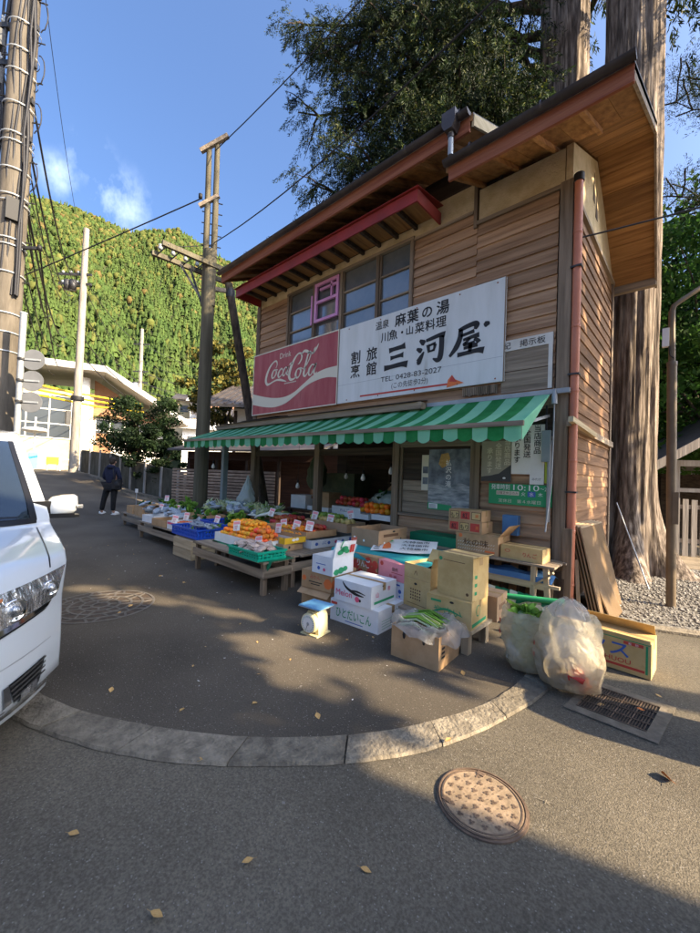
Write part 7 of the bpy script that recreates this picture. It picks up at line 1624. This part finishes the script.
# yellow building up the road with the big pale roof
MT['ywall'] = M('yellow render', (.52, .42, .24), (.56, .46, .29), 1, rough=.85, bump=.05); MT['wwall'] = M('white render', (.68, .66, .60), (.74, .72, .67), 1, rough=.85, bump=.05); MT['roofpale'] = M('pale metal roof', (.42, .41, .39), (.50, .49, .46), .8, rough=.5, bump=.05)
MT['owood'] = M('orange boards', (.30, .15, .075), (.36, .19, .10), 3, rough=.7, bump=.1); MT['dwin'] = M('dark window', (.05, .06, .07), rough=.1, bump=0, spec=.6)
yb = thing('yellow_building', 'yellow walled building with a big pale overhanging roof up the road', 'building', (-37, 5, 1.1))
A = Vector((-37.2, -4.0, 1.1)); Bv = Vector((-34.6, 8.2, 1.1)); U = (Bv-A).normalized(); N = Vector((-U.y, U.x, 0)); L = (Bv-A).length
if N.x > 0: N = -N
mb = MB(); mb.obox(A, U*L, N*9, Z1*6.0, 'ywall')
C_ = Bv+N*.8; U2 = Vector((.30, .954, 0)); mb.obox(C_, U2*5.0, N*6, Z1*4.3, 'wwall'); mb.build('wall', yb)
mb = MB()
def ybx(u0, u1, z0, z1, mat, pr=.03): mb.obox(A+U*u0-N*pr+Z1*z0, U*(u1-u0), N*(pr-.002), Z1*(z1-z0), mat)
ybx(L-6.6, L-1.3, 2.3, 5.5, 'dwin'); o = mb.build('window', yb); mb = MB()
for k in range(5): ybx(L-6.6+1.3*k, L-6.52+1.3*k, 2.3, 5.5, 'wwall', .06)
for k in range(4): ybx(L-6.6, L-1.3, 2.3+1.05*k, 2.38+1.05*k, 'wwall', .065)
mb.build('frame', o)
mb = MB(); ybx(L-8.6, L-6.75, 2.0, 4.6, 'wwall', .05); mb.build('white_panel', yb)
mb = MB(); mb.tube([A+U*(L-.7)-N*.35, A+U*(L-.7)-N*.35+Z1*7.0], .42, 'wwall', 18); mb.build('column', yb)
mb = MB()
def y2(u0, u1, z0, z1, mat, pr=.03): mb.obox(C_+U2*u0-N*pr+Z1*z0, U2*(u1-u0), N*(pr-.002), Z1*(z1-z0), mat)
y2(.15, 3.3, 2.1, 4.25, 'dwin'); y2(.15, 1.3, 1.5, 3.0, 'owood', .08); y2(2.5, 3.3, 1.5, 3.1, 'owood', .08)
for k in range(4): y2(.15+1.0*k, .23+1.0*k, 2.1, 4.2, 'wwall', .09)
for k in range(3): y2(.15, 3.3, 2.3+.9*k, 2.36+.9*k, 'wwall', .095)
mb.build('window', yb)
mb = MB(); e = Bv+U*.2; P = [A-U*.5-N*2.0+Z1*7.3, A+U*(L+.6)-N*2.2+Z1*7.8, C_+U2*6.6-N*2.2+Z1*4.4]
for a, b in zip(P, P[1:]):
    d = b-a; mb.add([a, b, b+N*12+Z1*.6, a+N*12+Z1*.6, a-Z1*.45, b-Z1*.45, b+N*12+Z1*.2, a+N*12+Z1*.2], [(0, 1, 2, 3), (7, 6, 5, 4), (0, 4, 5, 1), (1, 5, 6, 2), (2, 6, 7, 3), (3, 7, 4, 0)], 'roofpale')
mb.build('roof', yb)
mb = MB(); mb.add([C_-N*.5+Z1*4.35, C_+U2*5.2-N*.5+Z1*4.0, C_-N*.5+Z1*7.1], [(0, 1, 2)], 'owood'); mb.build('gable_panel', yb)
# small street things in front of it
mb = MB(); mb.box(-34.2, -33.9, 4.3, 4.6, 1.1, 2.3, 'inkblue'); MT['skyblue'] = M('sky blue paint', (.12, .50, .62), rough=.5, bump=0)
o = thing('street_banner', 'sky blue banner post in front of the yellow building', 'banner', (-30.5, 4.2, 1.1)); m = MB(); m.box(-30.6, -30.4, 3.95, 4.4, 1.2, 2.2, 'skyblue'); m.build('cloth', o); m = MB(); m.tube([(-30.5, 4.2, 1.1), (-30.5, 4.2, 4.4)], .05, 'wwall', 8); m.build('post', o); m = MB(); m.ball((-30.5, 4.2, 3.6), (.8, .7, .18), 'wwall', 12, 6); m.build('lamp_dish', o)
o = thing('road_barrier', 'yellow striped barrier on the street by the blue banner', 'barrier', (-29.6, 5.0, 1.1)); m = MB(); m.box(-29.7, -29.5, 4.7, 5.3, 1.5, 1.95, 'yellowguard'); m.build('panel', o); m = MB(); m.tube([(-29.6, 4.75, 1.1), (-29.6, 4.75, 1.95)], .04, 'steel', 6); m.tube([(-29.6, 5.25, 1.1), (-29.6, 5.25, 1.95)], .04, 'steel', 6); m.build('leg', o)
o = thing('guard_rail', 'pale pipe guard rail along the far street', 'guard rail', (-31.5, 4, 1.1)); m = MB()
for z in (1.5, 1.85): m.tube([(-32.5, -2, z), (-30.8, 7.6, z)], .04, 'wwall', 6)
m.build('rail', o)
for k in range(6): m = MB(); q = Vector((-32.5, -2, 1.1)).lerp(Vector((-30.8, 7.6, 1.1)), k/5); m.tube([q, q+Z1*.9], .045, 'wwall', 6); m.build('post', o)
# roadside wall, slat fence, shed
w_ = thing('roadside_wall', 'mossy dark concrete wall along the uphill road', 'wall', (-20, 5.6, .5)); MT['moss'] = M('mossy concrete', (.04, .036, .024), (.10, .09, .065), 2.5, stretch=(1, 1, .5), rough=.95, bump=.3, c3=(.05, .055, .025))
mb = MB(); pts = [(-15.2, 6.6), (-17.5, 5.75), (-20.5, 5.55), (-25.3, 5.55)]
for a, b in zip(pts, pts[1:]):
    za, zb = tz(a[0])-.1, tz(b[0])-.1; ta_, tb_ = tz(a[0])+1.2, tz(b[0])+1.25; vs = []
    for (x, y), z0, z1 in ((a, za, ta_), (b, zb, tb_)): vs += [(x, y, z0), (x, y, z1), (x, y+.18, z1), (x, y+.18, z0)]
    mb.add(vs, [(0, 4, 5, 1), (1, 5, 6, 2), (2, 6, 7, 3), (0, 1, 2, 3), (7, 6, 5, 4)], 'moss')
mb.build('panel', w_)
for k in range(9):
    t = k/8; i = min(int(t*3), 2); a, b = pts[i], pts[i+1]; f = t*3-i; x, y = a[0]+(b[0]-a[0])*f, a[1]+(b[1]-a[1])*f; m = MB(); m.box(x-.07, x+.07, y-.05, y-.002, tz(x)-.1, tz(x)+1.28, 'concrete'); m.build('post', w_)
mb = MB(); [mb.beam((a[0], a[1]-.28, tz(a[0])+.03), (b[0], b[1]-.28, tz(b[0])+.03), .25, .10, 'kerb') for a, b in zip(pts, pts[1:])]; mb.build('road_edge_kerb', struct=True)
MT['slat'] = wood('slat wood', (.26, .17, .11), (.42, .30, .21), 'x', 4, .25)
f_ = thing('slat_fence', 'low fence of thin horizontal weathered slats behind the stalls', 'fence', (-12, 6, 0)); mb = MB()
p, q = Vector((-13.3, 5.55, 0)), Vector((-9.6, 7.1, 0))
for k in range(15): mb.beam(p+Z1*(.12+.098*k), q+Z1*(.12+.098*k), .02, .07, 'slat')
mb.build('slats', f_)
for k in range(5): m = MB(); c = p.lerp(q, k/4)+Vector((.02, .05, 0)); m.box(c.x-.04, c.x+.04, c.y, c.y+.06, 0, 1.55, 'dark_z'); m.build('post', f_)
MT['redbrown'] = M('red brown boards', (.03, .014, .010), (.055, .026, .018), 3, stretch=(.4, .4, 6), rough=.8, bump=.2)
s_ = thing('dark_shed', 'low dark shed with a grey sheet roof behind the slat fence', 'shed', (-13.5, 8.6, 0)); mb = MB(); d = (q-p).normalized(); nn = Vector((-d.y, d.x, 0)); o_ = p+nn*1.3-d*.6; mb.obox(o_+nn*2.0, d*5.4, nn*.1, Z1*2.3, 'redbrown'); mb.obox(o_, d*.12, nn*2, Z1*2.2, 'redbrown'); mb.obox(o_+Z1*1.9, d*5.4, nn*.1, Z1*.30, 'redbrown'); mb.build('wall', s_)
mb = MB(); mb.obox(o_-nn*.7-d*.3+Z1*2.18, d*6.0, nn*3.4+Z1*.85, Z1*.06, 'roofing'); mb.build('roof', s_)
for k in range(4): m = MB(); c = o_+d*(1.3+1.3*k); m.obox(c, d*.1, nn*.1, Z1*2.1, 'dark_z'); m.build('post', s_)
h_ = thing('tiled_house', 'small pale house with a dark tiled roof behind the wooden utility pole', 'house', (-16, 11, 0)); mb = MB(); o_ = Vector((-15.9, 9.3, 0)); dd = Vector((.75, .66, 0)).normalized(); n2 = Vector((-dd.y, dd.x, 0)); mb.obox(o_, dd*7, n2*6, Z1*4.4, 'plaster'); mb.build('wall', h_)
mb = MB(); mb.obox(o_-dd*1.2-n2*1.0+Z1*4.3, dd*9, n2*4.2+Z1*1.7, Z1*.14, 'roofing'); mb.obox(o_-dd*1.2+n2*3.2+Z1*6.0, dd*9, n2*4-Z1*1.6, Z1*.14, 'roofing')
for k in range(26): mb.obox(o_-dd*1.2-n2*1.0+dd*(.345*k)+Z1*4.44, dd*.08, n2*4.2+Z1*1.7, Z1*.05, 'gutter')
mb.build('roof', h_)
m = MB(); m.obox(o_-n2*.03+dd*1.2+Z1*2.9, dd*1.4, n2*.028, Z1*1.0, 'dwin'); wn = m.build('window', h_); m = MB(); [m.obox(o_-n2*.06+dd*(1.15+.72*k)+Z1*2.85, dd*.06, n2*.055, Z1*1.1, 'dark_z') for k in range(3)]; m.build('frame', wn)
m = MB(); [m.obox(o_-n2*.05+dd*k+Z1*0, dd*.14, n2*.048, Z1*4.3, 'dark_z') for k in (0, .95, 2.75, 4.5)]; m.build('timber', h_)
# hillside houses
HH = [(-52, 24.5, 4.5, 8, 4.6, 'wwall', 'roofing', 'pale cream house'), (-60, 30, 6.5, 8, 4.8, 'ywall', 'owood', 'yellowish house with rusty roof'), (-70, 36, 10, 9, 4.6, 'wwall', 'bluesheet', 'white house with a blue roof'), (-66, 30, 9.0, 8, 4.4, 'plaster', 'roofpale', 'house with a pale metal roof'), (-58, 27, 4.0, 7, 4.2, 'plaster', 'owood', 'low house with orange eaves'), (-76, 38, 12.5, 9, 5, 'wwall', 'roofing', 'topmost white house'), (-48, 21, 2.6, 6, 4, 'wwall', 'roofpale', 'nearest white house'), (-72, 30, 10, 8, 4.4, 'ywall', 'roofing', 'yellow house beside the far pole')]
for k, (x, y, z, wd, h, wm, rm, lab) in enumerate(HH):
    t = thing('hillside_house', lab+' among the houses at the foot of the mountain', 'house', (x, y, z)); d = Vector((.55, .83, 0)).normalized(); n2 = Vector((-d.y, d.x, 0)); o_ = Vector((x, y, z)); m = MB(); m.obox(o_-Z1*3, d*wd, n2*6, Z1*(h+3), wm); m.build('wall', t)
    m = MB(); m.obox(o_-d*.6-n2*.8+Z1*h, d*(wd+1.2), n2*4+Z1*1.5, Z1*.2, rm); m.obox(o_-d*.6+n2*3.2+Z1*(h+1.5), d*(wd+1.2), n2*4-Z1*1.5, Z1*.2, rm); m.build('roof', t)
    for j in range(3): m = MB(); m.obox(o_-n2*.05+d*(wd*(.1+.3*j))+Z1*(h*.5), d*wd*.17, n2*.045, Z1*h*.28, 'dwin'); m.build('window', t)
# right side: shelter, fence, tiled wall
sh = thing('wooden_shelter', 'open timber shelter with a gabled roof behind the lamp post', 'shelter', (1, 12.5, 0)); MT['beige_x'] = wood('beige timber', (.34, .29, .24), (.48, .43, .37), 'z')
ex_, ey_ = Vector((.93, .37, 0)), Vector((-.37, .93, 0)); s0 = Vector((-.46, 11.75, 0))
for a, b in ((0, 0), (3.2, 0), (0, 2.6), (3.2, 2.6)): m = MB(); c = s0+ex_*a+ey_*b; m.obox(c, ex_*.13, ey_*.13, Z1*2.15, 'beige_x'); m.build('post', sh)
m = MB(); m.obox(s0-ex_*.2+Z1*2.02-ey_*.02, ex_*3.8, ey_*.1, Z1*.14, 'beige_x'); m.obox(s0+Z1*1.42-ey_*.015, ex_*3.3, ey_*.08, Z1*.09, 'beige_x'); m.obox(s0+Z1*2.02+ey_*2.6, ex_*3.4, ey_*.1, Z1*.14, 'beige_x'); m.build('beam', sh)
m = MB(); ap = s0+ex_*1.65-ey_*.5+Z1*3.55; lo = s0-ex_*.75-ey_*.5+Z1*1.92; hi = s0+ex_*4.05-ey_*.5+Z1*1.92
for a in (lo, hi): m.add([a, ap, ap+ey_*3.6, a+ey_*3.6, a-Z1*.12, ap-Z1*.12, ap+ey_*3.6-Z1*.12, a+ey_*3.6-Z1*.12], [(0, 1, 2, 3), (4, 7, 6, 5), (0, 4, 5, 1), (2, 6, 7, 3), (0, 3, 7, 4)], 'roofing')
m.build('roof', sh)
m = MB(); m.beam(lo-Z1*.09-ey_*.03, ap-Z1*.09-ey_*.03, .06, .18, 'beige_x'); m.beam(hi-Z1*.09-ey_*.03, ap-Z1*.09-ey_*.03, .06, .18, 'beige_x'); m.build('barge_board', sh)
m = MB(); m.obox(s0+ex_*.5+ey_*2.2, ex_*2.2, ey_*.3, Z1*1.9, 'dark_x'); m.build('back_panel', sh)
m = MB(); m.ball(s0+ex_*1.0+ey_*.8+Z1*1.65, (.14, .14, .12), 'inkred', 12, 8); m.build('lantern', sh)
pf = thing('picket_fence', 'pale picket fence in front of the timber shelter', 'fence', (.4, 11.4, 0)); m = MB(); s1 = Vector((-.42, 11.22, 0))
for k in range(14): m.obox(s1+ex_*(.155*k)-ey_*.03, ex_*.10, ey_*.022, Z1*(1.28-.012*(k % 3)), 'beige_x')
m.build('pickets', pf); m = MB()
for z in (.30, 1.05): m.obox(s1+Z1*z, ex_*2.2, ey_*.04, Z1*.09, 'beige_x')
m.build('rail', pf)
tw = thing('tiled_wall', 'long garden wall with a small tiled roof at the back of the yard', 'wall', (-2, 20, 0)); m = MB(); a, b = Vector((-5.5, 18.3, 0)), Vector((3.5, 22.3, 0)); d = (b-a).normalized(); n2 = Vector((-d.y, d.x, 0)); m.obox(a, d*9.8, n2*.2, Z1*1.0, 'stucco'); m.obox(a+Z1*1.0, d*9.8, n2*.2, Z1*.75, 'bluegrey'); m.build('panel', tw)
m = MB(); m.obox(a-n2*.35+Z1*1.72, d*9.8, n2*.5+Z1*.42, Z1*.06, 'roofpale')
for k in range(40): m.obox(a-n2*.36+d*(.245*k)+Z1*1.785, d*.10, n2*.5+Z1*.42, Z1*.05, 'roofpale')
m.build('roof', tw)
mb = MB(); mb.box(-4, 9, 9.6, 17, .006, .014, 'earth'); mb.build('yard_path', struct=True)
# ------------------------------------------------------------------ person
pe = thing('person', 'person seen from behind in a navy hoodie and black trousers with a black shoulder bag', 'person', (-13.2, 3.7, tz(-13.2)))
MT['navy'] = M('navy cloth', (.009, .012, .032), (.014, .018, .045), 12, rough=.9, bump=.2); MT['trouser'] = M('black cloth', (.010, .010, .011), (.016, .016, .017), 12, rough=.9, bump=.2); MT['skin'] = M('skin', (.42, .24, .16), rough=.6, bump=0); MT['hairm'] = M('dark hair', (.02, .014, .01), (.035, .025, .018), 30, rough=.7, bump=.2)
# local frame: right = camera right, back towards the viewer
rv = Vector((.737, .676, 0)); fv = Vector((-.676, .737, 0)); B0 = Vector((-13.2, 3.7, tz(-13.2)))
def pl(x, y, z): return rv*x+fv*y+Vector((0, 0, z))
def skin(name, verts, edges, radii, mat, root=0, parent=pe, sub=2):
    me = bpy.data.meshes.new(name); me.from_pydata([tuple(v) for v in verts], edges, []); o = bpy.data.objects.new(name, me); COL.objects.link(o); o.parent = parent
    sk = o.modifiers.new('skin', 'SKIN'); sv = me.skin_vertices[0].data
    for i, r in enumerate(radii): sv[i].radius = (r, r) if not hasattr(r, '__len__') else r; sv[i].use_root = (i == root)
    sk.use_smooth_shade = True; s = o.modifiers.new('sub', 'SUBSURF'); s.levels = sub; s.render_levels = sub
    dg = bpy.context.evaluated_depsgraph_get(); dg.update(); m2 = bpy.data.meshes.new_from_object(o.evaluated_get(dg)); o.modifiers.clear(); o.data = m2; m2.name = name
    m2.materials.clear(); m2.materials.append(MT[mat]); m2.polygons.foreach_set('use_smooth', [True]*len(m2.polygons)); WO[o.name] = B0; return o
# continuous body: pelvis, spine, neck, head, arms with hands, legs
J = dict(pel=(0, 0, .92), wai=(0, .0, 1.05), che=(.0, -.01, 1.25), nec=(.0, -.01, 1.44), ch2=(0, .0, 1.50), hd=(-.01, .02, 1.60), hd2=(-.01, .03, 1.69),
         sl=(-.17, -.01, 1.39), el=(-.24, -.0, 1.14), wl=(-.20, .18, 1.02), hl=(-.16, .26, 1.03), sr=(.17, -.01, 1.39), er=(.25, -.02, 1.13), wr=(.21, .14, .98), hr=(.19, .22, .95),
         pl_=(-.10, 0, .88), kl=(-.20, -.01, .48), al=(-.28, .03, .09), tl=(-.33, .14, .04), pr_=(.10, 0, .88), kr=(.10, -.03, .48), ar=(.08, .02, .09), tr=(.10, .15, .04))
K = list(J); VTX = [pl(*J[k]) for k in K]; ED = [(K.index(a), K.index(b)) for a, b in (('pel', 'wai'), ('wai', 'che'), ('che', 'nec'), ('nec', 'ch2'), ('ch2', 'hd'), ('hd', 'hd2'), ('che', 'sl'), ('sl', 'el'), ('el', 'wl'), ('wl', 'hl'), ('che', 'sr'), ('sr', 'er'), ('er', 'wr'), ('wr', 'hr'), ('pel', 'pl_'), ('pl_', 'kl'), ('kl', 'al'), ('al', 'tl'), ('pel', 'pr_'), ('pr_', 'kr'), ('kr', 'ar'), ('ar', 'tr'))]
RD = dict(pel=.13, wai=.125, che=.14, nec=.06, ch2=.05, hd=.085, hd2=.075, sl=.06, el=.045, wl=.03, hl=.032, sr=.06, er=.045, wr=.03, hr=.032, pl_=.085, kl=.055, al=.04, tl=.035, pr_=.085, kr=.055, ar=.04, tr=.035)
skin('body', VTX, ED, [RD[k] for k in K], 'skin')
def sub_(keys, edges, scale, name, mat, extra=None, root=0):
    v = [pl(*(extra or {}).get(k, J[k])) for k in keys]; skin(name, v, [(keys.index(a), keys.index(b)) for a, b in edges], [(RD[k]*scale+.012) if not (extra and k+'_r' in extra) else extra[k+'_r'] for k in keys], mat, root)
sub_(['che', 'wai', 'pel', 'nec', 'sl', 'el', 'wl', 'sr', 'er', 'wr'], [('che', 'wai'), ('wai', 'pel'), ('che', 'nec'), ('che', 'sl'), ('sl', 'el'), ('el', 'wl'), ('che', 'sr'), ('sr', 'er'), ('er', 'wr')], 1.14, 'hoodie', 'navy')
sub_(['pel', 'pl_', 'kl', 'al', 'pr_', 'kr', 'ar'], [('pel', 'pl_'), ('pl_', 'kl'), ('kl', 'al'), ('pel', 'pr_'), ('pr_', 'kr'), ('kr', 'ar')], 1.22, 'trousers', 'trouser', {'pel': (0, 0, .93), 'al': (-.275, .02, .12), 'ar': (.08, .01, .12), 'al_r': .068, 'ar_r': .068, 'kl_r': .08, 'kr_r': .08})
def atP(mb): mb.v = [(p[0], p[1], p[2]) for p in mb.v]; return mb
mb = MB(); mb.ball(B0+pl(0, -.075, 1.46), (.12, .12, .075), 'navy', 14, 8); mb.build('hood', pe)
mb = MB(); mb.ball(B0+pl(-.01, .005, 1.675), (.10, .105, .10), 'hairm', 16, 10); mb.ball(B0+pl(-.01, -.02, 1.62), (.09, .08, .09), 'hairm', 14, 8); mb.build('hair', pe)
mb = MB(); mb.ball(B0+pl(-.01, .115, 1.605), (.016, .02, .022), 'skin', 8, 6)
for s in (-1, 1): mb.ball(B0+pl(-.01+.092*s, .02, 1.61), (.018, .02, .032), 'skin', 8, 6); mb.ball(B0+pl(-.01+.035*s, .098, 1.635), (.014, .012, .009), 'paper', 8, 6)
mb.build('face', pe)
for x, y in ((-.31, .09), (.09, .10)):
    mb = MB(); mb.ball(B0+pl(x, y, .055), (.075, .085, .055), 'paper', 14, 8); mb.ball(B0+pl(x-.02, y+.08, .045), (.065, .085, .042), 'paper', 14, 8); mb.obox(B0+pl(x-.07, y-.09, .0), rv*.13, fv*.24, Z1*.025, 'paper'); mb.build('shoe', pe)
bg_ = thing('shoulder_bag', 'black shoulder bag worn on the right hip of the person in navy', 'bag', B0+pl(.24, -.05, .95))
mb = MB(); mb.ball(B0+pl(.25, -.09, .93), (.15, .12, .17), 'black', 14, 9, True, .06); mb.obox(B0+pl(.12, -.19, .80), rv*.25, fv*.10, Z1*.28, 'black'); mb.build('body', bg_); mb = MB(); mb.tube([B0+pl(.18, -.17, 1.08), B0+pl(.16, -.19, 1.28), B0+pl(.10, -.13, 1.42), B0+pl(.08, .02, 1.47), B0+pl(.17, .14, 1.2), B0+pl(.23, .1, 1.0)], .016, 'black', 6); mb.build('strap', bg_)
mb = MB(); mb.box(-12.55, -12.45, 4.15, 4.2, .75, .86, 'paper'); mb.tube([(-12.5, 4.18, .1), (-12.5, 4.18, .78)], .012, 'steel', 5); o = mb.build('small_sign'); tag(o, 'tiny white card on a thin stick at the end of the stalls', 'sign')
# ------------------------------------------------------------------ unseen shade casters added on the right
TE = math.tan(SUN_EL); SX = Vector((SD.x, SD.y, 0))
def lit(x, y):
    """wanted sun on the ground in front of the shop (1 = sun)"""
    def el(cx, cy, a, b, an): u = (x-cx)*math.cos(an)+(y-cy)*math.sin(an); v = -(x-cx)*math.sin(an)+(y-cy)*math.cos(an); return (u/a)**2+(v/b)**2 < 1
    spots = ((-4.85, 1.66, 1.25, .27, .5), (-3.8, 2.2, .75, .22, .45), (-3.1, 2.5, .55, .20, .2), (-3.4, 1.95, .3, .1, .4), (-2.75, 2.05, .5, .28, .3), (-2.1, 1.95, .6, .28, .3), (-2.55, 2.42, .35, .10, .3), (-1.75, 2.35, .6, .25, .4), (-2.0, 2.95, .7, .28, .1), (-1.3, 2.6, .5, .35, .5), (-1.7, 3.35, .7, .3, 0), (-2.4, 3.6, .5, .16, .1), (-2.2, 4.2, .6, .2, .1))
    if x > -1.45 and y > 1.0: return True
    if -3.55 < x < -1.4 and 2.45 < y < 4.15: return math.sin(x*4.3+.8)*math.sin(y*5.1+x*1.7)+.4*math.sin(x*9+y*7) > -.42
    return any(el(*s) for s in spots)
def wall_gap(x, y): return math.sin(x*5.1+1.3)*math.sin(y*6.3+x*2.2)+.5*math.sin(x*11+y*9) > .05
C = []; tries = 0; target = 11500
while len(C) < target and tries < 400000:
    tries += 1; x = random.uniform(-15, -1.2); y = random.uniform(.6, 4.95-.315*(-1.15-x)+(2.95 if x > -10.5 else .3))
    line = 4.95-.315*(-1.15-x)
    if y > line+.1:
        if wall_gap(x, y): continue
    elif lit(x, y): continue
    else:
        if x < -13.5 and random.random() < .5: continue
    # position along the sun ray inside a crown that stands to the right of the yard
    X = random.uniform(5.0, 9.5); d = (X-x)/SX.x; z = d*TE
    if z < 3.2: continue
    C.append((x+SX.x*d+random.gauss(0, .03), y+SX.y*d+random.gauss(0, .03), z+random.gauss(0, .03)))
C = np.array(C); t = thing('shade_tree', 'unseen broad leafy tree right of the shop, its crown shaped to shade the forecourt', 'tree', (7.0, 5.6, 0))  # out of view; leaves placed to cast the wanted shade and sun patches
v, f = leaves(np.repeat(C, 3, 0)+NR.normal(size=(len(C)*3, 3))*.05, .20, 1.5); npmesh('crown', v, f, ['maple', 'shrub'], NR.integers(0, 2, len(f)), None, t)
mb = MB(); mb.tube(limb((7.0, 6.9, 0), (7.0, 5.6, 5), 0, 6, 3), [.28, .24, .22, .2, .18, .16, .12], 'bark', 10); mb.build('trunk', t)
mb = MB()
for k in range(14): q = Vector(C[random.randrange(len(C))]); mb.tube(limb((7.0, 5.7, 4.5), q, -.05, 5, k), [.07, .06, .05, .04, .03, .01], 'bark', 6, caps=False)
mb.build('limb', t)
# unseen house and hedge, both added to shade the near road
nh = thing('shade_house', 'unseen two storey plastered house added to shade the near road', 'house', (11, 0, 0)); mb = MB(); mb.box(8, 15, -4.5, 4.47, 0, 7.9, 'plaster'); mb.build('wall', nh); mb = MB(); mb.obox((7.7, -4.7, 7.9), (7.8, 0, 0), (0, 4.7, 1.9), (0, 0, .1), 'roofing'); mb.obox((7.7, 0, 9.8), (7.8, 0, 0), (0, 4.7, -1.9), (0, 0, .1), 'roofing'); mb.build('roof', nh)
for k in range(3):
    m = MB(); m.box(7.96, 7.995, -3.6+2.7*k, -1.9+2.7*k, 3.6, 4.9, 'dwin'); m.build('window', nh)
hg = thing('shade_hedge', 'unseen rounded hedge added to make the shade edge on the road uneven', 'hedge', (1.6, 2.2, 0)); P = []
for (cx, cy, cz, r) in ((1.9, 2.16, .45, .46), (1.5, 1.75, .5, .55), (2.5, 2.05, .6, .65), (2.0, 1.3, .6, .6), (1.0, 2.02, .28, .30)):
    q = NR.normal(size=(1500, 3)); q /= np.linalg.norm(q, axis=1)[:, None]; q *= (.75+.25*NR.random(1500))[:, None]*r; P.append(q+np.array((cx, cy, cz)))
P = np.concatenate(P); P = P[P[:, 2] > 0]; v, f = leaves(P, .11, 1.5); npmesh('foliage', v, f, ['shrub'], None, None, hg)
mb = MB(); [mb.tube([(x, y, 0), (x+.02, y, .5)], .04, 'bark', 6) for x, y in ((1.5, 1.75), (2.0, 1.3), (2.5, 1.95))]; mb.build('stem', hg)
pt_ = thing('shade_post', 'unseen squat rounded stone post added to cast a band of shade', 'post', (1.02, 3.5, 0)); mb = MB(); mb.lathe([(.27, 0), (.26, .7), (.24, .95), (.17, 1.08), (0, 1.13)], (1.02, 3.46, 0), 'concrete', 20); mb.build('stone', pt_)  # out of view, added for the band of shade beside the drain
